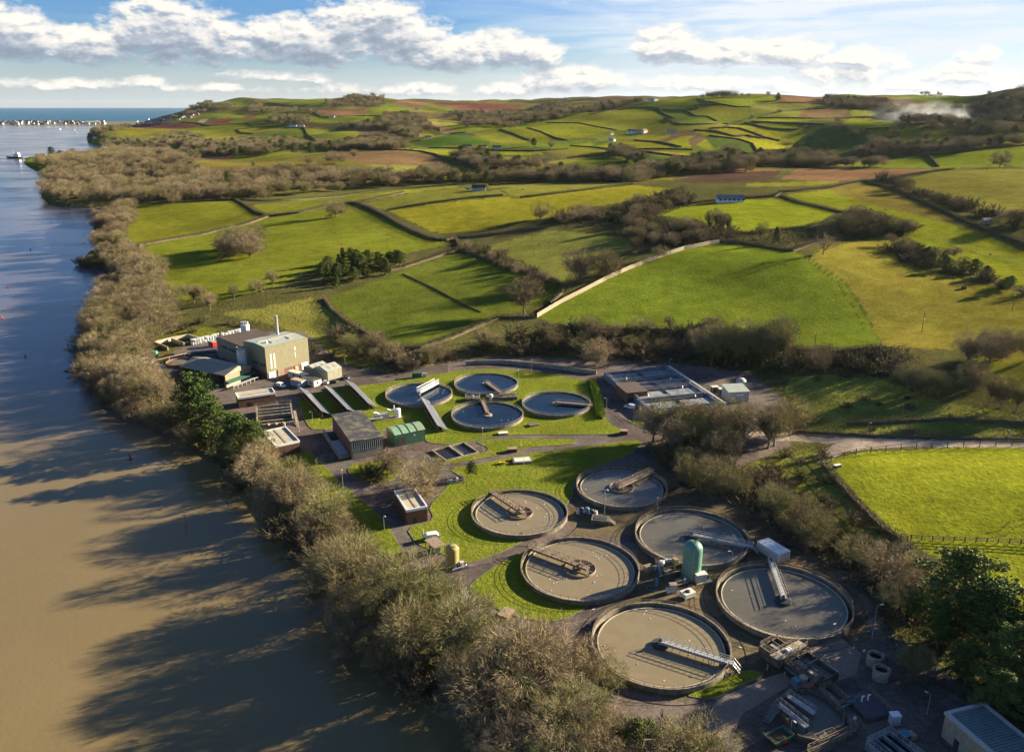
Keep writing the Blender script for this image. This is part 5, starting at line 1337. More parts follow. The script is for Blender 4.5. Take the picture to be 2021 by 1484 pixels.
# ------------------------------------------------------------------ materials of the works
M = {}
def mk(k, *a, **kw): M[k] = simple_mat(k, *a, **kw)
mk('concrete',(0.30,0.262,0.205), 0.9,0.35,0.9, col2=(0.20,0.172,0.125), bump=0.02)
mk('dark_concrete',(0.125,0.108,0.082), 0.9,0.4,0.8, col2=(0.070,0.064,0.046), bump=0.02)
mk('tank_concrete',(0.215,0.188,0.145), 0.9,0.35,0.9, col2=(0.12,0.105,0.08), bump=0.02)
mk('galvanised',(0.40,0.41,0.41), 0.5,0.2,2.0, metal=0.25)
mk('rust_metal',(0.29,0.225,0.165), 0.7,0.3,2.5, col2=(0.20,0.13,0.085))
mk('white_paint',(0.78,0.78,0.77), 0.5,0.08,1.5)
mk('dark_metal',(0.045,0.047,0.050), 0.6,0.3,2.0)
mk('blue_metal',(0.09,0.17,0.25), 0.5,0.2,2.0)
mk('weir',(0.44,0.40,0.32), 0.7,0.2,1.5)
mk('olive_cladding',(0.235,0.212,0.130), 0.6,0.10,0.6)
mk('grey_cladding',(0.235,0.225,0.175), 0.6,0.10,0.6)
mk('pale_roof',(0.33,0.365,0.32), 0.5,0.14,0.5)
mk('shed_roof',(0.25,0.245,0.18), 0.6,0.2,0.7)
mk('brown_roof',(0.085,0.062,0.050), 0.8,0.25,0.7)
mk('felt_roof',(0.050,0.050,0.056), 0.85,0.3,0.6, col2=(0.165,0.145,0.10))
mk('brick',(0.185,0.088,0.058), 0.85,0.25,1.8)
mk('brown_timber',(0.105,0.056,0.036), 0.8,0.3,1.4)
mk('cream_gravel',(0.42,0.37,0.27), 0.85,0.15,0.9, col2=(0.34,0.32,0.25))
mk('glass_dark',(0.020,0.026,0.034), 0.15,0.1,1.0, spec=0.6)
mk('teal_tank',(0.105,0.235,0.185), 0.4,0.18,0.6, col2=(0.135,0.26,0.19))
mk('green_tank',(0.055,0.210,0.125), 0.4,0.12,0.8)
mk('yellow_tank',(0.35,0.285,0.10), 0.45,0.2,0.8, col2=(0.27,0.22,0.08))
mk('green_shed',(0.038,0.105,0.070), 0.55,0.15,0.8)
mk('green_roof',(0.20,0.34,0.23), 0.6,0.2,0.6, col2=(0.23,0.27,0.16))
mk('grey_box',(0.42,0.42,0.40), 0.5,0.12,1.0)
mk('pale_box',(0.60,0.59,0.52), 0.5,0.1,1.0)
mk('pale_blue',(0.21,0.36,0.44), 0.5,0.15,1.0)
mk('rusty_roof',(0.42,0.25,0.13), 0.7,0.2,1.4, col2=(0.60,0.52,0.42))
mk('timber',(0.33,0.27,0.19), 0.85,0.25,1.2)
mk('blue_container',(0.025,0.060,0.11), 0.5,0.1,1.0)
mk('yellow_paint',(0.60,0.40,0.04), 0.5,0.1,1.0)
mk('orange_paint',(0.62,0.20,0.03), 0.5,0.1,1.0)
mk('red_paint',(0.42,0.022,0.020), 0.35,0.1,1.0, spec=0.5)
mk('black_paint',(0.012,0.012,0.014), 0.25,0.1,1.0, spec=0.6)
mk('car_white',(0.72,0.73,0.75), 0.3,0.05,1.0, spec=0.5)
mk('car_navy',(0.016,0.022,0.035), 0.25,0.05,1.0, spec=0.6)
mk('rubber',(0.018,0.018,0.018), 0.8,0.1,3.0)
mk('bird_white',(0.82,0.82,0.80), 0.7,0.05,3.0)
mk('blue_grey_roof',(0.15,0.205,0.20), 0.6,0.2,0.8)
mk('sludge',(0.022,0.019,0.015), 0.35,0.3,1.0)
mk('steel_screen',(0.23,0.24,0.255), 0.55,0.3,0.7, col2=(0.12,0.13,0.145))
mk('purple_roof',(0.055,0.048,0.062), 0.6,0.3,0.8)
mk('soil',(0.040,0.030,0.022), 0.95,0.4,1.0, bump=0.1)
mk('kerb',(0.15,0.14,0.115), 0.9,0.25,1.2)
mk('ridged_concrete',(0.205,0.160,0.125), 0.9,0.2,1.0)
mk('solar_frame',(0.35,0.35,0.36), 0.4,0.1,1.0, metal=0.6)
def water_mat(name, ca, cb, rough, ripple):
    m, k, b = mat_new(name)
    geo = k.n('ShaderNodeNewGeometry'); pos = geo.outputs['Position']
    k.put(b.inputs['Base Color'], k.mix(k.mr(k.noise(pos, 0.22,4,0.6,1.0), 0.35,0.65,0,1, True),(*ca, 1),(*cb, 1)))
    sc_ = k.mr(k.noise(pos, 0.10,6,0.68,2.5), 0.56,0.70,0,1, True)
    k.put(b.inputs['Roughness'], k.mr(sc_, 0,1, rough, rough + .25)); b.inputs['IOR'].default_value = 1.33
    bmp = k.n('ShaderNodeBump'); bmp.inputs['Strength'].default_value = 0.25; bmp.inputs['Distance'].default_value = ripple
    k.put(bmp.inputs['Height'], k.noise(pos, 1.3,3,0.6)); m.node_tree.links.new(bmp.outputs[0], b.inputs['Normal'])
    return m
M['clear_water'] = water_mat('clear_tank_water',(0.006,0.014,0.028),(0.010,0.020,0.038), 0.08,0.02)
M['brown_water'] = water_mat('settling_water',(0.200,0.162,0.100),(0.220,0.180,0.112), 0.10,0.012)
M['grey_water'] = water_mat('grey_water',(0.098,0.092,0.074),(0.115,0.106,0.084), 0.07,0.010)
# corrugated sheet: thin vertical ribs as bump
def ribbed(key, period, depth, axis=None):
    m = M[key]; k = NT(m.node_tree); b = [n_ for n_ in m.node_tree.nodes if n_.type == 'BSDF_PRINCIPLED'][0]
    t = k.n('ShaderNodeTexCoord'); s_ = k.n('ShaderNodeSeparateXYZ'); k.put(s_.inputs[0], t.outputs['Object'])
    w = k.m('ADD', s_.outputs[0], s_.outputs[1])
    h = k.m('SINE', k.m('MULTIPLY', w, 6.283 / period))
    bm_ = k.n('ShaderNodeBump'); bm_.inputs['Strength'].default_value = 0.7; bm_.inputs['Distance'].default_value = depth
    k.put(bm_.inputs['Height'], h); m.node_tree.links.new(bm_.outputs[0], b.inputs['Normal'])
for key in ('olive_cladding', 'grey_cladding', 'green_shed', 'shed_roof', 'grey_box', 'pale_blue'): ribbed(key, 0.9,0.015)
ribbed('ridged_concrete', 1.1,0.02); ribbed('brown_timber', 0.4,0.02); ribbed('brown_roof', 1.2,0.04)
# mown grass of the works
gl, k, b = mat_new("lawn_grass")
geo = k.n('ShaderNodeNewGeometry'); pos = geo.outputs['Position']
nb = k.noise(pos, 0.06,4,0.6); nf = k.noise(pos, 0.7,3,0.65); nt_ = k.noise(pos, 2.2,2,0.6)
vv = k.m('MULTIPLY', k.mr(nb, 0.3,0.7,0.78,1.22), k.m('MULTIPLY', k.mr(nf, 0.25,0.75,0.72,1.28), k.mr(nt_, 0.25,0.75,0.85,1.15)))
cg = k.mix(k.mr(k.noise(pos, 0.16,5,0.65), 0.45,0.7,0,0.7, True),(0.128,0.156,0.018,1),(0.186,0.176,0.027,1))
cg = k.mix(k.mr(k.noise(pos, 0.11,6,0.7,1.5), 0.56,0.72,0,0.6, True), cg, (0.165,0.140,0.048,1))
k.put(b.inputs['Base Color'], k.mix(1.0, cg, k.vec(vv, vv, vv), 'MULTIPLY'))
b.inputs['Roughness'].default_value = 0.9; b.inputs['Specular IOR Level'].default_value = 0.0
bmp = k.n('ShaderNodeBump'); bmp.inputs['Strength'].default_value = 0.8; bmp.inputs['Distance'].default_value = 0.35
k.put(bmp.inputs['Height'], k.m('ADD', nf, k.m('MULTIPLY', nt_, 0.4))); gl.node_tree.links.new(bmp.outputs[0], b.inputs['Normal'])

G = lambda u, v, z=0.0: Vector(at_z(float(u), float(v), z).tolist())
def smooth_poly(P, n=2):
    for _ in range(n):
        Q2 = []
        for i in range(len(P)):
            a, b_ = P[i], P[(i + 1) % len(P)]
            Q2 += [a * 0.8 + b_ * 0.2, a * 0.2 + b_ * 0.8]
        P = Q2
    return P
def lawn(px, h=0.14, kerb=True):
    P = smooth_poly([np.array(G(u, v)[:2]) for u, v in px], 1)
    m = MB(); m.prism([tuple(p) for p in P], -0.3, h)
    me = bpy.data.meshes.new('lawn'); me.from_pydata(m.v, [], m.f)
    bm = bmesh.new(); bm.from_mesh(me); bmesh.ops.recalc_face_normals(bm, faces=bm.faces); bmesh.ops.triangulate(bm, faces=bm.faces); bm.to_mesh(me); bm.free()
    me.materials.append(gl)
    o = bpy.data.objects.new('lawn', me); COL.objects.link(o); o['kind'] = 'structure'
    if kerb:
        km = MB()
        for i in range(len(P)):
            a, b_ = P[i], P[(i + 1) % len(P)]
            if np.hypot(*(a - b_)) > 0.05: km.bar((a[0], a[1], h - 0.07),(b_[0], b_[1], h - 0.07), 0.18,0.15)
        ko = km.build('kerb', M['kerb']); ko['kind'] = 'structure'
LAWNS = [
 T('p',(585,786),(612,778),(640,772),(684,765),(759,756),(818,745),(886,735),(925,730),(970,728),(1026,731),(1085,737),(1140,748),(1170,755),(1190,775),(1194,828),(1210,841),(1232,850),(1229,857),(1120,858),(1008,858),(949,868),(897,878),(848,875),(839,869),(838,858),(790,848),(754,846),(757,866),(735,845),(713,820),(656,829),(655,846),(640,849),(612,847),(598,822)),
 T('p',(937,872),(965,867),(1020,866),(1127,866),(1137,871),(1128,878),(1050,882),(1026,889),(955,904),(880,918),(866,916),(900,906),(960,893),(965,884)),
 T('p',(884,925),(955,914),(1026,897),(1145,884),(1250,868),(1270,874),(1240,900),(1160,925),(1132,950),(1128,985),(1080,1040),(1062,1053),(1028,1070),(997,1087),(926,1113),(908,1106),(868,1092),(822,1074),(802,1043),(849,1029),(856,1019),(846,1001),(878,966),(886,956),(917,945)),
 T('p',(926,1158),(946,1138),(997,1106),(1030,1088),(1060,1100),(1120,1180),(1178,1189),(1098,1231),(1009,1216),(952,1186),(930,1172)),
 T('p',(545,908),(600,892),(606,886),(642,922),(676,956),(745,1012),(773,1048),(787,1075),(807,1102),(804,1113),(789,1118),(755,1098),(715,1060),(660,1008),(600,955),(560,925)),
 T('p',(790,1132),(806,1126),(820,1126),(836,1144),(862,1175),(872,1200),(850,1205),(820,1175)),
 T('p',(685,925),(700,914),(740,912),(790,905),(800,925),(775,948),(740,957),(707,947),(691,936)),
 T('p',(1350,1372),(1416,1345),(1475,1321),(1514,1330),(1460,1353),(1416,1377),(1395,1380)),
 T('6',(255,470),(300,440),(400,420),(400,470),(320,470),(300,505),(265,500)),
 T('6',(330,705),(370,705),(440,720),(450,740),(380,740)),
]
for px in LAWNS: lawn(px)

# ------------------------------------------------------------------ round tanks
def ellipse_to_circle(u0, u1, v0, v1, z):
    yf, yn = at_z(IW / 2, v0, z)[1], at_z(IW / 2, v1, z)[1]
    yc = (yf + yn) / 2
    p = at_z((u0 + u1) / 2,742 + FPX * math.tan(math.atan2(CAMH - z, yc) - PITCH), z)
    r_v = (yf - yn) / 2
    d = depth_of(np.array([0, yc, z]))
    r_u = (u1 - u0) / 2 / FPX * d
    return p[0], yc, 0.75 * r_u + 0.25 * r_v
def tank(label, ext, rim, level, wat, style, ang_px, ctr_px, group=None, chan=1.5):
    x, y, r = ellipse_to_circle(*ext, rim)
    t = empty('settling_tank',(x, y, 0), 0, label, 'tank', None)
    dark = style in ('clear', 'white')
    m = MB(); m.lathe([(r, -0.4),(r, rim - 0.22),(r + 0.12, rim - 0.2),(r + 0.12, rim),(r - 0.26, rim),(r - 0.26, level - 1.2)], 96, cap=False)
    m.build('wall', M['tank_concrete'], t)
    m = MB(); m.lathe([(r - 0.26, level - 0.9),(r - chan, level - 0.9)], 96, cap=False); m.build('channel', M['sludge'], t)
    m = MB(); m.lathe([(r - chan + 0.22, level - 0.6),(r - chan + 0.22, level + 0.18),(r - chan, level + 0.18),(r - chan, level - 0.6)], 96, cap=False); m.build('weir_ring', M['weir' if not dark else 'dark_concrete'], t)
    m = MB(); m.lathe([(r - chan + 0.02, level),(0.01, level)], 96, cap=False); m.build('water', M[wat], t)
    # rail round the rim
    m = MB(); nseg = 48
    for k_ in range(nseg):
        a, b_ = 2 * math.pi * k_ / nseg, 2 * math.pi * (k_ + 1) / nseg
        pa = (math.cos(a) * r, math.sin(a) * r); pb = (math.cos(b_) * r, math.sin(b_) * r)
        m.bar((*pa, rim),(*pa, rim + 0.95), 0.07); m.bar((*pa, rim + 0.95),(*pb, rim + 0.95), 0.055); m.bar((*pa, rim + 0.5),(*pb, rim + 0.5), 0.045)
    m.build('handrail', M['galvanised' if dark else 'rust_metal'], t)
    pa = G(*ang_px, rim); ang = math.atan2(pa.y - y, pa.x - x)
    ca, sa = math.cos(ang), math.sin(ang)
    def rot(px_, py_, pz_): return (px_ * ca - py_ * sa, px_ * sa + py_ * ca, pz_)
    def rbox(mb, x0, y0, z0, x1, y1, z1):
        c8 = [rot(*q) for q in [(x0, y0, z0),(x1, y0, z0),(x1, y1, z0),(x0, y1, z0),(x0, y0, z1),(x1, y0, z1),(x1, y1, z1),(x0, y1, z1)]]
        mb.add(c8, [(0,3,2,1),(4,5,6,7),(0,1,5,4),(1,2,6,5),(2,3,7,6),(3,0,4,7)])
    br = empty('bridge',(0,0,0)); br.parent = t
    dz = rim + 0.35
    if style == 'brown':
        x0, x1, hw = -0.16 * r, r + 0.9,0.75
        m = MB(); rbox(m, x0,-hw, dz, x1, hw, dz + 0.14); m.build('deck', M['rust_metal'], br)
        m = MB()
        for s_ in (-1,1):
            m.rail([rot(x0, s_ * hw, dz + 0.14), rot(x1, s_ * hw, dz + 0.14)], 1.1,1.6,0.09)
            rbox(m, x0, s_ * hw - 0.1, dz - 0.45, x1, s_ * hw + 0.1, dz)
            n_ = 12
            for k_ in range(n_):
                xa, xb = x0 + (x1 - x0) * k_ / n_, x0 + (x1 - x0) * (k_ + 1) / n_
                m.bar(rot(xa, s_ * hw, dz + 0.14 if k_ % 2 else dz + 1.24), rot(xb, s_ * hw, dz + 1.24 if k_ % 2 else dz + 0.14), 0.07)
        m.build('truss', M['rust_metal'], br)
        fr = 0.27 * r
        m = MB(); m.lathe([(fr, level - 0.3),(fr, level + 0.55),(fr - 0.14, level + 0.55),(fr - 0.14, level - 0.3)], 48, cap=False); m.build('feed_ring', M['rust_metal'], t)
        m = MB()
        for k_ in range(6):
            a = ang + k_ * math.pi / 3; m.bar((0,0, level + 0.55),(math.cos(a) * fr, math.sin(a) * fr, level + 0.5), 0.16)
        m.build('spokes', M['rust_metal'], t)
        m = MB(); m.lathe([(.55, level - 0.5),(.55, dz - 0.1),(0.4, dz + 0.7),(0.2, dz + 0.9)], 16); m.build('centre_column', M['rust_metal'], t)
        # scraper arm with scum board hanging below
        m = MB(); rbox(m, fr, -1.3, level + 0.02, r - chan - 0.3,-1.1, level + 0.3); rbox(m, fr * 1.4,-2.4, level + 0.05, fr * 2.4,-1.2, level + 0.2); m.build('scum_board', M['rust_metal'], t)
    elif style in ('grey', 'clear'):
        cr = (0.125 if style == 'grey' else 0.135) * r
        zz = level + (0.55 if style == 'grey' else 0.35)
        m = MB(); m.lathe([(cr, level - 0.4),(cr, zz),(cr - 0.12, zz + 0.05),(cr * .6, zz + 0.02),(0.01, zz + 0.02)], 36, cap=False); m.build('centre_platform', M['dark_metal'] if style == 'grey' else M['concrete'], t)
        x0, x1, hw = -0.03 * r, r + 0.9,0.62
        m = MB(); rbox(m, x0,-hw, dz, x1, hw, dz + 0.12)
        m.build('deck', M['galvanised' if style == 'grey' else 'rust_metal'], br)
        m = MB()
        for s_ in (-1,1):
            m.rail([rot(x0, s_ * hw, dz + 0.12), rot(x1, s_ * hw, dz + 0.12)], 1.1,1.5,0.08)
            rbox(m, x0, s_ * hw - 0.09, dz - 0.5, x1, s_ * hw + 0.09, dz)
        m.build('truss', M['galvanised' if style == 'grey' else 'rust_metal'], br)
        m = MB(); m.lathe([(0.45, level),(0.45, dz + 0.2),(0.2, dz + 0.7)], 14); m.build('centre_column', M['dark_metal' if style == 'grey' else 'rust_metal'], t)
        if style == 'grey':
            m = MB(); rbox(m, cr * 1.2,-2.1, level + 0.02, r - chan - 0.3,-1.95, level + 0.35)
            for k_ in range(7):
                xx = cr * 1.6 + (r - chan - cr * 1.8) * k_ / 6; m.bar(rot(xx, -2.0, level + 0.3), rot(xx, -0.6, dz - 0.1), 0.10)
            m.build('scum_board', M['rust_metal'], t)
            # steps up to the bridge
            m = MB()
            for k_ in range(5):
                xx = r + 0.9 + 0.32 * k_; z_ = dz - 0.1 - k_ * dz / 5.2
                rbox(m, xx, -0.5, z_ - 0.06, xx + 0.30,0.5, z_)
            for s_ in (-1,1):
                m.bar(rot(r + 0.9, s_ * 0.55, dz), rot(r + 2.6, s_ * 0.55,0.05), 0.12,0.2)
                m.bar(rot(r + 0.9, s_ * 0.55, dz + 1.1), rot(r + 2.6, s_ * 0.55,1.15), 0.06)
            m.build('steps', M['galvanised'], br)
    else:   # white truss over the first blue tank
        x0, x1, hw = 0.0, r * 0.98,1.1
        zt = level + 1.0
        m = MB(); rbox(m, x0,-hw, zt, x1, hw, zt + 0.15); m.build('deck', M['white_paint'], br)
        m = MB()
        for s_ in (-1,1):
            for zz in (zt, zt + 1.0, zt + 2.0): m.bar(rot(x0, s_ * hw, zz), rot(x1, s_ * hw, zz), 0.16)
            n_ = 14
            for k_ in range(n_ + 1):
                xx = x0 + (x1 - x0) * k_ / n_; m.bar(rot(xx, s_ * hw, zt), rot(xx, s_ * hw, zt + 2.0), 0.13)
                if k_ < n_: m.bar(rot(xx, s_ * hw, zt), rot(xx + (x1 - x0) / n_, s_ * hw, zt + 1.0), 0.09)
        m.build('truss', M['white_paint'], br)
        m = MB(); m.lathe([(0.6, level - 0.5),(0.6, zt + 0.4),(0.3, zt + 0.5)], 14); m.build('centre_column', M['galvanised'], t)
    # roller cart that runs on the wall
    m = MB(); rbox(m, r - 0.7,-1.5, rim + 0.02, r + 0.5,1.5, rim + 0.3); m.build('carriage', M['dark_metal'], br)
    return (x, y, r, rim, level)
TK = {}
TK[1] = tank("blue tank with the white lattice truss bridge, leftmost of the four clear tanks", (762,892,755,800), 1.45,0.95,'clear_water', 'white',(868,755),(830,777), chan=1.0)
TK[2] = tank("dark blue tank farthest up, below the curved retaining wall", (897,1022,736,777), 1.45,0.95,'clear_water', 'clear',(980,770),(959,755), chan=1.0)
TK[3] = tank("blue round tank nearest the green shed, bridge on its far side", (892,1032,792,845), 1.45,0.95,'clear_water', 'clear',(950,789),(964,817), chan=1.0)
TK[4] = tank("dark blue tank beside the long clipped hedge, bridge to its right", (1031,1165,772,820), 1.45,0.95,'clear_water', 'clear',(1158,800),(1099,794), chan=1.0)
TK[5] = tank("grey-blue round tank under the trees with a feed ring and bridge to upper right", (1138,1316,921,1000), 1.45,0.6,'grey_water', 'brown',(1292,929),(1213,960))
TK[6] = tank("brown-water round tank on the big lawn with rusty bridge from upper left", (931,1120,965,1057), 1.45,0.6,'brown_water', 'brown',(968,971),(1025,1008))
TK[7] = tank("large brown-water tank left of the teal silo, rusty bridge and spoked ring", (1029,1260,1058,1187), 1.45,0.6,'brown_water', 'brown',(1047,1082),(1144,1115))
TK[8] = tank("grey-brown tank behind the teal silo, walkway running right from its black centre", (1255,1476,1004,1115), 1.45,0.6,'grey_water', 'grey',(1474,1078),(1363,1057))
TK[9] = tank("grey-brown tank right of the teal silo, walkway coming from the white container", (1416,1677,1114,1259), 1.45,0.6,'grey_water', 'grey',(1520,1108),(1544,1186))
TK[10] = tank("nearest and largest brown tank at the bottom, walkway to its lower right", (1168,1440,1189,1358), 1.45,0.6,'brown_water', 'grey',(1429,1306),(1300,1267))

# ------------------------------------------------------------------ buildings
def frame(A, B, C):
    """origin at ground pixel A; local x towards B, local y to the side of C -> (empty args, length, width)"""
    a, b_, c_ = G(*A), G(*B), G(*C)
    ux = (b_ - a); L = ux.length; ux.normalize(); uy = Vector((-ux.y, ux.x, 0))
    Wd = (c_ - a).dot(uy)
    return a, math.atan2(ux.y, ux.x), L, Wd
def bldg(name, A, B, C, label, cat='building', W=None):
    a, rz, L, Wd = frame(A, B, C)
    if W is not None: Wd = math.copysign(W, Wd)
    return empty(name, a, rz, label, cat), L, Wd
def ybox(m, x0, y0, z0, x1, y1, z1):
    return m.box(min(x0, x1), min(y0, y1), z0, max(x0, x1), max(y0, y1), z1)
def hut(label, A, B, C, h, W=None, wall='brown_timber', roofm='cream_gravel', rim='white_paint', doors=1, panels=True):
    t, L, Wd = bldg('flat_roofed_hut', A, B, C, label, 'hut', W)
    s_ = 1 if Wd > 0 else -1; w = abs(Wd)
    m = MB(); ybox(m, 0,0,-0.2, L, s_ * w, h - 0.65); m.build('wall', M[wall], t)
    m = MB()
    o = 0.12
    for q in ((-o, -o, L + o, 0.22),(-o, w - 0.22, L + o, w + o),(-o, 0.22,0.22, w - 0.22),(L - 0.22,0.22, L + o, w - 0.22)):
        ybox(m, q[0], s_ * q[1], h - 0.7, q[2], s_ * q[3], h + 0.12)
    m.build('fascia', M[rim], t)
    m = MB(); ybox(m, 0.22, s_ * 0.22, h - 0.62, L - 0.22, s_ * (w - 0.22), h - 0.32); rf = m.build('roof', M[roofm], t)
    m = MB()
    if L > w: ybox(m, L * 0.12, s_ * (w * 0.48), h - 0.32, L * 0.9, s_ * (w * 0.56), h - 0.2)
    else: ybox(m, L * 0.46, s_ * (0.3), h - 0.32, L * 0.54, s_ * (w - 0.3), h - 0.2)
    m.build('roof_ridge', M['concrete'], rf)
    for i in range(doors):
        m = MB(); xx = L * (0.3 + 0.35 * i); ybox(m, xx, -s_ * 0.05,0, xx + 1.1, s_ * 0.03,2.1); m.build('door', M['dark_metal'], t)
    if panels:
        m = MB(); n_ = int(w / 1.5)
        for i in range(n_): ybox(m, -0.04, s_ * (0.4 + i * (w - 0.8) / n_), 0.1,0.03, s_ * (0.4 + (i + 0.82) * (w - 0.8) / n_), h - 0.9)
        m.build('wall_panels', M['brown_timber'], t)
    return t
hut("brown flat-roofed hut with a white roof rim beside the bend in the road", (803.5,1036),(844,1028),(781,997), 5.0, wall='brick')
hut("brown hut with a cream two-part roof between the pines and the road", (546,903),(593,892.5),(532,871), 4.6)
hut("long brown flat-roofed hut in front of the open-fronted shed", (472,806),(545,795),(469,797), 4.6, W=7.0, panels=False)

# big olive building
t, L, Wd = bldg('works_building',(528.5,748.5),(611.7,725.5),(501,729), "tall olive-clad works building with pale roof and steel chimney")
s_ = 1 if Wd > 0 else -1; w = abs(Wd); h = 15.0
m = MB(); ybox(m, 0.1, s_ * 0.1,-0.3, L - 0.1, s_ * (w - 0.1), 3.0); m.build('brick_base', M['brick'], t)
m = MB(); ybox(m, 0,0,3.0, L, s_ * w, h); m.build('wall', M['olive_cladding'], t)
m = MB(); m.add([(0.4, s_ * 0.4, h + 0.02),(L - 0.4, s_ * 0.4, h + 0.02),(L - 0.4, s_ * (w - .4), h + 0.02),(0.4, s_ * (w - .4), h + 0.02),(0.4, s_ * w * .5, h + 0.7),(L - 0.4, s_ * w * .5, h + 0.7)], [(0,1,5,4),(3,4,5,2),(0,4,3),(1,2,5),(0,3,2,1)])
rf = m.build('roof', M['pale_roof'], t)
m = MB(); ybox(m, L * .08, s_ * w * .47, h + 0.6, L * .9, s_ * w * .53, h + 0.85)
for q in (0.28,0.68): ybox(m, L * q, s_ * w * .22, h + 0.45, L * q + 1.5, s_ * w * .47, h + 0.7)
m.build('roof_light', M['cream_gravel'], rf)
m = MB(); m.lathe([(0.6, h + 0.4),(0.6, h + 1.0),(0.35, h + 1.3)], 12,(L * .2, s_ * w * .32)); m.build('roof_vent', M['white_paint'], rf)
m = MB(); m.lathe([(0.75, h + 0.1),(0.7, h + 9.2),(0.78, h + 9.3),(0.78, h + 9.7),(0.5, h + 9.7)], 18,(L * .72, s_ * w * .84)); m.build('chimney', M['galvanised'], t)
for x0, x1, z1, mt in ((0.8,4.4,3.0,'white_paint'),(5.6,9.0,3.4,'rust_metal'),(L - 4.6, L - 0.8,3.3,'white_paint'),(L - 8.2, L - 6.4,2.6,'cream_gravel')):
    m = MB(); ybox(m, x0,-s_ * 0.08,0, x1, s_ * 0.05, z1); m.build('roller_door', M[mt], t)
for x0 in (2.2,4.0):
    m = MB(); ybox(m, x0,-s_ * 0.05,4.4, x0 + 0.9, s_ * 0.03,11.5); m.build('light_strip', M['pale_box'], t)
m = MB(); ybox(m, L * .66,-s_ * 0.05,10.6, L * .66 + 0.8, s_ * 0.03,12.2); ybox(m, L * .665,-s_ * 0.05,7.0, L * .665 + 0.5, s_ * 0.03,9.6); m.build('wall_vent', M['pale_box'], t)
for i in range(6):
    y0 = w * (0.06 + 0.085 * i + (0.08 if i > 2 else 0)); m = MB(); ybox(m, -0.05, s_ * y0,5.7,0.04, s_ * (y0 + w * 0.05), 7.0); m.build('window', M['glass_dark'], t)
# lower block behind
t2, L2, W2 = bldg('works_building',(496,731),(431,703.5),(556,714), "lower olive block with brown roof behind the beige silo", W=22)
s2 = 1 if W2 > 0 else -1; w2 = abs(W2); h2 = 10.0
m = MB(); ybox(m, 0,0,-0.3, L2, s2 * w2, h2); m.build('wall', M['grey_cladding'], t2)
m = MB(); ybox(m, 0.3, s2 * 0.3, h2, L2 - 0.3, s2 * (w2 - 0.3), h2 + 0.25); rf2 = m.build('roof', M['brown_roof'], t2)
m = MB(); ybox(m, 0.3, s2 * w2 * .55, h2 + 0.25, L2 * .45, s2 * (w2 - 0.4), h2 + 0.9); m.build('upper_roof', M['brown_roof'], rf2)
for i in range(9):
    x0 = L2 * (0.18 + 0.075 * i + (0.05 if i > 5 else 0)); m = MB(); ybox(m, x0,-s2 * 0.05,5.8, x0 + L2 * .045, s2 * 0.03,7.2); m.build('window', M['glass_dark'], t2)
def silo(name, label, A, r, h, mat, z0=0.0, dome=0.25, cone=False, top='flat', group=None, n=32):
    a = G(*A); t_ = empty(name, a, 0, label, 'silo', group)
    m = MB()
    prof = [(r, z0),(r, z0 + h)]
    if dome:
        prof += [(r * math.cos(q), z0 + h + r * dome * 2 * math.sin(q)) for q in np.linspace(0.2,1.45,7)]
    else: prof += [(r * 0.95, z0 + h + 0.02)]
    m.lathe(prof, n); m.build('shell', M[mat], t_)
    return t_
# two process silos
q = silo('silo', "white silo with gantry top behind the brown-roofed block", (488,688), 2.2,13.0,'white_paint', dome=0)
m = MB(); m.rail([(2.2 * math.cos(a), 2.2 * math.sin(a), 13.0) for a in np.linspace(0,2 * math.pi, 9)], 1.2,2,0.1)
for a in (0.3,2.0,4.0): m.box(math.cos(a) - .5, math.sin(a) - .5,13.02, math.cos(a) + .5, math.sin(a) + .5,14.4)
m.build('top_gantry', M['galvanised'], q)
q = silo('silo', "slim beige silo with railed top beside the open-fronted shed", (481,741), 2.1,12.6,'pale_box', dome=0)
m = MB(); m.rail([(2.1 * math.cos(a), 2.1 * math.sin(a), 12.6) for a in np.linspace(0,2 * math.pi, 9)], 1.2,2,0.1)
m.box(-.8,-.8,12.62,.8,.8,13.4); m.build('top_gantry', M['galvanised'], q)
# open-fronted shed
t, L, Wd = bldg('open_shed',(447,766),(497,747),(386,738), "olive open-fronted shed with shallow gabled roof and three bays")
s_ = 1 if Wd > 0 else -1; w = abs(Wd); he, hr = 6.0,8.3
m = MB()
m.add([(-0.4,-s_ * .4, he),(L + 0.4,-s_ * .4, he),(L + 0.4, s_ * (w + .4), he),(-0.4, s_ * (w + .4), he),(L * .5,-s_ * .4, hr),(L * .5, s_ * (w + .4), hr),
       (-0.4,-s_ * .4, he - .3),(L + 0.4,-s_ * .4, he - .3),(L + 0.4, s_ * (w + .4), he - .3),(-0.4, s_ * (w + .4), he - .3)],
      [(0,4,5,3),(4,1,2,5),(6,9,8,7),(0,3,9,6),(1,7,8,2),(0,6,7,1,4),(3,5,2,8,9)])
m.build('roof', M['shed_roof'], t)
m = MB(); m.add([(0,0,2.2),(L, 0,2.2),(L, 0, he - .32),(L * .5,0, hr - .45),(0,0, he - .32),(0, s_ * .25,2.2),(L, s_ * .25,2.2),(L, s_ * .25, he - .32),(L * .5, s_ * .25, hr - .45),(0, s_ * .25, he - .32)],
                [(0,1,2,3,4),(9,8,7,6,5),(0,4,9,5),(1,6,7,2),(0,5,6,1)])
ybox(m, L - .25, s_ * 0.3,0, L, s_ * w, he - .32); ybox(m, 0, s_ * (w - .25), 0, L - .3, s_ * w, he - .32); m.build('wall', M['olive_cladding'], t)
for i in range(4):
    m = MB(); yy = w * i / 3; ybox(m, 0, s_ * min(yy, w - .5) + s_ * 0.3,-0.2,0.5, s_ * min(yy + .5, w) + s_ * 0.3, he - .32); m.build('post', M['concrete'], t)
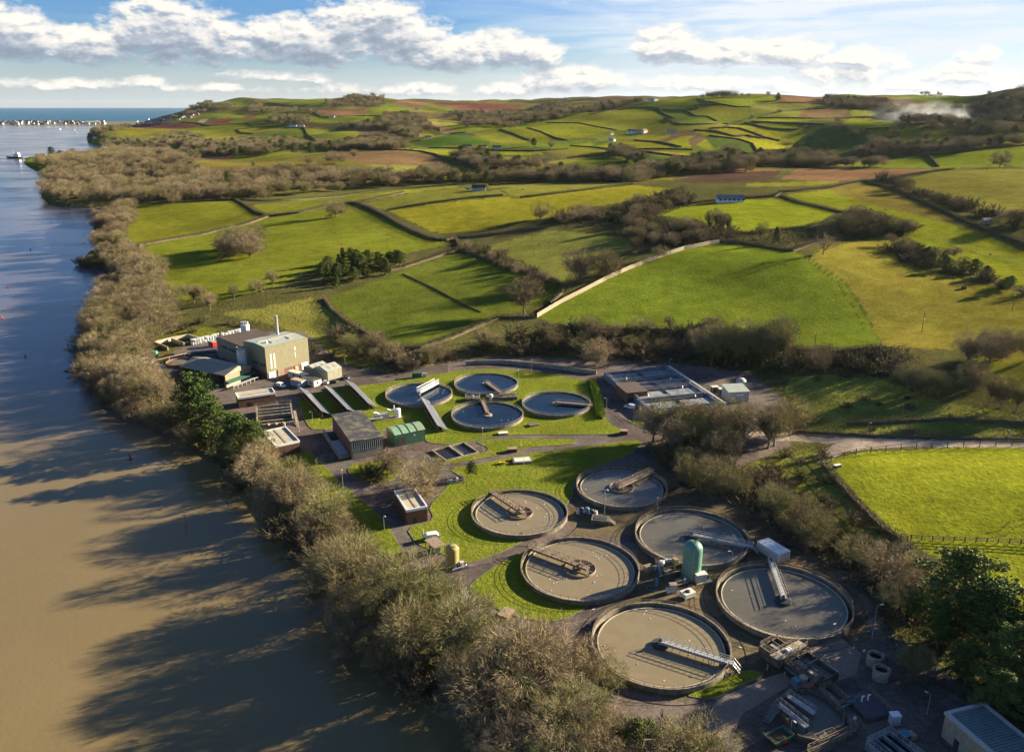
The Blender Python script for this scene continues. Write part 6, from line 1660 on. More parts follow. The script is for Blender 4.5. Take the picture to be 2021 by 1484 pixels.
for i in (1,2):
    m = MB(); yy = w * i / 3 + .1; ybox(m, 0.6, s_ * yy, -0.2, L - .3, s_ * (yy + .25), 4.2); m.build('bay_wall', M['concrete'], t)
m = MB(); ybox(m, 0.2,-s_ * 0.02,0, L - .2, s_ * .2,2.1); m.build('front_plinth', M['cream_gravel'], t)
m = MB(); m.add([(-.3,-s_ * .1,3.4),(L + 1.2,-s_ * .1,3.4),(L + 1.2,-s_ * 2.6,2.7),(-.3,-s_ * 2.6,2.7),(-.3,-s_ * .1,3.25),(L + 1.2,-s_ * .1,3.25),(L + 1.2,-s_ * 2.6,2.55),(-.3,-s_ * 2.6,2.55)], [(0,1,2,3),(4,7,6,5),(0,3,7,4),(1,5,6,2),(3,2,6,7),(0,4,5,1)])
m.build('awning', M['green_shed'], t)
m = MB()
for i in range(7): xx = 0.2 + i * (L - .4) / 6; m.bar((xx, -s_ * 4.4,0),(xx, -s_ * 4.4,1.4), .2); m.bar((xx, -s_ * 4.4,1.4),(xx, -s_ * 3.2,1.4), .15)
ybox(m, 0,-s_ * 4.6,1.4, L, -s_ * 3.3,1.6); m.build('feed_rack', M['galvanised'], t)
# window building with felt roof
t, L, Wd = bldg('window_building',(695,907),(757,896),(657,851), "flat dark-roofed building with a strip of tall windows")
s_ = 1 if Wd > 0 else -1; w = abs(Wd); h = 6.6
m = MB(); ybox(m, 0,0,-0.2, L, s_ * w, h); m.build('wall', M['concrete'], t)
m = MB(); ybox(m, -0.25,-s_ * .25, h, L + 0.25, s_ * (w + .25), h + 0.35); m.build('roof', M['felt_roof'], t)
nw = 14
for i in range(nw):
    m = MB(); x0 = 0.5 + (L - 1) * i / nw; ybox(m, x0 + .12,-s_ * .06,3.5, x0 + (L - 1) / nw - .12, s_ * .04,6.0); wn = m.build('window', M['glass_dark'], t)
    m = MB(); ybox(m, x0 - .08,-s_ * .14,3.2, x0 + .10,-s_ * .005,6.25); m.build('frame', M['white_paint'], wn)
nb_ = 5
for i in range(nb_):
    m = MB(); y0 = 0.7 + (w - 1) * i / nb_; ybox(m, -0.08, s_ * y0,0,0.03, s_ * (y0 + (w - 1) / nb_ - .6), h - .5); m.build('brick_panel', M['brick'], t)
m = MB(); ybox(m, 0.6,-s_ * .06,0.2, L - .6, s_ * .03,2.7); m.build('lower_panel', M['cream_gravel'], t)
# walkway pit on its left flank
m = MB(); ybox(m, -4.2, s_ * 2,-0.1,-3.9, s_ * (w - 1), 1.6); ybox(m, -3.9, s_ * 2,-0.1,-0.2, s_ * 2.3,1.6); m.build('pit_wall', M['concrete'], t)
m = MB(); m.rail([(-4.05, s_ * 2,1.6),(-4.05, s_ * (w - 1), 1.6)], 1.0,1.5,0.08); ybox(m, -3.8, s_ * 3,0.9,-0.3, s_ * (w * .6), 1.0); m.build('walkway', M['galvanised'], t)
# green shed with bowed roof
t, L, Wd = bldg('green_shed',(781,882),(839.5,869.5),(766,866), "dark green metal shed with pale bowed roof in front of the solar panels")
s_ = 1 if Wd > 0 else -1; w = abs(Wd); h = 4.6
m = MB(); ybox(m, 0,0,-0.2, L, s_ * w, h); m.build('wall', M['green_shed'], t)
m = MB(); N_ = 10; pr_ = [(s_ * (-.15 + (w + .3) * i / N_), h + 0.05 + 1.3 * math.sin(math.pi * i / N_)) for i in range(N_ + 1)]
vs = [(-.15, a, z) for a, z in pr_] + [(L + .15, a, z) for a, z in pr_]
m.add(vs, [(i, i + 1, N_ + 2 + i, N_ + 1 + i) for i in range(N_)] + [tuple(range(N_ + 1)), tuple(range(2 * N_ + 1, N_, -1)),(0, N_ + 1,2 * N_ + 1, N_)], False); rf = m.build('roof', M['green_roof'], t)
for i in range(1,4):
    m = MB(); xx = L * i / 4
    m.tube([(xx, a, z + 0.05) for a, z in pr_], 0.16,4); m.build('roof_seam', M['green_shed'], rf)
m = MB(); ybox(m, L * .08,-s_ * .06,0, L * .34, s_ * .04,3.4); m.build('roller_door', M['dark_metal'], t)
m = MB(); ybox(m, L * .62,-s_ * .06,3.0, L * .66, s_ * .03,3.4); m.build('wall_lamp', M['white_paint'], t)
# steel settling hall (open lamella tanks)
A_, B_, C_ = (1288,826),(1425,811),(1259,741)
t, L, Wd = bldg('settling_block', A_, B_, C_, "long block of open steel tanks with pipes and walkways beside the access road", 'process plant')
s_ = 1 if Wd > 0 else -1; w = abs(Wd); h = 2.9
m = MB(); ybox(m, 0,0,-.3, L, s_ * w, 0.5)
for x0, x1, y0, y1 in ((0, L, 0,.4),(0, L, w - .4, w),(0,.4,.4, w - .4),(L - .4, L, .4, w - .4)): ybox(m, x0, s_ * y0,0.5, x1, s_ * y1, h)
for i in (1,2,3):
    yy = w * i / 4; ybox(m, .4, s_ * (yy - .9), 0.5, L - .4, s_ * (yy - .65), h); ybox(m, .4, s_ * (yy + .65), 0.5, L - .4, s_ * (yy + .9), h); ybox(m, .4, s_ * (yy - .62), h - .55, L - .4, s_ * (yy + .62), h - .45)
m.build('tank_walls', M['steel_screen'], t)
for i in range(4):
    for j in range(2):
        m = MB(); y0 = w * i / 4 + .9 + w * .05; x0 = 1.0 + j * (L * .5); ybox(m, x0, s_ * y0, h - .7, x0 + L * .42, s_ * (y0 + w * .13), h - .35); m.build('filter_bed', M['steel_screen'], t)
m = MB()
for i in range(0,5):
    yy = w * i / 4; yy = min(max(yy, .2), w - .2)
    m.rail([(0.3, s_ * yy, h),(L - .3, s_ * yy, h)], 1.1,2.6,0.09)
m.rail([(L - .2, s_ * .2, h),(L - .2, s_ * (w - .2), h)], 1.1,2.4,0.09); m.rail([(.2, s_ * .2, h),(.2, s_ * (w - .2), h)], 1.1,2.4,0.09)
m.build('walkway_rails', M['galvanised'], t)
m = MB(); yy = w * .62
m.tube([(.6, s_ * w * .30, h + .5),(.6, s_ * (yy - 1), h + .5),(1.6, s_ * yy, h + .5),(L - 1, s_ * yy, h + .5)], .9,10)
m.tube([(.9, s_ * w * .27, h + .4),(L - 1, s_ * w * .27, h + .4)], .7,10); m.tube([(.9, s_ * w * .9, h + .4),(L - 1, s_ * w * .9, h + .4)], .5,10); m.build('air_main', M['steel_screen'], t)
for i in range(8):
    m = MB(); xx = L * (.18 + .6 * (i % 2)); yy = w * (.1 + .11 * i); m.tube([(xx, s_ * (yy - .6), h + .4),(xx, s_ * yy, h + 1.2),(xx, s_ * (yy + 1.2), h - .2)], .28,6); m.build('drop_pipe', M['galvanised'], t)
m = MB(); m.tube([(L + .6, s_ * -1.0, h + .6),(L + .6, s_ * (w - 1), h + .8)], .35,8); m.tube([(L + 1.3, s_ * -1.0, h + .6),(L + 1.3, s_ * (w - 1), h + .8)], .3,8)
for i in range(6): m.bar((L + .9, s_ * w * i / 5.3,-.2),(L + .9, s_ * w * i / 5.3, h + .5), .25)
m.build('white_pipes', M['white_paint'], t)
t, L, Wd = bldg('brick_hut',(1237,796),(1277,792),(1233,775), "brick hut with flat brown roof on the left of the steel tank block", 'hut')
s_ = 1 if Wd > 0 else -1; w = abs(Wd)
m = MB(); ybox(m, 0,0,-.2, L, s_ * w, 4.4); m.build('wall', M['brick'], t)
m = MB(); ybox(m, -.3,-s_ * .3,4.4, L + .3, s_ * (w + .3), 4.75); m.build('roof', M['brown_roof'], t)
m = MB(); ybox(m, L * .1,-s_ * .05,0, L * .8, s_ * .03,2.4); m.build('opening', M['dark_metal'], t)
t, L, Wd = bldg('grey_shed',(1437,795),(1477,793),(1436,782), "grey metal shed with pale lean roof at the end of the steel tank block", 'shed')
s_ = 1 if Wd > 0 else -1; w = abs(Wd)
m = MB(); ybox(m, 0,0,-.2, L, s_ * w, 4.6); m.build('wall', M['grey_box'], t)
m = MB(); m.add([(-.3,-s_ * .3,4.62),(L + .3,-s_ * .3,4.62),(L + .3, s_ * (w + .3), 5.5),(-.3, s_ * (w + .3), 5.5),(-.3,-s_ * .3,4.8),(L + .3,-s_ * .3,4.8),(L + .3, s_ * (w + .3), 5.7),(-.3, s_ * (w + .3), 5.7)], [(0,3,2,1),(4,5,6,7),(0,1,5,4),(2,3,7,6),(1,2,6,5),(3,0,4,7)]); m.build('roof', M['pale_roof'], t)
m = MB(); ybox(m, L * .4,-s_ * .05,2.9, L * .72, s_ * .03,3.5); m.build('sign', M['white_paint'], t)
for i, (u, v) in enumerate(((1410,776),(1424,780))):
    t = empty('generator_set', G(u, v), 0.15, ["blue generator in a yellow frame, left one beside the grey metal shed", "blue generator in a yellow frame, right one touching the grey metal shed"][i], 'generator')
    m = MB(); m.box(-1.4,-1.0,.4,1.4,1.0,3.0); m.build('cabinet', M['blue_container'], t)
    m = MB(); m.box(-1.6,-1.2,3.0,1.6,1.2,3.25); m.build('roof', M['pale_box'], t)
    m = MB()
    for sx_ in (-1.5,1.5):
        for sy_ in (-1.1,1.1): m.bar((sx_, sy_, 0),(sx_, sy_, 3.0), .16)
    m.box(-1.6,-1.2,.05,1.6,1.2,.4); m.build('frame', M['yellow_paint'], t)
t = empty('round_hopper', G(1462,757), 0.5, "round grey hopper lying at the bramble edge behind the grey shed", 'hopper')
m = MB(); m.lathe([(0.3,2.7),(1.6,2.4),(2.3,1.5),(2.2,.5),(1.4,0)][::-1], 20); m.build('shell', M['grey_box'], t)
m = MB(); m.box(-1.0,-2.6,0,1.0,-1.2,1.4); m.build('outlet', M['teal_tank'], t)

# ------------------------------------------------------------------ silos, container and plant between the round tanks
q = silo('silo', "tall teal domed silo between the brown round tanks", (1363.5,1136), 2.55,8.2,'teal_tank', z0=0.2, dome=0.42)
m = MB(); m.lathe([(2.75,-.1),(2.75,.35)], 32); m.build('plinth', M['concrete'], q)
m = MB(); m.tube([(-.3,-2.7,.3),(-.3,-2.7,8.3),(0,-1.4,10.0),(0,0,10.4)], .16,6); m.build('pipe', M['galvanised'], q)
m = MB(); m.rail([(-.8,-.6,10.2),(.9,-.6,10.2),(.9,.8,10.2)], .8,1.0,.07); m.box(.2,.1,10.15,.8,.6,10.6); m.build('top_rail', M['dark_metal'], q)
q = silo('silo', "ochre domed silo at the road corner by the brown canopy", (893,1117), 1.85,5.0,'yellow_tank', z0=0.5, dome=0.3)
m = MB()
for a in np.linspace(0,2 * math.pi, 7)[:-1]: m.bar((1.9 * math.cos(a), 1.9 * math.sin(a), -.1),(1.9 * math.cos(a), 1.9 * math.sin(a), 1.0), .25)
m.box(-2.3,-2.3,-.1,2.3,2.3,.3); m.build('skirt', M['dark_metal'], q)
m = MB(); m.tube([(1.95,-.6,.3),(1.95,-.6,6.2),(.9,-.3,7.2)], .14,6); m.tube([(-1.0,1.7,.3),(-1.0,1.75,7.0)], .12,6); m.bar((.3,.3,6.4),(.3,.3,7.4), .1); m.bar((-.4,.1,6.4),(-.4,.1,7.2), .1); m.bar((.7,-.5,6.2),(.7,-.5,7.2), .1); m.build('pipe', M['galvanised'], q)
t = empty('pump_skid', G(905,1122), 0.5, "grey pump skid at the foot of the ochre silo", 'pump')
m = MB(); m.box(-2.6,-1.0,0,2.6,.8,.35); m.build('base', M['dark_metal'], t)
m = MB(); m.box(.4,-.6,.35,1.6,.6,1.9); m.lathe([(.5,.35),(.5,1.1),(.2,1.4)], 12,(-1.0,0)); m.build('pump_body', M['grey_box'], t)
m = MB(); m.tube([(-2.2,-.8,.7),(1.8,-.8,.9),(2.3,-.2,.9)], .3,8); m.build('pipe', M['galvanised'], t)
t, L, Wd = bldg('canopy',(857,1099),(880,1091),(843,1081), "flat brown steel canopy beside the ochre silo", 'canopy')
s_ = 1 if Wd > 0 else -1; w = abs(Wd)
m = MB(); ybox(m, 0,0,2.6, L, s_ * w, 2.85); m.build('roof', M['rust_metal'], t)
for xx in (.2, L - .3):
    for yy in (.2, w - .3):
        m = MB(); ybox(m, xx, s_ * yy, -.1, xx + .15, s_ * (yy + .15), 2.6); m.build('post', M['dark_metal'], t)
m = MB(); ybox(m, L * .2, s_ * w * .2,0, L * .7, s_ * w * .75,1.5); m.build('stored_crate', M['dark_metal'], t)
t = empty('blower_unit', G(853,1064), 0.25, "white rounded blower unit on the lawn edge above the brown canopy", 'blower')
m = MB()
pr_ = [(-1.9,0.4),(-2.0,1.4),(-1.5,2.1),(1.2,2.1),(1.9,1.5),(1.9,0.4)]
m.add([(a, -1.0, z) for a, z in pr_] + [(a, 1.0, z) for a, z in pr_], [(i, (i + 1) % 6,6 + (i + 1) % 6,6 + i) for i in range(6)] + [tuple(range(6)), tuple(range(11,5,-1))]); m.build('housing', M['white_paint'], t)
m = MB(); m.box(-2.2,-1.2,0,2.2,1.2,.4); m.build('base', M['dark_metal'], t)
m = MB(); m.tube([(-2.6,.3,0),(-2.6,.3,3.4)], .32,8); m.build('exhaust_pipe', M['grey_box'], t)
t, L, Wd = bldg('shipping_container',(1536,1112),(1557.5,1104.5),(1493,1085), "white shipping container beside the trees, end pointing at the walkway of the round tank", 'container')
s_ = 1 if Wd > 0 else -1; w = abs(Wd)
m = MB(); ybox(m, 0,0,.1, L, s_ * w, 2.75); m.build('body', M['grey_box'], t)
m = MB(); ybox(m, -.06,-s_ * .06,2.75, L + .06, s_ * (w + .06), 2.86)
for xx in (-.06, L - .1):
    for yy in (-.06, w - .1): ybox(m, xx, s_ * yy, -.05, xx + .16, s_ * (yy + .16), 2.75)
m.build('frame', M['white_paint'], t)
for i in (0,1):
    m = MB(); ybox(m, .12 + i * (L - .2) / 2,-s_ * .05,.25,.04 + (i + 1) * (L - .2) / 2, s_ * .02,2.6); m.build('door', M['grey_box'], t)

def clutter(name, label, A, rz, items, cat):
    """a skid of plant: list of (part name, material, kind, args)"""
    t_ = empty(name, G(*A), rz, label, cat)
    for pn, mt, kd, ar in items:
        m_ = MB()
        if kd == 'box': m_.box(*ar)
        elif kd == 'cyl': m_.lathe([(ar[2], ar[3]),(ar[2], ar[4]),(ar[2] * .6, ar[4] + ar[2] * .35)], 14,(ar[0], ar[1]))
        elif kd == 'pipe': m_.tube(ar[0], ar[1], 8)
        elif kd == 'rail': m_.rail(ar[0], 1.1,1.2,.07)
        m_.build(pn, M[mt], t_)
    return t_
clutter('pump_station', "rusty pump station with railed platform left of the teal silo", (1320,1125), 0.45, [
    ('base', 'dark_concrete', 'box',(-4.6,-3.4,-.1,4.2,3.2,.5)),('platform', 'dark_metal', 'box',(-3.0,-1.6,1.8,2.6,2.4,2.0)),
    ('tank', 'grey_box', 'cyl',(-2.2,.6,.9,.5,2.9)),('pump_body', 'blue_metal', 'cyl',(-3.6,-1.2,.6,.5,1.5)),('pump_body', 'blue_metal', 'cyl',(-.6,1.2,.6,2.0,2.9)),
    ('pipe', 'galvanised', 'pipe',([(-4.2,.8,.7),(-2.6,.8,2.9),(.8,.8,2.9),(2.4,.2,1.2)], .35)),('pipe', 'rust_metal', 'pipe',([(-3.8,-2.4,.7),(-1,-2.4,1.6),(2.6,-2.4,.8)], .4)),
    ('cabinet', 'rust_metal', 'box',(1.0,-1.2,2.0,2.2,.4,3.4)),('cabinet', 'rust_metal', 'box',(-6.2,1.2,0,-4.0,3.2,1.5)),
    ('guard_rail', 'rust_metal', 'rail',([(-3.0,-1.6,2.0),(2.6,-1.6,2.0),(2.6,2.4,2.0),(-3.0,2.4,2.0),(-3.0,-1.6,2.0)],)),
    ('post', 'yellow_tank', 'box',(.2,-2.0,.5,.6,-1.6,4.2)),('ladder', 'galvanised', 'pipe',([(3.0,2.0,0),(2.7,2.0,3.1)], .3))], 'pumps')
clutter('control_cabinet', "tall white and rust control cabinet below the pump station", (1328,1168), 0.15, [('body', 'grey_box', 'box',(-.9,-.6,.1,.9,.7,2.3)),('top', 'rust_metal', 'box',(-1.0,-.7,2.3,1.0,.8,2.45)),('side_box', 'pale_box', 'box',(-1.7,-.5,.0,-.95,.6,1.0))], 'cabinet')
clutter('steel_skid', "low rusty steel frame between the white cabinet and the teal silo", (1345,1155), 0.4, [('base', 'dark_metal', 'box',(-2.6,-1.4,0,2.4,1.4,.4)),('pipe', 'rust_metal', 'pipe',([(-2.2,-.6,.8),(1.6,-.6,1.0),(2.2,.6,.8)], .3)),('cabinet', 'rust_metal', 'box',(-1.4,.1,.4,.2,1.2,1.5)),('pump_body', 'grey_box', 'cyl',(1.2,.5,.45,.4,1.4))], 'skid')
clutter('air_cooler', "white square air cooler at the lower edge of the silo plant", (1357,1178), 0.5, [('casing', 'pale_box', 'box',(-1.7,-1.2,.5,1.7,1.2,1.7)),('fan', 'dark_metal', 'cyl',(0,0,.75,1.6,1.78)),('leg', 'pale_box', 'box',(-1.65,-1.15,0,-1.35,-.8,.5)),('leg', 'pale_box', 'box',(1.35,-1.15,0,1.65,-.8,.5)),('leg', 'pale_box', 'box',(-1.65,.8,0,-1.35,1.15,.5)),('leg', 'pale_box', 'box',(1.35,.8,0,1.65,1.15,.5))], 'air cooler')
clutter('transformer_box', "grey ribbed cabinet at the right foot of the teal silo", (1382,1146), 0.3, [('body', 'grey_box', 'box',(-1.5,-.9,.2,1.5,.9,2.2)),('top', 'pale_box', 'box',(-1.6,-1.0,2.2,1.6,1.0,2.35)),('base', 'concrete', 'box',(-1.9,-1.6,-.1,2.9,1.4,.2)),('pipe', 'galvanised', 'pipe',([(1.1,-.7,2.3),(1.1,-.7,3.9),(1.5,-.7,4.0)], .14)),('radiator', 'dark_metal', 'box',(1.6,-.6,.4,2.2,.6,1.6))], 'cabinet')
clutter('hose_coil', "black coiled hoses on the road left of the white cabinet", (1286,1163), 0.0, [('hose', 'blue_metal', 'pipe',([(1.4 * math.cos(a), 1.1 * math.sin(a), .15 + .02 * i) for i, a in enumerate(np.linspace(0,6.0,16))], .14)),('hose', 'dark_metal', 'pipe',([(1.9 * math.cos(a) - .3,1.4 * math.sin(a), .15) for a in np.linspace(.5,5.6,14)], .12)),('stand', 'blue_metal', 'box',(1.2,1.2,0,1.9,2.0,2.3))], 'hose')
clutter('scum_pump', "dark cluster of pumps and pipes between the lawn tank and the tree-shaded tank", (1166,1018), -0.45, [
    ('base', 'dark_concrete', 'box',(-4.5,-1.4,-.1,3.2,1.6,.4)),('pump_body', 'dark_metal', 'cyl',(-3.2,.2,.7,.4,1.9)),('pump_body', 'blue_metal', 'cyl',(-1.4,.4,.7,.4,2.2)),('pump_body', 'dark_metal', 'cyl',(.2,.2,.7,.4,2.0)),
    ('pipe', 'blue_metal', 'pipe',([(-4.4,-1.0,.8),(-1.6,-.9,1.6),(.8,-1.0,1.4),(2.6,-.6,.8)], .45)),('pipe', 'blue_metal', 'pipe',([(-3.9,1.2,.7),(1.2,1.2,1.7)], .35)),('cabinet', 'grey_box', 'box',(1.2,-.4,.4,2.0,.6,2.0)),('tank', 'pale_box', 'cyl',(-3.9,-.8,.55,.4,1.3))], 'pumps')
clutter('access_platform', "dark concrete chamber with steel steps beside the pump cluster", (1187,1031), -0.2, [('chamber', 'dark_concrete', 'box',(-3.0,-1.7,-.1,2.4,1.9,1.5)),('cover', 'dark_metal', 'box',(-2.2,-1.0,1.5,1.6,1.2,1.62)),('steps', 'rust_metal', 'box',(2.4,-.9,0,3.0,.9,1.2)),('steps', 'rust_metal', 'box',(3.0,-.9,0,3.6,.9,.8)),('steps', 'rust_metal', 'box',(3.6,-.9,0,4.2,.9,.4))], 'chamber')
clutter('valve_platform', "small railed platform between the far blue tanks, left one", (933,790), 0.0, [('chamber', 'dark_concrete', 'box',(-3.0,-2.2,-.1,3.0,2.0,1.5)),('guard_rail', 'galvanised', 'rail',([(-3,-2.2,1.5),(3,-2.2,1.5),(3,2,1.5),(-3,2,1.5),(-3,-2.2,1.5)],)),('pump_body', 'galvanised', 'cyl',(0,0,.5,1.5,2.2))], 'platform')
clutter('valve_platform', "long railed pipe platform in the middle of the four blue tanks", (990,788), 0.12, [('chamber', 'dark_concrete', 'box',(-6.5,-1.8,-.1,6.5,2.0,1.5)),('guard_rail', 'galvanised', 'rail',([(-3,-1.8,1.5),(6.5,-1.8,1.5),(6.5,2,1.5),(-3,2,1.5)],)),('tank', 'pale_box', 'cyl',(-4.8,-1.0,1.0,.2,2.6)),('cabinet', 'brick', 'box',(-1.0,-.8,1.5,.6,.6,2.6)),('pipe', 'dark_metal', 'pipe',([(-3,.6,1.9),(5.8,.6,1.9)], .4))], 'platform')
clutter('switch_cabinet', "green kiosk at the road edge above the first blue tank", (823,745), 0.1, [('body', 'green_shed', 'box',(-2.2,-.9,0,2.2,.9,2.2)),('top', 'green_shed', 'box',(-2.35,-1.05,2.2,2.35,1.05,2.35))], 'kiosk')
clutter('switch_cabinet', "small grey kiosk next to the green kiosk at the road edge", (838,744), 0.1, [('body', 'grey_box', 'box',(-.8,-.6,0,.8,.6,1.8)),('top', 'grey_box', 'box',(-.9,-.7,1.8,.9,.7,1.9))], 'kiosk')
clutter('pipe_manifold', "white pipe manifold on the lawn behind the window building", (764,826), 0.35, [('base', 'concrete', 'box',(-6,-1.8,-.1,6,1.8,.3)),('tank', 'grey_box', 'box',(-5.0,-1.2,.3,.6,1.2,2.6)),('tank', 'white_paint', 'cyl',(4.4,0,1.1,.3,3.4)),('pipe', 'white_paint', 'pipe',([(-5.5,-.8,3.6),(-3.8,-.4,3.0),(-2.2,-1.4,1.2)], .6)),('pipe', 'white_paint', 'pipe',([(.2,.2,4.0),(1.6,.2,3.2),(4.4,.2,3.6),(5.4,.2,3.6),(5.4,.2,.5)], .6)),('pipe', 'white_paint', 'pipe',([(3.2,.9,.4),(3.2,.9,5.0)], .4)),('walkway', 'galvanised', 'box',(-9,-2.6,1.4,-2,-1.9,1.55))], 'pipes')
def brick_box(label, A, rz, sx_, sy_, h_, mt='brown_timber', top='rust_metal'):
    t_ = empty('kiosk', G(*A), rz, label, 'kiosk')
    m_ = MB(); m_.box(-sx_, -sy_, -.05, sx_, sy_, h_); m_.build('body', M[mt], t_)
    m_ = MB(); m_.box(-sx_ - .1,-sy_ - .1, h_, sx_ + .1, sy_ + .1, h_ + .14); m_.build('lid', M[top], t_)
brick_box("brown box on the thin lawn wedge between the paths", (1011,891), 0.15,1.6,1.0,1.3)
brick_box("brown box at the grass tip by the road junction", (1231,856), -0.1,1.4,1.0,1.4)
brick_box("dark rusty box on the lower yard below the lawn tank", (999,1216), -0.55,1.3,1.9,1.2)
brick_box("low pale cover on the lawn below the dark clear tank", (993,857), 0.2,1.8,1.0,.7,'concrete', 'pale_box')
brick_box("low mossy chamber beside the far lawn", (1052,840), 0.5,1.8,1.3,.6,'dark_concrete', 'dark_concrete')
clutter('railed_cover', "pale square cover with handrail on the big lawn by the path", (1030,911), 0.15, [('slab', 'concrete', 'box',(-3.4,-2.2,0,3.4,2.2,.9)),('cover', 'pale_box', 'box',(-2.8,-1.7,.9,2.8,1.7,1.0)),('guard_rail', 'rust_metal', 'rail',([(-3.4,2.2,.9),(3.4,2.2,.9)],)),('guard_rail', 'rust_metal', 'rail',([(-3.4,-2.2,.9),(-3.4,2.2,.9)],))], 'chamber')
clutter('yellow_pump', "yellow mobile pump lying on the big lawn", (992,916), 0.1, [('body', 'yellow_paint', 'box',(-1.4,-.5,.2,.9,.5,.9)),('hose', 'yellow_paint', 'pipe',([(.9,0,.5),(1.8,.2,.3),(2.3,.1,.3)], .25)),('wheel', 'rubber', 'cyl',(-.9,-.6,.25,.0,.3)),('wheel', 'rubber', 'cyl',(-.9,.6,.25,.0,.3))], 'pump')
clutter('storage_cage', "wire cage store full of scrap beside the lone pine on the lawn", (891,951), 0.25, [('base', 'dark_concrete', 'box',(-4.2,-1.6,-.1,4.2,1.6,.3)),('cage', 'galvanised', 'rail',([(-4.2,-1.6,.3),(4.2,-1.6,.3),(4.2,1.6,.3),(-4.2,1.6,.3),(-4.2,-1.6,.3)],)),('scrap', 'red_paint', 'box',(-3.4,.1,.3,.6,1.0,.8)),('scrap', 'blue_metal', 'box',(-1.6,-1.1,.3,.4,-.1,1.2)),('scrap', 'white_paint', 'box',(1.6,-.9,.3,2.3,.3,1.4)),('scrap', 'dark_metal', 'box',(2.5,-.9,.3,3.8,1.0,1.0))], 'store')
# sunken sludge bays
t, L, Wd = bldg('sludge_bay',(880,912),(946,895),(855,890), "pair of sunken black sludge bays with concrete walls below the green shed", 'sludge bay')
s_ = 1 if Wd > 0 else -1; w = abs(Wd)
m = MB()
for x0, x1, y0, y1 in ((0, L, 0,.4),(0, L, w - .4, w),(0,.5,.4, w - .4),(L - .5, L, .4, w - .4),(L * .5, L * .5 + .8,.4, w - .4)): ybox(m, x0, s_ * y0,-.2, x1, s_ * y1,.7)
m.build('bay_wall', M['concrete'], t)
m = MB(); ybox(m, .5, s_ * .4,.02, L - .5, s_ * (w - .4), .10); m.build('sludge', M['sludge'], t)
m = MB(); m.rail([(L * .5 + .4, s_ * .4,.7),(L * .5 + .4, s_ * (w - .4), .7)], 1.0,1.6,.08); m.build('handrail', M['galvanised'], t)
# old open filter tank with rails next to the long hut
t, L, Wd = bldg('concrete_tank',(507,846),(581,838),(498,806), "old open concrete tank with channels and rusty railings between the two brown huts", 'tank', W=19)
s_ = 1 if Wd > 0 else -1; w = abs(Wd); h = 2.4
m = MB(); ybox(m, 0,0,-.2, L, s_ * w, .6)
for i in range(6): yy = (w - .7) * i / 5; ybox(m, 0, s_ * yy, .6, L, s_ * (yy + .7), h if i > 1 else 1.4)
for xx in (0, L - .6): ybox(m, xx, s_ * .72,.6, xx + .6, s_ * (w - .72), h - .05)
m.build('tank_walls', M['concrete'], t)
m = MB(); ybox(m, .6, s_ * .7,.62, L - .6, s_ * (w - .7), 1.0); m.build('water', M['sludge'], t)
m = MB(); m.rail([(.2, s_ * w * .35, h),(.2, s_ * w, h),(L - .2, s_ * w, h),(L - .2, s_ * w * .35, h)], 1.3,2.0,.12)
m.rail([(.4, s_ * w * .62, h),(L - .4, s_ * w * .62, h)], .8,2.4,.10); m.build('railing', M['rust_metal'], t)
m = MB(); m.add([(L + .2, s_ * w * .5,2.4),(L + 1.3, s_ * w * .5,2.4),(L + 1.8,-s_ * 3.2,0),(L + .7,-s_ * 3.2,0),(L + .2, s_ * w * .5,2.2),(L + 1.3, s_ * w * .5,2.2),(L + 1.8,-s_ * 3.2,-.2),(L + .7,-s_ * 3.2,-.2)], [(0,1,2,3),(7,6,5,4),(0,3,7,4),(1,5,6,2),(0,4,5,1),(2,6,7,3)]); m.build('ramp', M['concrete'], t)
for i in range(3):
    m = MB(); xx = L * (.3 + .2 * i); m.lathe([(.9,.4),(.9,1.9),(.5,2.3)], 14,(xx, -s_ * 1.6)); m.build('pump_body', M['rust_metal'], t)

# ------------------------------------------------------------------ solar panel rows
SP = [((600,775),(645,823), "leftmost tilted solar panel row on the front lawn"),((648,771),(695,819), "second solar panel row from the left on the front lawn"),
      ((690,760),(737,808), "third solar panel row, nearest the first blue tank"),((840,796),(874,853), "separate solar panel row behind the green shed")]
msol, k, b = mat_new('solar_glass')
tcc = k.n('ShaderNodeTexCoord'); s3 = k.n('ShaderNodeSeparateXYZ'); k.put(s3.inputs[0], tcc.outputs['Object'])
gx = k.m('GREATER_THAN', k.m('FRACT', k.m('MULTIPLY', s3.outputs[0], 0.98)), 0.955)
gy = k.m('GREATER_THAN', k.m('ABSOLUTE', k.m('SUBTRACT', k.m('FRACT', k.m('MULTIPLY', s3.outputs[1], 0.49)), 0.5)), 0.47)
k.put(b.inputs['Base Color'], k.mix(k.m('MAXIMUM', gx, gy),(0.11,0.115,0.13,1),(0.42,0.42,0.43,1)))
b.inputs['Roughness'].default_value = 0.32; b.inputs['Specular IOR Level'].default_value = 0.8
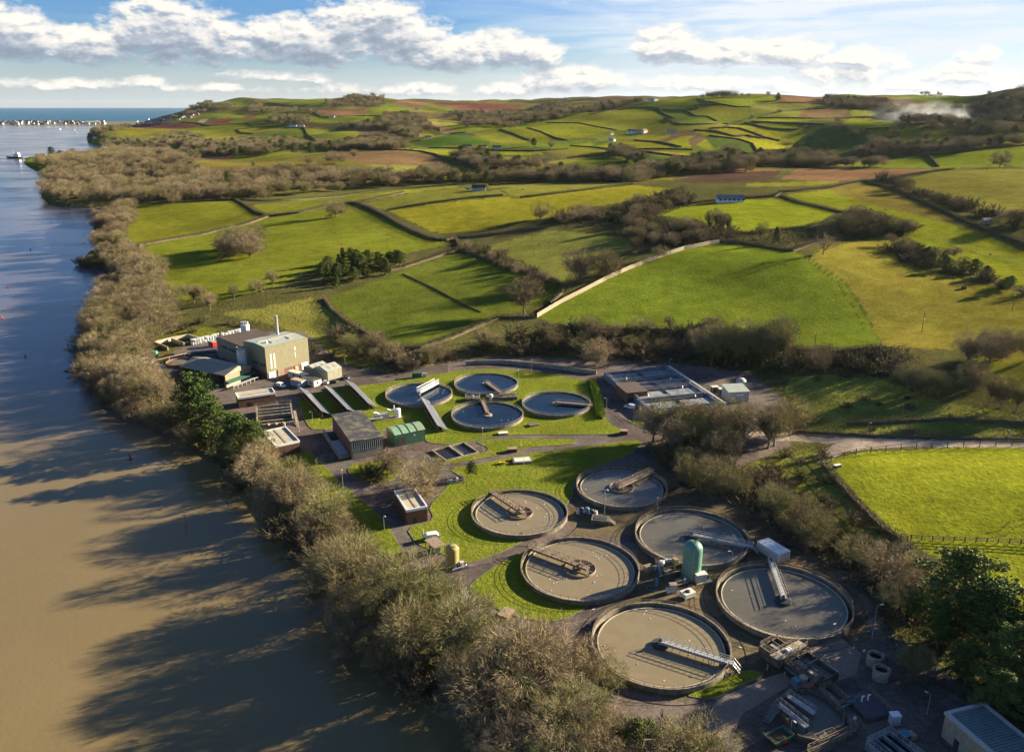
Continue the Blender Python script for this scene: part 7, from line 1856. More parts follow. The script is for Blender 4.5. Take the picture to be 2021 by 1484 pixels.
for a_, b2, lab in SP:
    pa, pb = G(*a_), G(*b2)
    d = (pb - pa); L = d.length; d.normalize(); rz = math.atan2(d.y, d.x)
    t = empty('solar_array', pa, rz, lab, 'solar panels')
    hi, lo, wd = 3.1,0.7,4.0        # local +y lies towards the sun
    m = MB()
    vs = [(0,-wd / 2, hi),(L, -wd / 2, hi),(L, wd / 2, lo),(0, wd / 2, lo)]
    m.add(vs + [(x, y, z - .12) for x, y, z in vs], [(0,1,2,3),(7,6,5,4),(0,4,5,1),(1,5,6,2),(2,6,7,3),(3,7,4,0)]); m.build('panel', msol, t)
    m = MB(); m.bar((0,-wd / 2 - .05, hi),(L, -wd / 2 - .05, hi), .14); m.bar((0,0,(hi + lo) / 2 + .03),(L, 0,(hi + lo) / 2 + .03), .12); m.bar((0, wd / 2 + .05, lo),(L, wd / 2 + .05, lo), .12); m.build('frame', M['solar_frame'], t)
    m = MB(); n_ = int(L / 3.2)
    for i in range(n_ + 1):
        xx = .2 + (L - .4) * i / n_
        m.bar((xx, -wd / 2 + .3,-.1),(xx, -wd / 2 + .3, hi - .3), .16); m.bar((xx, wd / 2 - .3,-.1),(xx, wd / 2 - .3, lo), .16); m.bar((xx, -wd / 2 + .3,.5),(xx, wd / 2 - .6, lo + .2), .1)
    m.build('legs', M['timber'], t)
    m = MB(); m.box(0,-wd / 2 - .15,.14, L, -wd / 2 + .02,.95); m.build('back_board', M['brick'], t)
# clipped hedge at the end of the far lawn
v, t_, q_ = hedge_mesh(np.array([[*G(u, v_)[:2], 0] for u, v_ in T('5',(1775,455),(1800,520),(1822,600),(1838,700))]), 2.2,3.6,160,900,0.05)
M_LEAFH = twig_mat("clipped_hedge", (0.075,0.120,0.016),(0.095,0.145,0.018),(0.070,0.10,0.016), 0.8)
o = bpy.data.objects.new('hedge', mesh_np('hedge', v, t_, q_, False, M_LEAFH)); COL.objects.link(o); tag(o, "thick green clipped hedge at the end of the lawn with the blue tanks", 'hedge')
# curved retaining wall behind the far tanks
RW = [G(*p) for p in T('5',(940,338),(1040,332),(1170,328),(1320,340),(1480,355),(1640,380),(1810,400))]
m = MB()
for a, b_ in zip(RW[:-1], RW[1:]): m.bar((a.x, a.y, .8),(b_.x, b_.y, .8), .5,2.4)
o = m.build('retaining_wall', M['concrete']); tag(o, "long low curved concrete retaining wall behind the blue tanks", 'wall')
# ------------------------------------------------------------------ lamp posts
LP = [((678,975),(676,930), "lamp post on the verge opposite the road island"),((681.5,722),(679.5,702), "lamp post on the bank beyond the parked dark cars"),
      ((589,781),(586.5,760), "lamp post beside the pale blue container"),((617.6,836),(614,813), "lamp post on the lower tip of the solar lawn"),
      ((591,854),(592,829), "lamp post at the road corner by the cream-roofed hut"),((886.4,736),(885,714), "lamp post at the road edge above the first blue tank"),
      ((1049,734),(1049.7,711), "lamp post in front of the curved retaining wall"),((1023.6,771),(1023,731), "tall lamp post between the two upper blue tanks"),
      ((953,890),(952,847), "lamp post at the end of the black sludge bays"),((1033.4,927),(1032.5,880), "lamp post beside the railed pale cover on the big lawn"),
      ((1197,807),(1196,786), "short lamp post beside the long clipped hedge"),((1249,850),(1250.5,823), "lamp post at the grass tip of the road junction"),
      ((1193,1016),(1194,965), "lamp post beside the dark pump cluster"),((758.5,1047),(758,1017), "lamp post on the river-side verge by the white-rimmed hut"),
      ((830.6,1143),(830,1111), "lamp post across the road from the ochre silo"),((1164,1235),(1164.6,1203), "post lamp at the left of the nearest round tank"),
      ((1297,1008),(1297,980), "lamp post below the tree-shaded round tank"),((1352,1144),(1353,1110), "lamp post in front of the teal silo"),
      ((1443,1114),(1444.5,1088), "lamp post between the teal silo and the white container"),((1647,1257),(1648.7,1229), "short lamp post on the rim side of the right-hand round tank"),
      ((1721,1258),(1730,1194), "tall lamp post right of the right-hand round tank"),((1829,1410),(1835,1369), "lamp post in the shade near the corrugated-roof building"),
      ((1450.7,1307),(1451.6,1275), "lamp post right of the steps of the nearest round tank"),((1558.5,1454),(1561,1419), "twin-headed lamp post beside the green skip"),
      ((1319.6,741),(1320,708), "thin mast at the far side of the steel tank block"),((1711,857),(1713,834), "lamp post on the lane verge beside the rough pasture"),((1990,871),(1991.7,851), "lamp post on the lane at the right frame edge")]
mk('lamp_grey',(0.36,0.37,0.38), 0.5,0.1,1.0, metal=0.2)
def lamp_proto():
    m1 = MB(); m1.lathe([(.09,-.3),(.09,1.2),(.06,1.3),(.045,8.0)], 8)
    m2 = MB(); m2.tube([(0,0,8.0),(.25,0,8.22),(.75,0,8.28)], .07,6)
    m3 = MB(); m3.box(.55,-.14,8.2,1.25,.14,8.36)
    return m1, m2, m3
first_lamp = None
for (b_, tp, lab) in LP:
    p = cast([b_])[0] if b_[1] > 0 else None
    hgt_ = max(4.0, math.hypot(b_[0] - tp[0], b_[1] - tp[1]) * depth_of(p) / FPX / math.cos(PITCH + math.atan((b_[1] - 742) / FPX)) * math.cos(math.atan((b_[1] - 742) / FPX)))
    rz = random.uniform(0,6.28)
    if first_lamp is None:
        t = empty('lamp_post', p, rz, lab, 'lamp post', 'lamp posts of the works')
        for mm, pn in zip(lamp_proto(),('pole', 'arm', 'lamp_head')): mm.build(pn, M['lamp_grey'] if pn != 'lamp_head' else M['pale_box'], t)
        first_lamp = t
    else:
        t = first_lamp.copy(); COL.objects.link(t); t.location = p; t.rotation_euler = (0,0, rz); t['label'] = lab
        for ch in list(first_lamp.children):
            c_ = ch.copy(); COL.objects.link(c_); c_.parent = t
    s_ = min(hgt_, 14.0) / 8.3; t.scale = (max(s_, .9), max(s_, .9), s_)
# ------------------------------------------------------------------ vehicles
def car(label, A, rz, body, cat='car', van=False, L=4.3):
    t_ = empty('parked_van' if van else 'parked_car', G(*A), rz, label, cat)
    W_ = 1.75 if not van else 1.9
    if van: prof = [(0,.45),(.05,.95),(.25,1.0),(1.15,1.15),(1.75,1.95),(2.1,2.05),(L - .1,2.05),(L, 1.9),(L, .4)]
    else: prof = [(0,.4),(.05,.7),(.3,.82),(1.2,.95),(L - .75,.98),(L - .08,.9),(L, .7),(L, .4)]
    n_ = len(prof)
    m_ = MB()
    vs = [(x - L / 2,-W_ / 2, z) for x, z in prof] + [(x - L / 2, W_ / 2, z) for x, z in prof]
    m_.add(vs, [(i, (i + 1) % n_, n_ + (i + 1) % n_, n_ + i) for i in range(n_)] + [tuple(range(n_)), tuple(range(2 * n_ - 1, n_ - 1,-1))]); m_.build('body', M[body], t_)
    if not van:
        cp = [(1.15,.95),(1.75,1.42),(2.1,1.48),(3.0,1.45),(3.75,1.0)]; w2_ = W_ / 2 - .12
        m_ = MB(); k_ = len(cp)
        vs = [(x - L / 2,-w2_ + (.12 if z > 1.2 else 0), z) for x, z in cp] + [(x - L / 2, w2_ - (.12 if z > 1.2 else 0), z) for x, z in cp]
        m_.add(vs, [(i, (i + 1) % k_, k_ + (i + 1) % k_, k_ + i) for i in range(k_)] + [tuple(range(k_)), tuple(range(2 * k_ - 1, k_ - 1,-1))]); m_.build('windows', M['glass_dark'], t_)
        m_ = MB(); m_.box(1.85 - L / 2,-w2_ + .14,1.46,3.0 - L / 2, w2_ - .14,1.53); m_.build('roof', M[body], t_)
    else:
        m_ = MB(); m_.add([(1.17 - L / 2,-.8,1.2),(1.17 - L / 2,.8,1.2),(1.70 - L / 2,.75,1.92),(1.70 - L / 2,-.75,1.92)], [(0,1,2,3)])
        m_.box(1.6 - L / 2,-W_ / 2 - .01,1.25,2.4 - L / 2, W_ / 2 + .01,1.8); m_.build('windows', M['glass_dark'], t_)
    for x_ in (.85, L - .85):
        for y_ in (-W_ / 2 + .08, W_ / 2 - .08):
            m_ = MB(); m_.bar((x_ - L / 2, y_ - .11,.32),(x_ - L / 2, y_ + .11,.32), .64,.64,14); m_.build('wheel', M['rubber'], t_)
    for y_ in (-.6,.6):
        m_ = MB(); m_.box(-L / 2 - .02, y_ - .18,.6,-L / 2 + .1, y_ + .18,.74); m_.build('headlight', M['pale_box'], t_)
car("white panel van parked in the yard in front of the olive building", (555,764), 2.6,'car_white', 'van', True, 4.4)
car("pale van parked beside the brick hut of the steel tank block", (1243,806), -0.5,'car_white', 'van', True, 4.8)
car("white car beside the window cabin", (641,757), -0.35,'car_white')
car("black car next to the white car in the yard", (658,755), -0.3,'black_paint')
car("dark blue car farthest right in front of the grey shed", (681,748), -0.35,'car_navy')
car("red car by the right corner of the olive building", (621,725), -0.2,'red_paint')
# ------------------------------------------------------------------ cabins, sheds and containers of the yard
def cabin(name, label, A, B, C, h, wall, roofm, W=None, win=0, cat='cabin', gable=0.0):
    t_, L_, Wd_ = bldg(name, A, B, C, label, cat, W)
    s_ = 1 if Wd_ > 0 else -1; w_ = abs(Wd_)
    m_ = MB(); ybox(m_, 0,0,.0, L_, s_ * w_, h); m_.build('wall', M[wall], t_)
    m_ = MB()
    if gable:
        m_.add([(-.15,-s_ * .15, h),(L_ + .15,-s_ * .15, h),(L_ + .15, s_ * (w_ + .15), h),(-.15, s_ * (w_ + .15), h),(-.15, s_ * w_ / 2, h + gable),(L_ + .15, s_ * w_ / 2, h + gable)], [(0,1,5,4),(2,3,4,5),(0,4,3),(1,2,5),(0,3,2,1)])
    else: ybox(m_, -.1,-s_ * .1, h, L_ + .1, s_ * (w_ + .1), h + .18)
    rf_ = m_.build('roof', M[roofm], t_)
    if gable:
        for i in (.28,.68):
            m_ = MB(); m_.add([(L_ * i, s_ * w_ * .12, h + gable * .26 + .12),(L_ * i + 1.4, s_ * w_ * .12, h + gable * .26 + .12),(L_ * i + 1.4, s_ * w_ * .38, h + gable * .78 + .12),(L_ * i, s_ * w_ * .38, h + gable * .78 + .12)], [(0,1,2,3)]); m_.build('roof_light', M['timber'], rf_)
    for i in range(win):
        x0 = L_ * (i + .35) / max(win, 1)
        m_ = MB(); ybox(m_, x0,-s_ * .06,1.1, x0 + min(1.1, L_ * .3), s_ * .02,2.0); wn_ = m_.build('window', M['glass_dark'], t_)
        m_ = MB(); ybox(m_, x0 - .15,-s_ * .04,.95, x0 + min(1.1, L_ * .3) + .15, s_ * .01,2.15); m_.build('frame', M['white_paint'], wn_)
    if win:
        for i in range(2):
            y0 = w_ * (.2 + .4 * i); m_ = MB(); ybox(m_, -.06, s_ * y0,1.1,.02, s_ * (y0 + 1.0), 2.0); m_.build('window', M['glass_dark'], t_)
    return t_
cabin('site_cabin', "long white site cabin in front of the olive building", (601,752.5),(611,749),(566,745), 2.8,'grey_box', 'pale_box', win=1)
cabin('shipping_container', "pale blue container with rusty roof in the yard", (595.3,765),(604.8,761.4),(577.6,758.5), 2.7,'pale_blue', 'rusty_roof', cat='container')
cabin('site_cabin', "cream site cabin with dark roof and square windows", (620,764),(635,759.3),(602,754.6), 2.8,'pale_box', 'felt_roof', win=1)
cabin('metal_shed', "larger grey-green metal shed beside the parked cars", (647.6,752.2),(675.3,743),(625,742.5), 4.6,'shed_roof', 'pale_roof', gable=1.7, cat='shed')
cabin('metal_shed', "lower grey metal shed behind the larger shed", (622,743),(649,734),(603,736), 3.4,'shed_roof', 'pale_roof', gable=1.4, cat='shed')
cabin('shipping_container', "dark red container at the far end of the white tote rows", (421,687),(429,685),(418,682.5), 3.0,'red_paint', 'pale_roof', cat='container')
t = empty('storage_tank', G(296,707), 0.12, "green horizontal cylinder tank at the edge of the bank trees", 'tank')
m = MB(); N_ = 20
prof_ = [(-4.2,.05),(-4.1,1.0),(-3.8,1.6),(-3.4,1.8),(3.4,1.8),(3.8,1.6),(4.1,1.0),(4.2,.05)]
vs = [(x, r_2 * math.cos(2 * math.pi * k_ / N_), 2.1 + r_2 * math.sin(2 * math.pi * k_ / N_)) for x, r_2 in prof_ for k_ in range(N_)]
m.add(vs, [(j * N_ + k_, j * N_ + (k_ + 1) % N_, (j + 1) * N_ + (k_ + 1) % N_, (j + 1) * N_ + k_) for j in range(len(prof_) - 1) for k_ in range(N_)], True); m.build('shell', M['green_tank'], t)
for x_ in (-2.4,2.4):
    m = MB(); m.box(x_ - .25,-1.5,-.1, x_ + .25,1.5,1.0); m.build('cradle', M['concrete'], t)
t = empty('digester_tank', G(357,731), 0, "dark red brick round tank beside the open-fronted shed", 'tank')
m = MB(); m.lathe([(6.2,-.2),(6.2,4.2),(6.4,4.25),(6.4,4.6),(5.9,4.6),(5.9,3.8)], 40, cap=False); m.build('wall', M['brick'], t)
m = MB(); m.lathe([(5.88,3.9),(.01,4.2)], 40, cap=False); m.build('cover', M['dark_concrete'], t)
for i, (u, v, r_2) in enumerate(((283,727,5.0),(335,742,6.6))):
    t = empty('covered_tank', G(u, v - 6), 0.3, ["smaller round tank with ribbed steel cover under the bank trees", "larger round tank with ribbed steel cover left of the red brick tank"][i], 'tank')
    m = MB(); m.lathe([(r_2,-.2),(r_2,2.2)], 40, cap=False); m.build('wall', M['grey_cladding'], t)
    m = MB(); m.lathe([(r_2 + .1,2.2),(.01,2.7)], 40, cap=False); m.build('cover', M['steel_screen'], t)
    m = MB()
    for y_ in np.linspace(-.75,.75,6):
        if abs(y_) < .2: continue
        hw = r_2 * math.sqrt(1 - y_ ** 2); m.bar((-hw, y_ * r_2,2.62),(hw, y_ * r_2,2.62), .3,.3)
    m.build('cover_rib', M['white_paint'], t)
    m = MB(); m.box(-r_2,-.7,2.75, r_2,.7,2.95); m.build('walkway', M['rust_metal'], t)
t = empty('pipe_run', G(312,728), 0, "long pale overhead pipe on posts above the covered tanks", 'pipe')
o_ = G(312,728)
pp = [G(377,716) + Vector((0,0,5.2)), G(312.6,728) + Vector((0,0,4.6)), G(257,740) + Vector((0,0,4.4)), G(251,744)]
m = MB(); m.tube([q - o_ for q in pp], .45,8); m.build('pipe', M['cream_gravel'], t)
for q in (0.1,.35,.6,.9):
    a_ = pp[0].lerp(pp[2], q) - o_; m = MB(); m.bar((a_.x, a_.y, -.1), a_, .22); m.build('post', M['galvanised'], t)
# concrete bunkers, totes, rack, skip
def wall_run(label, pts, h, th=.5, mat='timber'):
    P_ = [G(*p) for p in pts]; m_ = MB()
    for a_, b_ in zip(P_[:-1], P_[1:]): m_.bar((a_.x, a_.y, h / 2 - .1),(b_.x, b_.y, h / 2 - .1), th, h + .2)
    o2 = m_.build('bunker_wall', M[mat]); tag(o2, label, 'wall'); return o2
wall_run("tan bunker back wall along the bright grass behind the yard", [(306,681),(340,673),(372,667),(391,673)], 2.2,.6,'cream_gravel')
wall_run("left slanting bunker wall of the yard", [(306,682),(320,687),(332,692)], 2.0,.6,'concrete')
wall_run("right slanting bunker wall of the yard", [(339,674.5),(351,679),(364,683)], 2.0,.6,'concrete')
m1 = MB(); m1.box(-.5,-.6,.15,.5,.6,1.15); m2 = MB(); m2.box(-.52,-.62,0,.52,.62,.14); m3 = MB()
for x_ in (-.51,0,.51):
    for y_ in (-.61,.61): m3.bar((x_, y_, .14),(x_, y_, 1.17), .05)
m3.bar((-.51,-.61,1.17),(.51,-.61,1.17), .05); m3.bar((-.51,.61,1.17),(.51,.61,1.17), .05)
tote0 = None
for i in range(34):
    row = i % 2
    if i < 22: u, v = 380 + (i // 2) * 5.0,681 - (i // 2) * 1.15 - row * 2.0
    else: u, v = 440 + ((i - 22) // 2) * 6.5,668 - ((i - 22) // 2) * 1.5 - row * 2.0
    for lvl in range(2 if i % 5 else 1):
        lab = "white plastic tote in the stacked rows beside the brown-roofed block" if i < 22 else "white plastic tote in the far rows behind the brown-roofed block"
        p = G(u, v) + Vector((0,0,1.18 * lvl))
        if tote0 is None:
            t = empty('liquid_tote', p, .1, lab, 'tote', 'white totes stacked in the yard')
            m1.build('bottle', M['white_paint'], t); m2.build('pallet', M['timber'], t); m3.build('cage', M['galvanised'], t); tote0 = t
        else:
            t = tote0.copy(); COL.objects.link(t); t.location = p; t.rotation_euler = (0,0, random.uniform(0,.3)); t['label'] = lab; t['group'] = 'white totes in the nearer rows' if i < 22 else 'white totes in the far rows'
            for ch in list(tote0.children):
                c_ = ch.copy(); COL.objects.link(c_); c_.parent = t
        t.scale = (1.25,1.25,1.25)
tote0['group'] = 'white totes in the nearer rows'
clutter('pipe_rack', "blue-grey steel rack with white pipes left of the brown-roofed block", (404,702), .35, [('frame', 'steel_screen', 'box',(-6.5,-2.6,-.1,6.0,2.6,1.6)),('deck', 'dark_metal', 'box',(-6.2,-2.3,1.6,5.7,2.3,2.2)),('guard_rail', 'galvanised', 'rail',([(-6.5,-2.6,2.2),(6,-2.6,2.2),(6,2.6,2.2),(-6.5,2.6,2.2),(-6.5,-2.6,2.2)],)),('pipe', 'white_paint', 'pipe',([(-6,2.0,3.2),(7.5,3.0,3.4)], .4)),('pipe', 'galvanised', 'pipe',([(-6,-.6,2.8),(5.5,-.2,2.8)], .35))], 'rack')
clutter('waste_skip', "small orange skip beside the green horizontal tank", (331,704), .2, [('body', 'orange_paint', 'box',(-1.6,-1.0,.1,1.6,1.0,1.4)),('front', 'yellow_paint', 'box',(.5,-1.08,.2,1.7,-1.0,1.3)),('wheel', 'dark_metal', 'cyl',(2.4,.8,.5,0,1.0))], 'skip')
t, L, Wd = bldg('glazed_roof',(225,770),(287,764),(240,752), "pale ribbed roof half hidden under the bank trees", 'roof')
s_ = 1 if Wd > 0 else -1; w = abs(Wd)
m = MB(); ybox(m, 0,0,2.0, L, s_ * w, 2.3); m.build('roof', M['weir'], t)
m = MB()
for i in range(7): ybox(m, L * i / 7 + .1, s_ * .2,2.3, L * i / 7 + .5, s_ * (w - .2), 2.5)
m.build('roof_rib', M['white_paint'], t)
m = MB()
for x_ in (.3, L - .6):
    for y_ in (.3, w - .6): ybox(m, x_, s_ * y_, -.2, x_ + .3, s_ * (y_ + .3), 2.0)
m.build('post', M['concrete'], t)
# ------------------------------------------------------------------ inlet works, lower right
rp = [tuple(G(u, v)[:2]) for u, v in [(1418,1378),(1470,1356),(1516,1336),(1546,1327),(1563,1342),(1563,1351),(1510,1381),(1466,1408),(1440,1450),(1400,1470),(1390,1420)]]
ro = sheet('ramp', rp, .03, M['ridged_concrete'])
yp = [tuple(G(u, v)[:2]) for u, v in [(1590,1262),(1660,1258),(1700,1290),(1690,1330),(1650,1345),(1610,1310)]]
sheet('concrete_yard', yp, .02, M['ridged_concrete'])
def channel(label, A, B, C, h, lanes, cat='channel', W=None, water='grey_water', rails=True, name='inlet_channel', wall='dark_concrete', wl=.35):
    t_, L_, Wd_ = bldg(name, A, B, C, label, cat, W)
    s_ = 1 if Wd_ > 0 else -1; w_ = abs(Wd_)
    m_ = MB(); ybox(m_, 0,0,-.2, L_, s_ * w_, .3)
    for i in range(lanes + 1):
        yy = (w_ - .35) * i / lanes; ybox(m_, 0, s_ * yy, .3, L_, s_ * (yy + .35), h)
    for xx in (0, L_ - .35): ybox(m_, xx, s_ * .36,.3, xx + .35, s_ * (w_ - .36), h - .02)
    m_.build('walls', M[wall], t_)
    m_ = MB(); ybox(m_, .36, s_ * .36,.31, L_ - .36, s_ * (w_ - .36), h * wl + .4); m_.build('water', M[water], t_)
    if rails:
        m_ = MB(); m_.rail([(.15, s_ * .15, h),(L_ - .15, s_ * .15, h)], 1.1,1.6,.08); m_.rail([(.15, s_ * (w_ - .15), h),(L_ - .15, s_ * (w_ - .15), h)], 1.1,1.6,.08); m_.rail([(.15, s_ * .15, h),(.15, s_ * (w_ - .15), h)], 1.1,1.6,.08); m_.build('guard_rail', M['rust_metal' if rails == 1 else 'galvanised'], t_)
    return t_, L_, s_, w_
t, L, s_, w = channel("upper raised inlet channel with brown railings beside the right-hand round tank", (1496,1292),(1540,1322),(1521,1268), 2.6,3)
m = MB(); ybox(m, 1.0, s_ * w * .36,2.2, L - .6, s_ * w * .62,2.45); m.build('cover_slab', M['concrete'], t)
m = MB(); ybox(m, L - 2.6,-s_ * .8,2.62, L - .2, s_ * (w + 3.0), 2.75); m.rail([(L - .2,-s_ * .8,2.75),(L - .2, s_ * (w + 3), 2.75)], 1.1,1.4,.08); m.rail([(L - 2.6,-s_ * .8,2.75),(L - 2.6, s_ * (w + 3), 2.75)], 1.1,1.4,.08); m.build('footbridge', M['concrete'], t)
clutter('control_cabinet', "white control cabinet on the footbridge of the inlet channels", (1554,1303), .5, [('body', 'white_paint', 'box',(-.6,-.5,.4,.6,.5,3.2)),('plinth', 'dark_concrete', 'box',(-.8,-.7,-.1,.8,.7,.4))], 'cabinet')
t, L, s_, w = channel("long middle inlet channel with dark grit lanes and pipes", (1546,1318),(1608,1364),(1580,1289), 1.9,2)
m = MB(); ybox(m, 1.0, s_ * w * .28,1.5, L * .45, s_ * w * .46,1.75); ybox(m, L * .52, s_ * w * .28,1.5, L - 1, s_ * w * .46,1.75); m.build('cover_slab', M['concrete'], t)
m = MB(); m.tube([(L * .42, s_ * .1,2.3),(L * .42, s_ * (w - .2), 2.5)], .3,8); m.build('pipe', M['rust_metal'], t)
m = MB(); m.tube([(L * .1,-s_ * .5,1.0),(L * .95,-s_ * .5,1.1)], .35,8); m.build('pipe', M['blue_metal'], t)
m = MB(); m.tube([(L * .55, s_ * (w + .4), 1.4),(L * .95, s_ * (w + .4), 1.5)], .35,8); m.build('pipe', M['white_paint'], t)
clutter('screenings_pipe', "big rust-red bent pipe at the end of the inlet channels", (1600,1362), .0, [('pipe', 'brick', 'pipe',([(-1.6,-1.6,.2),(-1.4,-1.2,1.4),(-.4,-.4,2.1),(2.6,1.6,2.4)], 1.0)),('support', 'dark_concrete', 'box',(1.6,.6,-.1,2.6,1.8,1.9))], 'pipe')
clutter('grit_hopper', "blue cabinet and cream barrel beside the rust-red pipe", (1580,1352), .4, [('cabinet', 'blue_metal', 'box',(-2.0,-.8,0,-.8,.8,2.1)),('barrel', 'cream_gravel', 'cyl',(.6,0,.95,.3,2.0)),('frame', 'dark_metal', 'box',(-2.2,-1.0,-.1,1.7,1.0,.28))], 'hopper')
channel("lower inlet channel leading away from the rust-red pipe", (1612,1372),(1650,1404),(1628,1357), 1.7,1)
# octagonal tank
oc = [G(u, v) for u, v in [(1531,1400),(1558,1374),(1598,1370),(1634,1388),(1664,1420),(1662,1440),(1610,1470),(1576,1462)]]
c0 = sum(oc, Vector((0,0,0))) / len(oc)
t = empty('octagonal_tank', c0,0, "eight-sided grey water tank with a walkway across it", 'tank')
lo = [(q - c0) for q in oc]
m = MB()
for a_, b_ in zip(lo, lo[1:] + lo[:1]):
    m.bar((a_.x, a_.y, .6),(b_.x, b_.y, .6), .5,1.8)
m.build('wall', M['dark_concrete'], t)
m = MB(); m.add([(q.x * .985, q.y * .985,.8) for q in lo], [tuple(range(len(lo)))]); m.build('water', M['grey_water'], t)
m = MB()
a_, b_ = (G(1553,1384) - c0),(G(1606,1420) - c0)
m.bar((a_.x, a_.y, 1.6),(b_.x, b_.y, 1.6), 1.2,.2); m.rail([(a_.x - .4, a_.y - .5,1.7),(b_.x - .4, b_.y - .5,1.7)], 1.1,1.4,.08); m.rail([(a_.x + .4, a_.y + .5,1.7),(b_.x + .4, b_.y + .5,1.7)], 1.1,1.4,.08); m.build('walkway', M['galvanised'], t)
m = MB()
for a_, b_ in list(zip(lo, lo[1:] + lo[:1]))[:4]: m.rail([(a_.x, a_.y, 1.5),(b_.x, b_.y, 1.5)], 1.0,1.6,.07)
m.build('handrail', M['rust_metal'], t)
# steel stair walkway in front of it, metal darkened to stand for shade
o_ = G(1545,1430); q1, q2, q3 = G(1512,1425) - o_, G(1536,1408) - o_, G(1590,1452) - o_
t = empty('steel_walkway', o_, 0, "galvanised stair and walkway in front of the octagonal tank", 'walkway')
m = MB(); m.bar((q2.x, q2.y, 2.3),(q3.x, q3.y, 2.3), 1.3,.2)
for d_ in (-.6,.6): m.rail([(q2.x + d_ * .7, q2.y + d_, 2.4),(q3.x + d_ * .7, q3.y + d_, 2.4)], 1.1,1.4,.08)
m.build('deck', M['steel_screen'], t)
m = MB()
for i in range(9): p_ = q1.lerp(q2, i / 8.5); m.bar((p_.x - .5, p_.y + .4,.25 + i * .25),(p_.x + .5, p_.y - .4,.25 + i * .25), .35,.06)
for d_ in (-.5,.5): m.bar((q1.x + d_, q1.y - d_ * .8,1.1),(q2.x + d_, q2.y - d_ * .8,3.4), .08); m.bar((q1.x + d_, q1.y - d_ * .8,.1),(q2.x + d_, q2.y - d_ * .8,2.3), .1,.25)
m.build('stairs', M['steel_screen'], t)
m = MB()
for i in range(4): p_ = q2.lerp(q3, i / 3); m.bar((p_.x, p_.y, -.1),(p_.x, p_.y, 2.2), .25)
m.build('leg', M['dark_metal'], t)
# skip
t = empty('waste_skip', G(1537,1462), .5, "green open waste skip full of dark rubbish near the octagonal tank", 'skip')
m = MB()
bt, tp_ = [(-1.6,-1.2),(1.6,-1.2),(1.6,1.2),(-1.6,1.2)], [(-2.7,-1.5),(2.7,-1.5),(2.7,1.5),(-2.7,1.5)]
vs = [(x, y, .1) for x, y in bt] + [(x, y, 1.7) for x, y in tp_] + [(x * .95, y * .93,1.7) for x, y in tp_] + [(x * .9, y * .9,.2) for x, y in bt]
m.add(vs, [(0,1,5,4),(1,2,6,5),(2,3,7,6),(3,0,4,7),(4,5,9,8),(5,6,10,9),(6,7,11,10),(7,4,8,11),(8,9,13,12),(9,10,14,13),(10,11,15,14),(11,8,12,15),(3,2,1,0)]); m.build('body', M['green_shed'], t)
m = MB(); m.box(-2.0,-1.2,.3,2.0,1.2,1.25); m.build('rubbish', M['soil'], t)
m = MB(); m.box(-.5,-1.49,.7,.6,-1.36,1.3); m.build('sign', M['red_paint'], t)
# low covered chamber with white posts
t, L, Wd = bldg('covered_chamber',(1711,1428),(1762,1415),(1688,1372), "low dark purple flat roof with two white vent posts", 'chamber')
s_ = 1 if Wd > 0 else -1; w = abs(Wd)
m = MB(); ybox(m, 0,0,-.1, L, s_ * w, .9); m.build('wall', M['dark_concrete'], t)
m = MB(); ybox(m, .1, s_ * .1,.9, L - .1, s_ * (w - .1), 1.05); m.build('roof', M['purple_roof'], t)
for q in (.38,.62):
    m = MB(); m.tube([(L * q, s_ * w * .62,1.0),(L * q, s_ * w * .62,2.3),(L * q + .5, s_ * w * .62,2.4)], .3,8); m.build('vent_post', M['white_paint'], t)
m = MB(); m.rail([(L - .1, s_ * .2,1.05),(L - .1, s_ * (w - .2), 1.05)], 1.1,1.6,.07); m.build('handrail', M['rust_metal'], t)
clutter('control_cabinet', "pale control cabinet at the corner of the dark purple roof", (1764,1428), .1, [('body', 'grey_box', 'box',(-.9,-.7,.1,.9,.7,2.4)),('lid', 'white_paint', 'box',(-1.0,-.8,2.4,1.0,.8,2.55))], 'cabinet')
channel("lower steel channel with galvanised walkways at the bottom edge", (1706,1478),(1775,1535),(1740,1445), 2.0,3, rails=2, wall='steel_screen', water='sludge')
channel("narrow covered channel with rusty-railed gratings at the bottom edge", (1600,1497),(1690,1455),(1592,1486), 1.2,1, rails=1)
for i, (u, v) in enumerate(((1698,1462),(1680,1470))): clutter('grating_frame', ["rusty-rimmed grating frame nearer the steel channel", "rusty-rimmed grating frame left of the other one"][i], (u - 60, v - 2), .4, [('frame', 'rust_metal', 'rail',([(-1.2,-.9,.9),(1.2,-.9,.9),(1.2,.9,.9),(-1.2,.9,.9),(-1.2,-.9,.9)],)),('grating', 'dark_metal', 'box',(-1.2,-.9,.4,1.2,.9,.9))], 'grating')
for i, (u, v) in enumerate(((1514,1322),(1548,1337),(1562,1348))):
    t = empty('bollard', G(u, v), 0, ["yellow bollard on the grass end by the ramp", "yellow bollard at the top of the ridged ramp", "yellow bollard nearest the blue cabinet"][i], 'bollard')
    m = MB(); m.lathe([(.14,-.1),(.14,1.5),(.08,1.6)], 10); m.build('post', M['yellow_tank'], t)
    m = MB(); m.lathe([(.15,1.0),(.15,1.2)], 10, cap=False); m.build('band', M['dark_metal'], t)
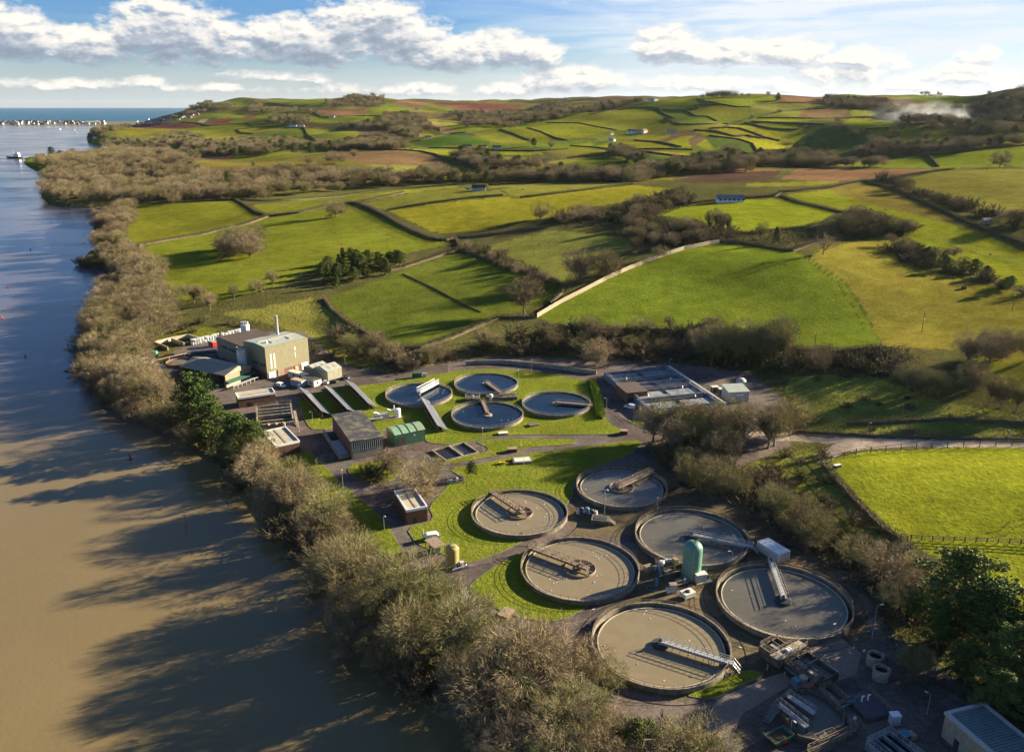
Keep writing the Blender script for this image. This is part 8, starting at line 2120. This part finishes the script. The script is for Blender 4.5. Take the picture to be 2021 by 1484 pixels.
for i, (u, v, h_) in enumerate(((1725,1312,2.8),(1737,1338,2.6))):
    t = empty('concrete_chamber', G(u, v), .4, ["rear round concrete chamber in the shaded yard", "front round concrete chamber in the shaded yard"][i], 'chamber')
    m = MB(); m.lathe([(1.75,-.2),(1.75, h_),(1.45, h_ + .02),(1.45, h_ - 1.0)], 24, cap=False); m.build('wall', M['concrete'], t)
    m = MB(); m.lathe([(1.44, h_ - .9),(.01, h_ - .9)], 24, cap=False); m.build('water', M['sludge'], t)
    m = MB(); m.box(1.6,-.5,-.1,2.6,.5, h_ - .6); m.build('buttress', M['concrete'], t)
clutter('pipe_bank', "dark valve pipes beside the lower inlet channel", (1668,1392), .5, [('base', 'dark_concrete', 'box',(-2.4,-1.2,-.1,2.4,1.2,.3)),('pipe', 'steel_screen', 'pipe',([(-2.2,-.6,.8),(2.2,-.6,.9)], .4)),('pipe', 'rust_metal', 'pipe',([(-2,.5,.3),(-2,.5,1.3),(1.8,.5,1.3),(1.8,.5,.3)], .35)),('valve', 'blue_metal', 'cyl',(.2,-.6,.35,.9,1.6))], 'pipes')
clutter('round_sump', "small round sump with rail between octagonal tank and purple roof", (1682,1432), .0, [('wall', 'dark_concrete', 'cyl',(0,0,1.5,-.1,1.0)),('guard_rail', 'rust_metal', 'rail',([(-1.8,-1.8,0),(1.8,-1.8,0),(1.8,1.8,0),(-1.8,1.8,0),(-1.8,-1.8,0)],)),('pump_body', 'grey_box', 'cyl',(.4,.2,.35,1.3,2.0))], 'sump')
clutter('cable_drum', "stack of dark crates in the shaded yard beside the pump house", (1790,1455), .3, [('crate', 'dark_metal', 'box',(-1.6,-1.0,0,0,1.0,1.3)),('crate', 'timber', 'box',(.2,-.9,0,1.6,.8,.9)),('lid', 'blue_metal', 'box',(-1.65,-1.05,1.3,.05,1.05,1.42))], 'crates')
# corrugated-roof building at the frame edge
t, L, Wd = bldg('pump_house',(1857,1452),(1932,1520),(1925,1450), "tan brick pump house with green-grey corrugated roof at the bottom right edge", W=9.5)
s_ = 1 if Wd > 0 else -1; w = abs(Wd); h = 5.4; L = 24.0
m = MB(); ybox(m, 0,0,-.2, L, s_ * w, h); m.build('wall', M['cream_gravel'] if False else M['timber'], t)
m = MB(); ybox(m, .6, s_ * .6, h, L - .6, s_ * (w - .6), h + .2)
for i in range(36): ybox(m, .7 + i * (L - 1.4) / 36, s_ * .7, h + .2,.7 + (i + .55) * (L - 1.4) / 36, s_ * (w - .7), h + .34)
m.build('roof', M['blue_grey_roof'], t)
m = MB()
for q in ((-.2,-.2, L + .2,.55),(-.2, w - .55, L + .2, w + .2),(-.2,.55,.55, w - .55),(L - .55,.55, L + .2, w - .55)): ybox(m, q[0], s_ * q[1], h - .1, q[2], s_ * q[3], h + .5)
m.build('fascia', M['grey_box'], t)
m = MB(); ybox(m, 3.0,-s_ * .06,0,4.2, s_ * .03,2.2); m.build('door', M['dark_metal'], t)
# ------------------------------------------------------------------ fences
def fence(name, label, px, h, post_gap, rails, mat, boards=False, pw=.14, ground=True):
    P_ = cast(densify(px, 5)[:-5] + [px[-1]])
    Lc = np.concatenate([[0], np.cumsum(np.hypot(*np.diff(P_[:, :2], axis=0).T))]); n_ = int(Lc[-1] / post_gap)
    ss = np.linspace(0, Lc[-1], n_ + 1); X_ = np.interp(ss, Lc, P_[:, 0]); Y_ = np.interp(ss, Lc, P_[:, 1]); Z_ = HG(X_, Y_)
    t_ = empty(name, (X_[0], Y_[0], Z_[0]), 0, label, 'fence')
    loc = np.stack([X_ - X_[0], Y_ - Y_[0], Z_ - Z_[0]], -1)
    m_ = MB(); m_.bar((0,0,-.3),(0,0, h + (.1 if not boards else 0)), pw); p0_ = m_.build('post', mat, t_)
    for p_ in loc[1:]:
        c_ = p0_.copy(); link(c_, t_); c_.location = p_
    m_ = MB()
    for a_, b_ in zip(loc[:-1], loc[1:]):
        if boards: m_.bar((a_[0], a_[1], a_[2] + h / 2),(b_[0], b_[1], b_[2] + h / 2 + random.uniform(-.06,.06)), .08, h + random.uniform(-.1,.15))
        else:
            for r_2 in rails: m_.bar((a_[0], a_[1], a_[2] + r_2 * h),(b_[0], b_[1], b_[2] + r_2 * h), pw * .6)
    m_.build('boards' if boards else 'rails', mat, t_)
fence('timber_fence', "long tan close-boarded timber fence along the big sunlit pasture", T('p',(1060,627),(1105,600),(1150,577),(1200,551),(1240,533),(1290,513),(1350,493),(1400,483),(1420,480)), 2.6,3.0, [], M['timber'], True)
mk('old_wood',(0.105,0.088,0.062), 0.9,0.25,2.0)
fence('rail_fence', "post and rail fence crossing the lower meadow", T('p',(1777,1063),(1840,1067),(1920,1070),(1980,1072),(2060,1076)), 1.5,2.6,(.35,.65,.97), M['old_wood'], False, .2)
fence('wire_fence', "tall post fence along the top of the meadow beside the lane", T('p',(1640,911),(1690,897),(1760,890),(1850,884),(1950,881),(2060,880)), 2.3,5.5,(.5,.97), M['old_wood'], False, .2)
fence('wire_fence', "post fence down the left side of the meadow", T('p',(1612,905),(1640,930),(1660,955),(1700,1000),(1740,1040),(1790,1070)), 2.0,4.5,(.5,.97), M['old_wood'], False, .17)
fence('rail_fence', "pale rail fence across the bright upper paddock", T('3',(1370,890),(1500,920),(1660,970),(1830,1020),(2040,1085)), 1.5,3.2,(.5,.95), M['timber'], False, .16)
# ------------------------------------------------------------------ poles, gulls, buoys, boats, animals
for i, (u, v, h_) in enumerate(((1819,656,12),(1997,614,9),(1948,340,9),(1607,690,9))):
    p = cast([(u, v)])[0]
    t = empty('utility_pole', p, .6, ["utility pole with a transformer box on the yellow pasture", "bare utility pole at the right edge of the yellow pasture", "thin pole on the brown hill field", "pole with white insulators in the scrub above the steel tank block"][i], 'pole')
    m = MB(); m.lathe([(.17,-.4),(.12, h_)], 8); m.build('pole', M['old_wood'], t)
    m = MB(); m.box(-.9,-.06, h_ - .5,.9,.06, h_ - .36)
    for x_ in (-.8,0,.8): m.lathe([(.07, h_ - .36),(.07, h_ - .12)], 6,(x_, 0))
    m.build('crossarm', M['pale_box'], t)
    if i == 0:
        m = MB(); m.box(-.3,-.5, h_ * .52,.3,-.12, h_ * .62); m.build('transformer', M['grey_box'], t)
def gull_meshes():
    b_ = MB(); n_ = 8
    pr_ = [(-.34,.01,.03),(-.2,.08,.05),(0,.12,.07),(.16,.10,.09),(.26,.055,.14),(.33,.06,.2),(.40,.035,.21),(.46,.01,.20)]
    vs = [(x, r_2 * math.cos(2 * math.pi * k_ / n_), z + r_2 * math.sin(2 * math.pi * k_ / n_)) for x, r_2, z in pr_ for k_ in range(n_)]
    b_.add(vs, [(j * n_ + k_, j * n_ + (k_ + 1) % n_, (j + 1) * n_ + (k_ + 1) % n_, (j + 1) * n_ + k_) for j in range(len(pr_) - 1) for k_ in range(n_)], True)
    w_ = MB()
    for s_ in (-1,1): w_.add([(.1, s_ * .09,.12),(-.3, s_ * .05,.10),(-.38, s_ * .09,.11),(0, s_ * .15,.10)], [(0,1,2,3)])
    return b_, w_
gb, gw = gull_meshes(); gull0 = None
GT = {6: (26, "floating on the lawn-side brown tank"), 7: (30, "floating on the brown tank left of the teal silo"), 10: (16, "floating on the nearest brown tank"), 5: (16, "floating on the tree-shaded grey tank"), 8: (9, "floating on the tank behind the teal silo"), 9: (7, "floating on the right-hand tank"), 3: (9, "floating on the blue tank nearest the green shed"), 1: (5, "floating on the blue tank with the white bridge")}
for k_, (n_, ph) in GT.items():
    x, y, r_2, rim, lev = TK[k_]
    for i in range(n_):
        a = random.uniform(0,6.28); q = r_2 * .85 * math.sqrt(random.uniform(.12,1))
        loc = (x + q * math.cos(a), y + q * math.sin(a), lev - .03)
        if gull0 is None:
            t = empty('gull', loc, random.uniform(0,6.28), "white gull " + ph, 'gull', 'gulls ' + ph)
            gb.build('body', M['bird_white'], t); gw.build('wings', M['grey_box'], t); gull0 = t
        else:
            t = gull0.copy(); COL.objects.link(t); t.location = loc; t.rotation_euler = (0,0, random.uniform(0,6.28)); t['label'] = "white gull " + ph; t['group'] = 'gulls ' + ph
            for ch in list(gull0.children):
                c_ = ch.copy(); COL.objects.link(c_); c_.parent = t
        t.scale = (.72,.72,.72)
for i, (u, v, h_) in enumerate(((257,906,1.6),(366,1035,3.4),(5,629,1.6),(60,493,1.2),(16,568,1.2),(50,705,1.0))):
    p = at_z(u, v, WATER_Z)
    t = empty('navigation_buoy', p, 0, ["red conical buoy off the dark bank pines", "orange striped marker post standing in the brown water", "red buoy at the left frame edge", "small red buoy far up the left of the estuary", "small red buoy near the left edge, middle water", "tiny buoy left of the upper bank"][i], 'buoy')
    m = MB(); m.lathe([(.55,-.3),(.6,.3),(.35,.5),(.12, h_),(.12, h_ + .02)] if i != 1 else [(.2,-1),(.2, h_)], 12); m.build('float', M['orange_paint' if i == 1 else 'red_paint'], t)
    m = MB(); m.box(-.2,-.2, h_, .2,.2, h_ + .35); m.build('topmark', M['white_paint' if i == 1 else 'red_paint'], t)
def boat(label, u, v, L_, rz, hull='car_navy', house='white_paint', cat='boat', name='boat'):
    p = at_z(u, v, WATER_Z); t_ = empty(name, p, rz, label, cat)
    B_ = L_ * .27
    st_ = [(-.5,.75,.9),(-.3,1,.8),(.1,1,.85),(.35,.7,1.0),(.5,.03,1.25)]
    vs = []
    for x_, w_, z_ in st_: vs += [(x_ * L_, -w_ * B_ / 2, z_ * L_ * .11),(x_ * L_ * .94,-w_ * B_ * .35,-.3),(x_ * L_ * .94, w_ * B_ * .35,-.3),(x_ * L_, w_ * B_ / 2, z_ * L_ * .11)]
    n_ = len(st_); fs = [(j * 4 + k_, j * 4 + (k_ + 1) % 4,(j + 1) * 4 + (k_ + 1) % 4,(j + 1) * 4 + k_) for j in range(n_ - 1) for k_ in range(4)] + [(0,1,2,3),(4 * n_ - 1,4 * n_ - 2,4 * n_ - 3,4 * n_ - 4)]
    m_ = MB(); m_.add(vs, fs); m_.build('hull', M[hull], t_)
    m_ = MB(); m_.box(-.38 * L_, -.3 * B_, L_ * .09,-.02 * L_, .3 * B_, L_ * .24); m_.box(-.34 * L_, -.24 * B_, L_ * .24,-.14 * L_, .24 * B_, L_ * .33); m_.build('wheelhouse', M[house], t_)
    m_ = MB(); m_.bar((0,0, L_ * .1),(0,0, L_ * .5), L_ * .012); m_.build('mast', M['grey_box'], t_)
boat("dark moored dredger-like ship off the wooded headland", 28,313,42,3.0,'car_navy', 'white_paint', 'ship', 'ship')
for i, (u, v, L_) in enumerate(((118,256,16),(147,257.5,11),(150,263,11),(143,253,11),(95,252,9),(44,246.8,22),(30,247.2,16),(62,246.5,14),(82,245.6,14),(10,246.8,16))):
    boat(["white motor boat moored in mid estuary", "red-hulled boat moored right of the white motor boat", "small white boat nearest the village shore", "small pale boat moored above the red one", "tiny boat moored left of the white motor boat", "white boat off the town quay, largest one", "white boat at the town quay, left of the largest", "boat right of the largest quay boat", "boat at the right end of the quay boats", "boat at the left frame edge off the town"][i], u, v, L_, random.uniform(0,6), 'red_paint' if i == 1 else 'white_paint', 'white_paint')
def horse(label, u, v, rz, col):
    p = cast([(u, v)])[0]; t_ = empty('horse', p, rz, label, 'horse')
    b2 = bpy.data.meshes.new('body'); bm = bmesh.new()
    J = [(-.75,0,1.25),(-.3,0,1.2),(.3,0,1.22),(.7,0,1.35),(1.05,0,1.2),(1.3,0,.8),(1.42,0,.5)]
    rad = [.24,.3,.3,.26,.15,.12,.08]
    legs = [(0,-.16,-1),(0,.16,-1),(3,-.16,1),(3,.16,1)]
    vs = [bm.verts.new(q) for q in J]; rr2 = list(rad)
    for a_, b_ in zip(vs[:-1], vs[1:]): bm.edges.new((a_, b_))
    for ji, yy, s_ in legs:
        x0 = J[ji][0]
        k1 = bm.verts.new((x0 + .02, yy, .95)); k2 = bm.verts.new((x0 + (-.1 if s_ < 0 else .03), yy, .5)); k3 = bm.verts.new((x0, yy, .02))
        bm.edges.new((vs[ji], k1)); bm.edges.new((k1, k2)); bm.edges.new((k2, k3)); rr2 += [.13,.07,.055]
    tl = bm.verts.new((-1.0,0,.8)); bm.edges.new((vs[0], tl)); rr2 += [.06]
    bm.to_mesh(b2); bm.free()
    o2 = bpy.data.objects.new('body', b2); link(o2, t_)
    md = o2.modifiers.new('skin', 'SKIN')
    for i, r_2 in enumerate(rr2): b2.skin_vertices[0].data[i].radius = (r_2, r_2)
    b2.skin_vertices[0].data[1].use_root = True
    o2.modifiers.new('sub', 'SUBSURF').levels = 1; b2.materials.append(M[col])
horse("dark horse grazing by the paddock rail fence", 1954,505,.5,'black_paint')
horse("dark horse in the bright strip left of the caravan field", 1031,375,2.0,'black_paint')
horse("brown horse beside the muddy gateway", 997,375,1.0,'brown_timber')
horse("dark horse at the left end of the bright upper paddock", 1748,417,2.6,'black_paint')
clutter('hay_feeder', "round dark hay feeder standing on the yellow pasture", (1903,568), .0, [], 'feeder')
bpy.data.objects['hay_feeder'].location = cast([(1903,570)])[0]
m = MB(); m.lathe([(1.5,0),(1.5,1.4),(1.4,1.4),(1.4,0)], 20, cap=False); m.build('ring', M['dark_metal'], bpy.data.objects['hay_feeder'])
m = MB(); m.lathe([(1.3,0),(1.1,.9),(.3,1.2)], 12); m.build('hay', M['timber'], bpy.data.objects['hay_feeder'])
clutter('trough', "small dark trough in the corner of the meadow", (1652,921), .4, [], 'trough')
bpy.data.objects['trough'].location = cast([(1652,922)])[0]
m = MB(); m.box(-1.3,-.6,0,1.3,.6,.9); m.build('body', M['dark_concrete'], bpy.data.objects['trough'])
m = MB(); m.box(-1.35,-.65,.9,1.35,.65,1.0); m.build('rim', M['pale_box'], bpy.data.objects['trough'])
# ------------------------------------------------------------------ houses in the distance
mk('slate',(0.075,0.078,0.085), 0.7,0.2,0.3); mk('render_cream',(0.60,0.56,0.47), 0.8,0.1,0.3); mk('tile_red',(0.20,0.09,0.06), 0.8,0.2,0.3)
def house(label, u, v, L_, W_, h_, rz, wall='white_paint', roof='slate', chim=1, name='house', cat='house', group=None, pos=None, wins=3):
    p = cast([(u, v)])[0] if pos is None else pos
    t_ = empty(name, p, rz, label, cat, group)
    m_ = MB(); m_.box(-L_ / 2,-W_ / 2,-2, L_ / 2, W_ / 2, h_)
    g_ = W_ * .42
    m_.add([(-L_ / 2,-W_ / 2, h_),(-L_ / 2, W_ / 2, h_),(-L_ / 2,0, h_ + g_ - .1),(L_ / 2,-W_ / 2, h_),(L_ / 2, W_ / 2, h_),(L_ / 2,0, h_ + g_ - .1)], [(0,2,1),(3,4,5)]); m_.build('wall', M[wall], t_)
    m_ = MB(); e = .4
    m_.add([(-L_ / 2 - e, -W_ / 2 - e, h_ - .2),(L_ / 2 + e, -W_ / 2 - e, h_ - .2),(L_ / 2 + e, 0, h_ + g_),(-L_ / 2 - e, 0, h_ + g_),(-L_ / 2 - e, W_ / 2 + e, h_ - .2),(L_ / 2 + e, W_ / 2 + e, h_ - .2)], [(0,1,2,3),(3,2,5,4)]); rf_ = m_.build('roof', M[roof], t_)
    if chim:
        m_ = MB(); m_.box(-L_ * .4,-.5, h_ + g_ * .5,-L_ * .4 + 1.1,.5, h_ + g_ + 1.5); m_.build('chimney', M['brick'], rf_)
    for i in range(wins):
        m_ = MB(); x0 = -L_ / 2 + L_ * (i + .35) / wins; m_.box(x0,-W_ / 2 - .06, h_ * .5, x0 + L_ * .13,-W_ / 2 + .02, h_ * .5 + 1.3); m_.build('window', M['glass_dark'], t_)
D_ = lambda tg, x_, y_: T(tg, (x_, y_))[0]
HS = [("white gabled house on the edge of the left wood", *D_('B', 95,522), 18,9,6,.2,'white_paint', 'slate'),("tall white gable end beside the house in the left wood", *D_('B', 152,518), 8,8,9,1.4,'white_paint', 'slate'),
      ("white cottage, leftmost of three under the shaded hill", *D_('C', 1025,618), 22,8,5,0.05,'white_paint', 'slate'),("white cottage, middle of three under the shaded hill", *D_('C', 1172,620), 22,8,4.5,0.0,'white_paint', 'slate'),
      ("dark-roofed cottage, rightmost of three under the shaded hill", *D_('C', 1318,624), 22,8,4,0.0,'render_cream', 'slate'),("house in the hollow below the large brown wood", *D_('C', 552,503), 12,8,6,.5,'render_cream', 'tile_red'),
      ("dark-roofed barn in the small bright hollow field", *D_('C', 632,522), 18,9,4,.2,'white_paint', 'slate'),("white house under the brown hill field", *D_('C', 520,240), 16,9,6,.2,'white_paint', 'slate'),
      ("white farm on the far red fields", *D_('C', 1320,258), 26,10,5,.1,'white_paint', 'slate'),("tiny orange-lit house in the far middle valley", *D_('C', 1006,318), 12,8,5,1.0,'render_cream', 'tile_red'),
      ("main white farmhouse in the far hillside hamlet", *D_('D', 850,475), 30,10,7,.1,'white_paint', 'slate'),("cream house at the right of the hillside hamlet", *D_('D', 968,468), 16,10,7,.7,'render_cream', 'tile_red'),
      ("grey barn left of the white farmhouse", *D_('D', 905,470), 16,9,5,.2,'render_cream', 'slate'),("white house lower left in the hillside hamlet", *D_('D', 630,555), 14,8,5,.4,'white_paint', 'slate'),
      ("small white house beside the lower hamlet house", *D_('D', 662,552), 10,7,5,.9,'white_paint', 'slate'),("dark house among the hamlet trees", *D_('D', 640,490), 12,8,6,.6,'render_cream', 'slate'),
      ("long pale barn right of the hillside hamlet", *D_('D', 1238,470), 26,10,4,.0,'render_cream', 'timber'),("pale lane-side house by the lower left knoll", *D_('D', 225,835), 12,8,5,.3,'render_cream', 'tile_red'),
      ("white gabled house in the brown valley wood", *D_('E', 1125,965), 12,9,6,1.2,'white_paint', 'slate'),("white farm shed, left one, on the left hills", *D_('B', 1105,356), 30,12,4,.0,'white_paint', 'pale_roof'),
      ("white farm shed, right one, on the left hills", *D_('B', 1190,358), 22,12,4,.1,'white_paint', 'pale_roof'),("pale shed beside the brown hill field", *D_('B', 1490,262), 28,10,4,.0,'white_paint', 'pale_roof'),
      ("orange-lit house under the dark hilltop", *D_('B', 1560,178), 16,9,6,.4,'render_cream', 'tile_red'),("riverside white house at the point below the village", *D_('A', 955,470), 22,12,7,.5,'white_paint', 'slate'),
      ("steep-roofed white house at the head of the inlet", *D_('A', 1040,570), 16,14,5,1.1,'white_paint', 'slate'),("green-roofed shed on the headland tip", *D_('A', 430,645), 16,8,4,.2,'render_cream', 'slate'),
      ("white building on the crest beside the far clump", *D_('D', 1030,158), 24,10,6,.2,'white_paint', 'slate'),("grey building on the crest behind the far clump", *D_('D', 1080,150), 20,10,7,.6,'render_cream', 'slate')]
for q in HS: house(q[0], q[1], q[2], q[3] * .8, q[4] * .8, q[5] * .8, *q[6:])
house("long white cricket pavilion with grey-blue roof beside the ground", 1440,399,24,8,3.2,.0,'white_paint', 'steel_screen', 0,'pavilion', 'pavilion', None, None, 6)
house("low dark-roofed stable in the scrub behind the timber fence", 1316,470,14,7,3,.5,'timber', 'slate', 0,'stable', 'stable')
house("small field shelter in the hedge below the brown hill", 1946,441,7,4,2.4,.2,'timber', 'timber', 0,'stable', 'shelter', None, None, 2)
t = empty('caravan', cast([(924,375)])[0], .1, "pale blue caravan beside the grey shed in the bright strips", 'caravan')
m = MB(); pr_ = [(-3,.6),(-3.1,1.5),(-2.6,2.6),(2.6,2.6),(3.1,1.7),(3,.6)]
m.add([(x, -1.1, z) for x, z in pr_] + [(x, 1.1, z) for x, z in pr_], [(i, (i + 1) % 6,6 + (i + 1) % 6,6 + i) for i in range(6)] + [tuple(range(6)), tuple(range(11,5,-1))]); m.build('body', M['pale_blue'], t)
m = MB(); m.box(-1.8,-1.14,1.4,1.6,-1.08,2.1); m.build('window', M['glass_dark'], t)
for x_ in (-.5,.5):
    m = MB(); m.bar((x_, -1.1,.35),(x_, 1.1,.35), .6,.6,12); m.build('wheel', M['rubber'], t)
house("grey field shed beside the caravan", 945,376,14,7,3,.0,'grey_box', 'slate', 0,'stable', 'shed', None, None, 0)
# village on the far shore and the town on the spit
r_ = np.random.default_rng(12)
for i in range(34):
    u, v = r_.uniform(270,392), 0
    v = 243 - (u - 262) * .115 + r_.uniform(-2,5)
    house("pale house among the far shore village under the cliff wood", u, v, r_.uniform(9,16), 7, r_.uniform(4,6), r_.uniform(0,3), ['white_paint', 'render_cream', 'brick'][i % 3], ['slate', 'tile_red'][i % 3 == 0], 0,'house', 'house', 'houses of the far shore village', None, 0)
for i in range(80):
    u, v = r_.uniform(-20,205), r_.uniform(241,247.4)
    p = at_z(u, v, -1.5)
    big = i % 13 == 0
    house("pale building of the low town on the spit across the estuary", u, v, r_.uniform(50,90) if big else r_.uniform(16,34), 22 if big else 12, r_.uniform(6,11), r_.uniform(-.4,.4), ['grey_box', 'render_cream', 'brick', 'white_paint', 'timber'][i % 5], ['slate', 'slate', 'tile_red'][i % 3] if not big else 'pale_roof', 0,'house', 'building', 'buildings of the town on the spit', p, 0)
# tree rows on the skyline and single trees of the far fields, small in the picture
SK = [('oak1', 'E',(20,190), 16),('oak2', 'E',(60,190), 17),('ash1', 'E',(100,188), 18),('oak3', 'E',(140,187), 18),('oak1', 'E',(180,186), 18),('oak2', 'E',(225,185), 18),('oak1', 'E',(270,183), 18),('oak3', 'E',(315,182), 16),('oak2', 'E',(380,182), 11),('oak3', 'E',(460,182), 11),
      ('oak1', 'D',(1545,118), 13),('oak2', 'D',(1600,116), 18),('oak3', 'D',(1645,114), 18),('oak1', 'D',(1690,112), 19),('oak2', 'D',(1740,109), 19),('oak1', 'D',(1790,107), 19)]
for i, (k_, tg, q, h_) in enumerate(SK):
    p = cast([D_(tg, q[0], q[1] + 4)])[0]; put_plant(k_, p[0], p[1], h_, "dark tree of the clump on the far hilltop skyline", "trees of the hilltop skyline clump", None, 1.0)
for k_, tg, q, h_, lab, w_ in [('holm1', 'E',(800,235), 22, "dark round tree at the right end of the green hilltop", 1.0),('oak2', 'E',(690,180), 14, "bare tree on the crest left of the dark round tree", 1.0),('oak3', 'E',(655,265), 9, "small round tree below the hilltop crest", 1.1),('oak3', 'E',(820,375), 10, "bush where the lane meets the brown strip field", 1.5),('oak1', 'E',(500,445), 11, "single bare tree on the lane hedge of the green hill", 1.0),
        ('coppice2', 'E',(240,905), 24, "big grey bare tree in front of the shaded hollow", 1.3),('cone1', 'E',(1365,905), 24, "tall pointed conifer in the valley wood", .8),('oak1', 'F',(492,655), 20, "bare tree standing on the round right hill", 1.0),('oak2', 'F',(865,725), 22, "pale bare tree at the foot of the round right hill", .9),('oak3', 'F',(1395,822), 22, "dark spreading tree on the valley road at the right", 1.3),
        ('pine1', 'F',(1090,800), 20, "wind-shaped dark pine on the valley road", 1.0),('oak1', 'F',(1735,1015), 22, "bare tree below the striped grass field", 1.2),('holm1', 'C',(1685,600), 16, "dark evergreen at the foot of the rolling fields", 1.2),('oak1', 'C',(1700,752), 15, "bare tree beside the white farmhouse knoll", 1.0),('oak2', 'C',(1860,628), 15, "bare tree beside the dark evergreen of the rolling fields", 1.0),
        ('oak1', 'D',(635,958), 24, "wide bare oak, right of the trio before the valley", 1.2),('oak2', 'D',(540,958), 22, "middle bare tree of the trio before the valley", 1.0),('oak3', 'D',(450,950), 22, "left bare tree of the trio before the valley", 1.0),('oak2', 'D',(915,948), 20, "forked bare tree right of the trio before the valley", 1.0),('oak1', 'D',(815,962), 16, "low bare tree between the trio and the forked tree", 1.1),
        ('oak1', 'B',(1500,712), 18, "left bare oak in the brown middle field", 1.3),('oak3', 'B',(1585,722), 18, "second bare oak in the brown middle field", 1.2),('oak2', 'B',(1712,678), 16, "third bare oak in the brown middle field", 1.1),('oak3', 'B',(1250,735), 16, "leaning bare tree in the strip of the brown middle field", 1.3),('pine1', 'B',(1115,640), 24, "tall umbrella pine, left one, beside the brown wood", .9),('pine2', 'B',(1285,650), 26, "tall umbrella pine, right one, beside the brown wood", .9),('oak2', 'B',(710,770), 14, "pale feathery bare tree in the middle field", .7),
        ('pine2', 'B',(85,810), 17, "left umbrella pine on the headland wood edge", .9),('pine1', 'B',(160,860), 18, "right umbrella pine on the headland wood edge", 1.1),('pine1', 'B',(470,1010), 26, "dark column pine in the valley wood", .7),('oak1', 'B',(110,690), 20, "round bare tree left of the long tree line", 1.4),
        ('oak1', 'A',(655,1130), 12, "dead pale tree on the reed spit of the inlet", .9),('oak3', 'A',(1530,1110), 17, "round brown tree between the headland wood and the riverside field", 1.4),('pine1', 'A',(520,650), 22, "dark pine on the headland tip", 1.3),('holm1', 'A',(605,650), 14, "low dark evergreen beside the pine on the headland tip", 1.8),('oak2', 'A',(725,640), 18, "bare round tree on the headland shore", 1.2)]:
    p = cast([D_(tg, *q)])[0]; put_plant(k_, p[0], p[1], h_, lab, None, None, w_)
# the large dead limb tree of the promontory and the little rock point are part of the shore

for k_, dr in ((8,3.2),(9,3.0),(10,3.2),(6,3.6)):
    x, y, r_2, rim, lev = TK[k_]
    m = MB(); m.lathe([(r_2 + dr, .03),(r_2 + dr + .28,.03)], 90,(x, y), cap=False); o = m.build('drain', M['sludge']); o['kind'] = 'structure'
# ------------------------------------------------------------------ air between the hills, and the smoke of a far fire
HAZE_D = 0.6e-5
hm = bpy.data.materials.new("haze"); hm.use_nodes = True
t_ = hm.node_tree; t_.nodes.clear()
pv = t_.nodes.new('ShaderNodeVolumePrincipled'); mo = t_.nodes.new('ShaderNodeOutputMaterial')
pv.inputs['Color'].default_value = (0.80,0.88,1.0,1); pv.inputs['Density'].default_value = HAZE_D; pv.inputs['Anisotropy'].default_value = 0.3
t_.links.new(pv.outputs[0], mo.inputs['Volume'])
m = MB(); m.box(-70000,-900,-20,20000,41000,330); o = m.build('haze', hm); o['kind'] = 'stuff'; o['label'] = 'thin pale haze over the valley and sea'

def smoke(label, u, v, y, ru, rv, dens, seed):
    c_ = at_y(u, v, y); mp = depth_of(c_) / FPX
    bpy_me = bpy.data.meshes.new('smoke'); bm = bmesh.new(); bmesh.ops.create_icosphere(bm, subdivisions=3, radius=1.0); bm.to_mesh(bpy_me); bm.free()
    ob = bpy.data.objects.new('smoke', bpy_me); COL.objects.link(ob); ob.location = c_; ob.scale = (ru * mp, ru * mp * .5, rv * mp)
    ob['kind'] = 'stuff'; ob['label'] = label
    ma = bpy.data.materials.new('smoke'); ma.use_nodes = True; ma.node_tree.nodes.clear(); k = NT(ma.node_tree)
    pv = k.n('ShaderNodeVolumePrincipled'); mo = k.n('ShaderNodeOutputMaterial'); ma.node_tree.links.new(pv.outputs[0], mo.inputs['Volume'])
    tc_ = k.n('ShaderNodeTexCoord'); ln = k.n('ShaderNodeVectorMath', operation='LENGTH'); k.put(ln.inputs[0], tc_.outputs['Object'])
    nz = k.noise(tc_.outputs['Object'], 2.2,5,.6)
    d_ = k.m('MULTIPLY', k.mr(ln.outputs['Value'], .25,1.0,1,0, True), k.mr(nz, .42,.68,0, dens, True))
    k.put(pv.inputs['Density'], d_); pv.inputs['Color'].default_value = (.82,.88,.95,1); pv.inputs['Anisotropy'].default_value = .35
    ma.cycles.volume_step_rate = 1.0
    bpy_me.materials.append(ma)
smoke("bright white smoke rising from a fire among the shaded trees", 1896,236,1720,22,24,.06,1)
smoke("thin grey smoke drifting left across the shaded wood", 1815,228,1750,115,44,.009,2)
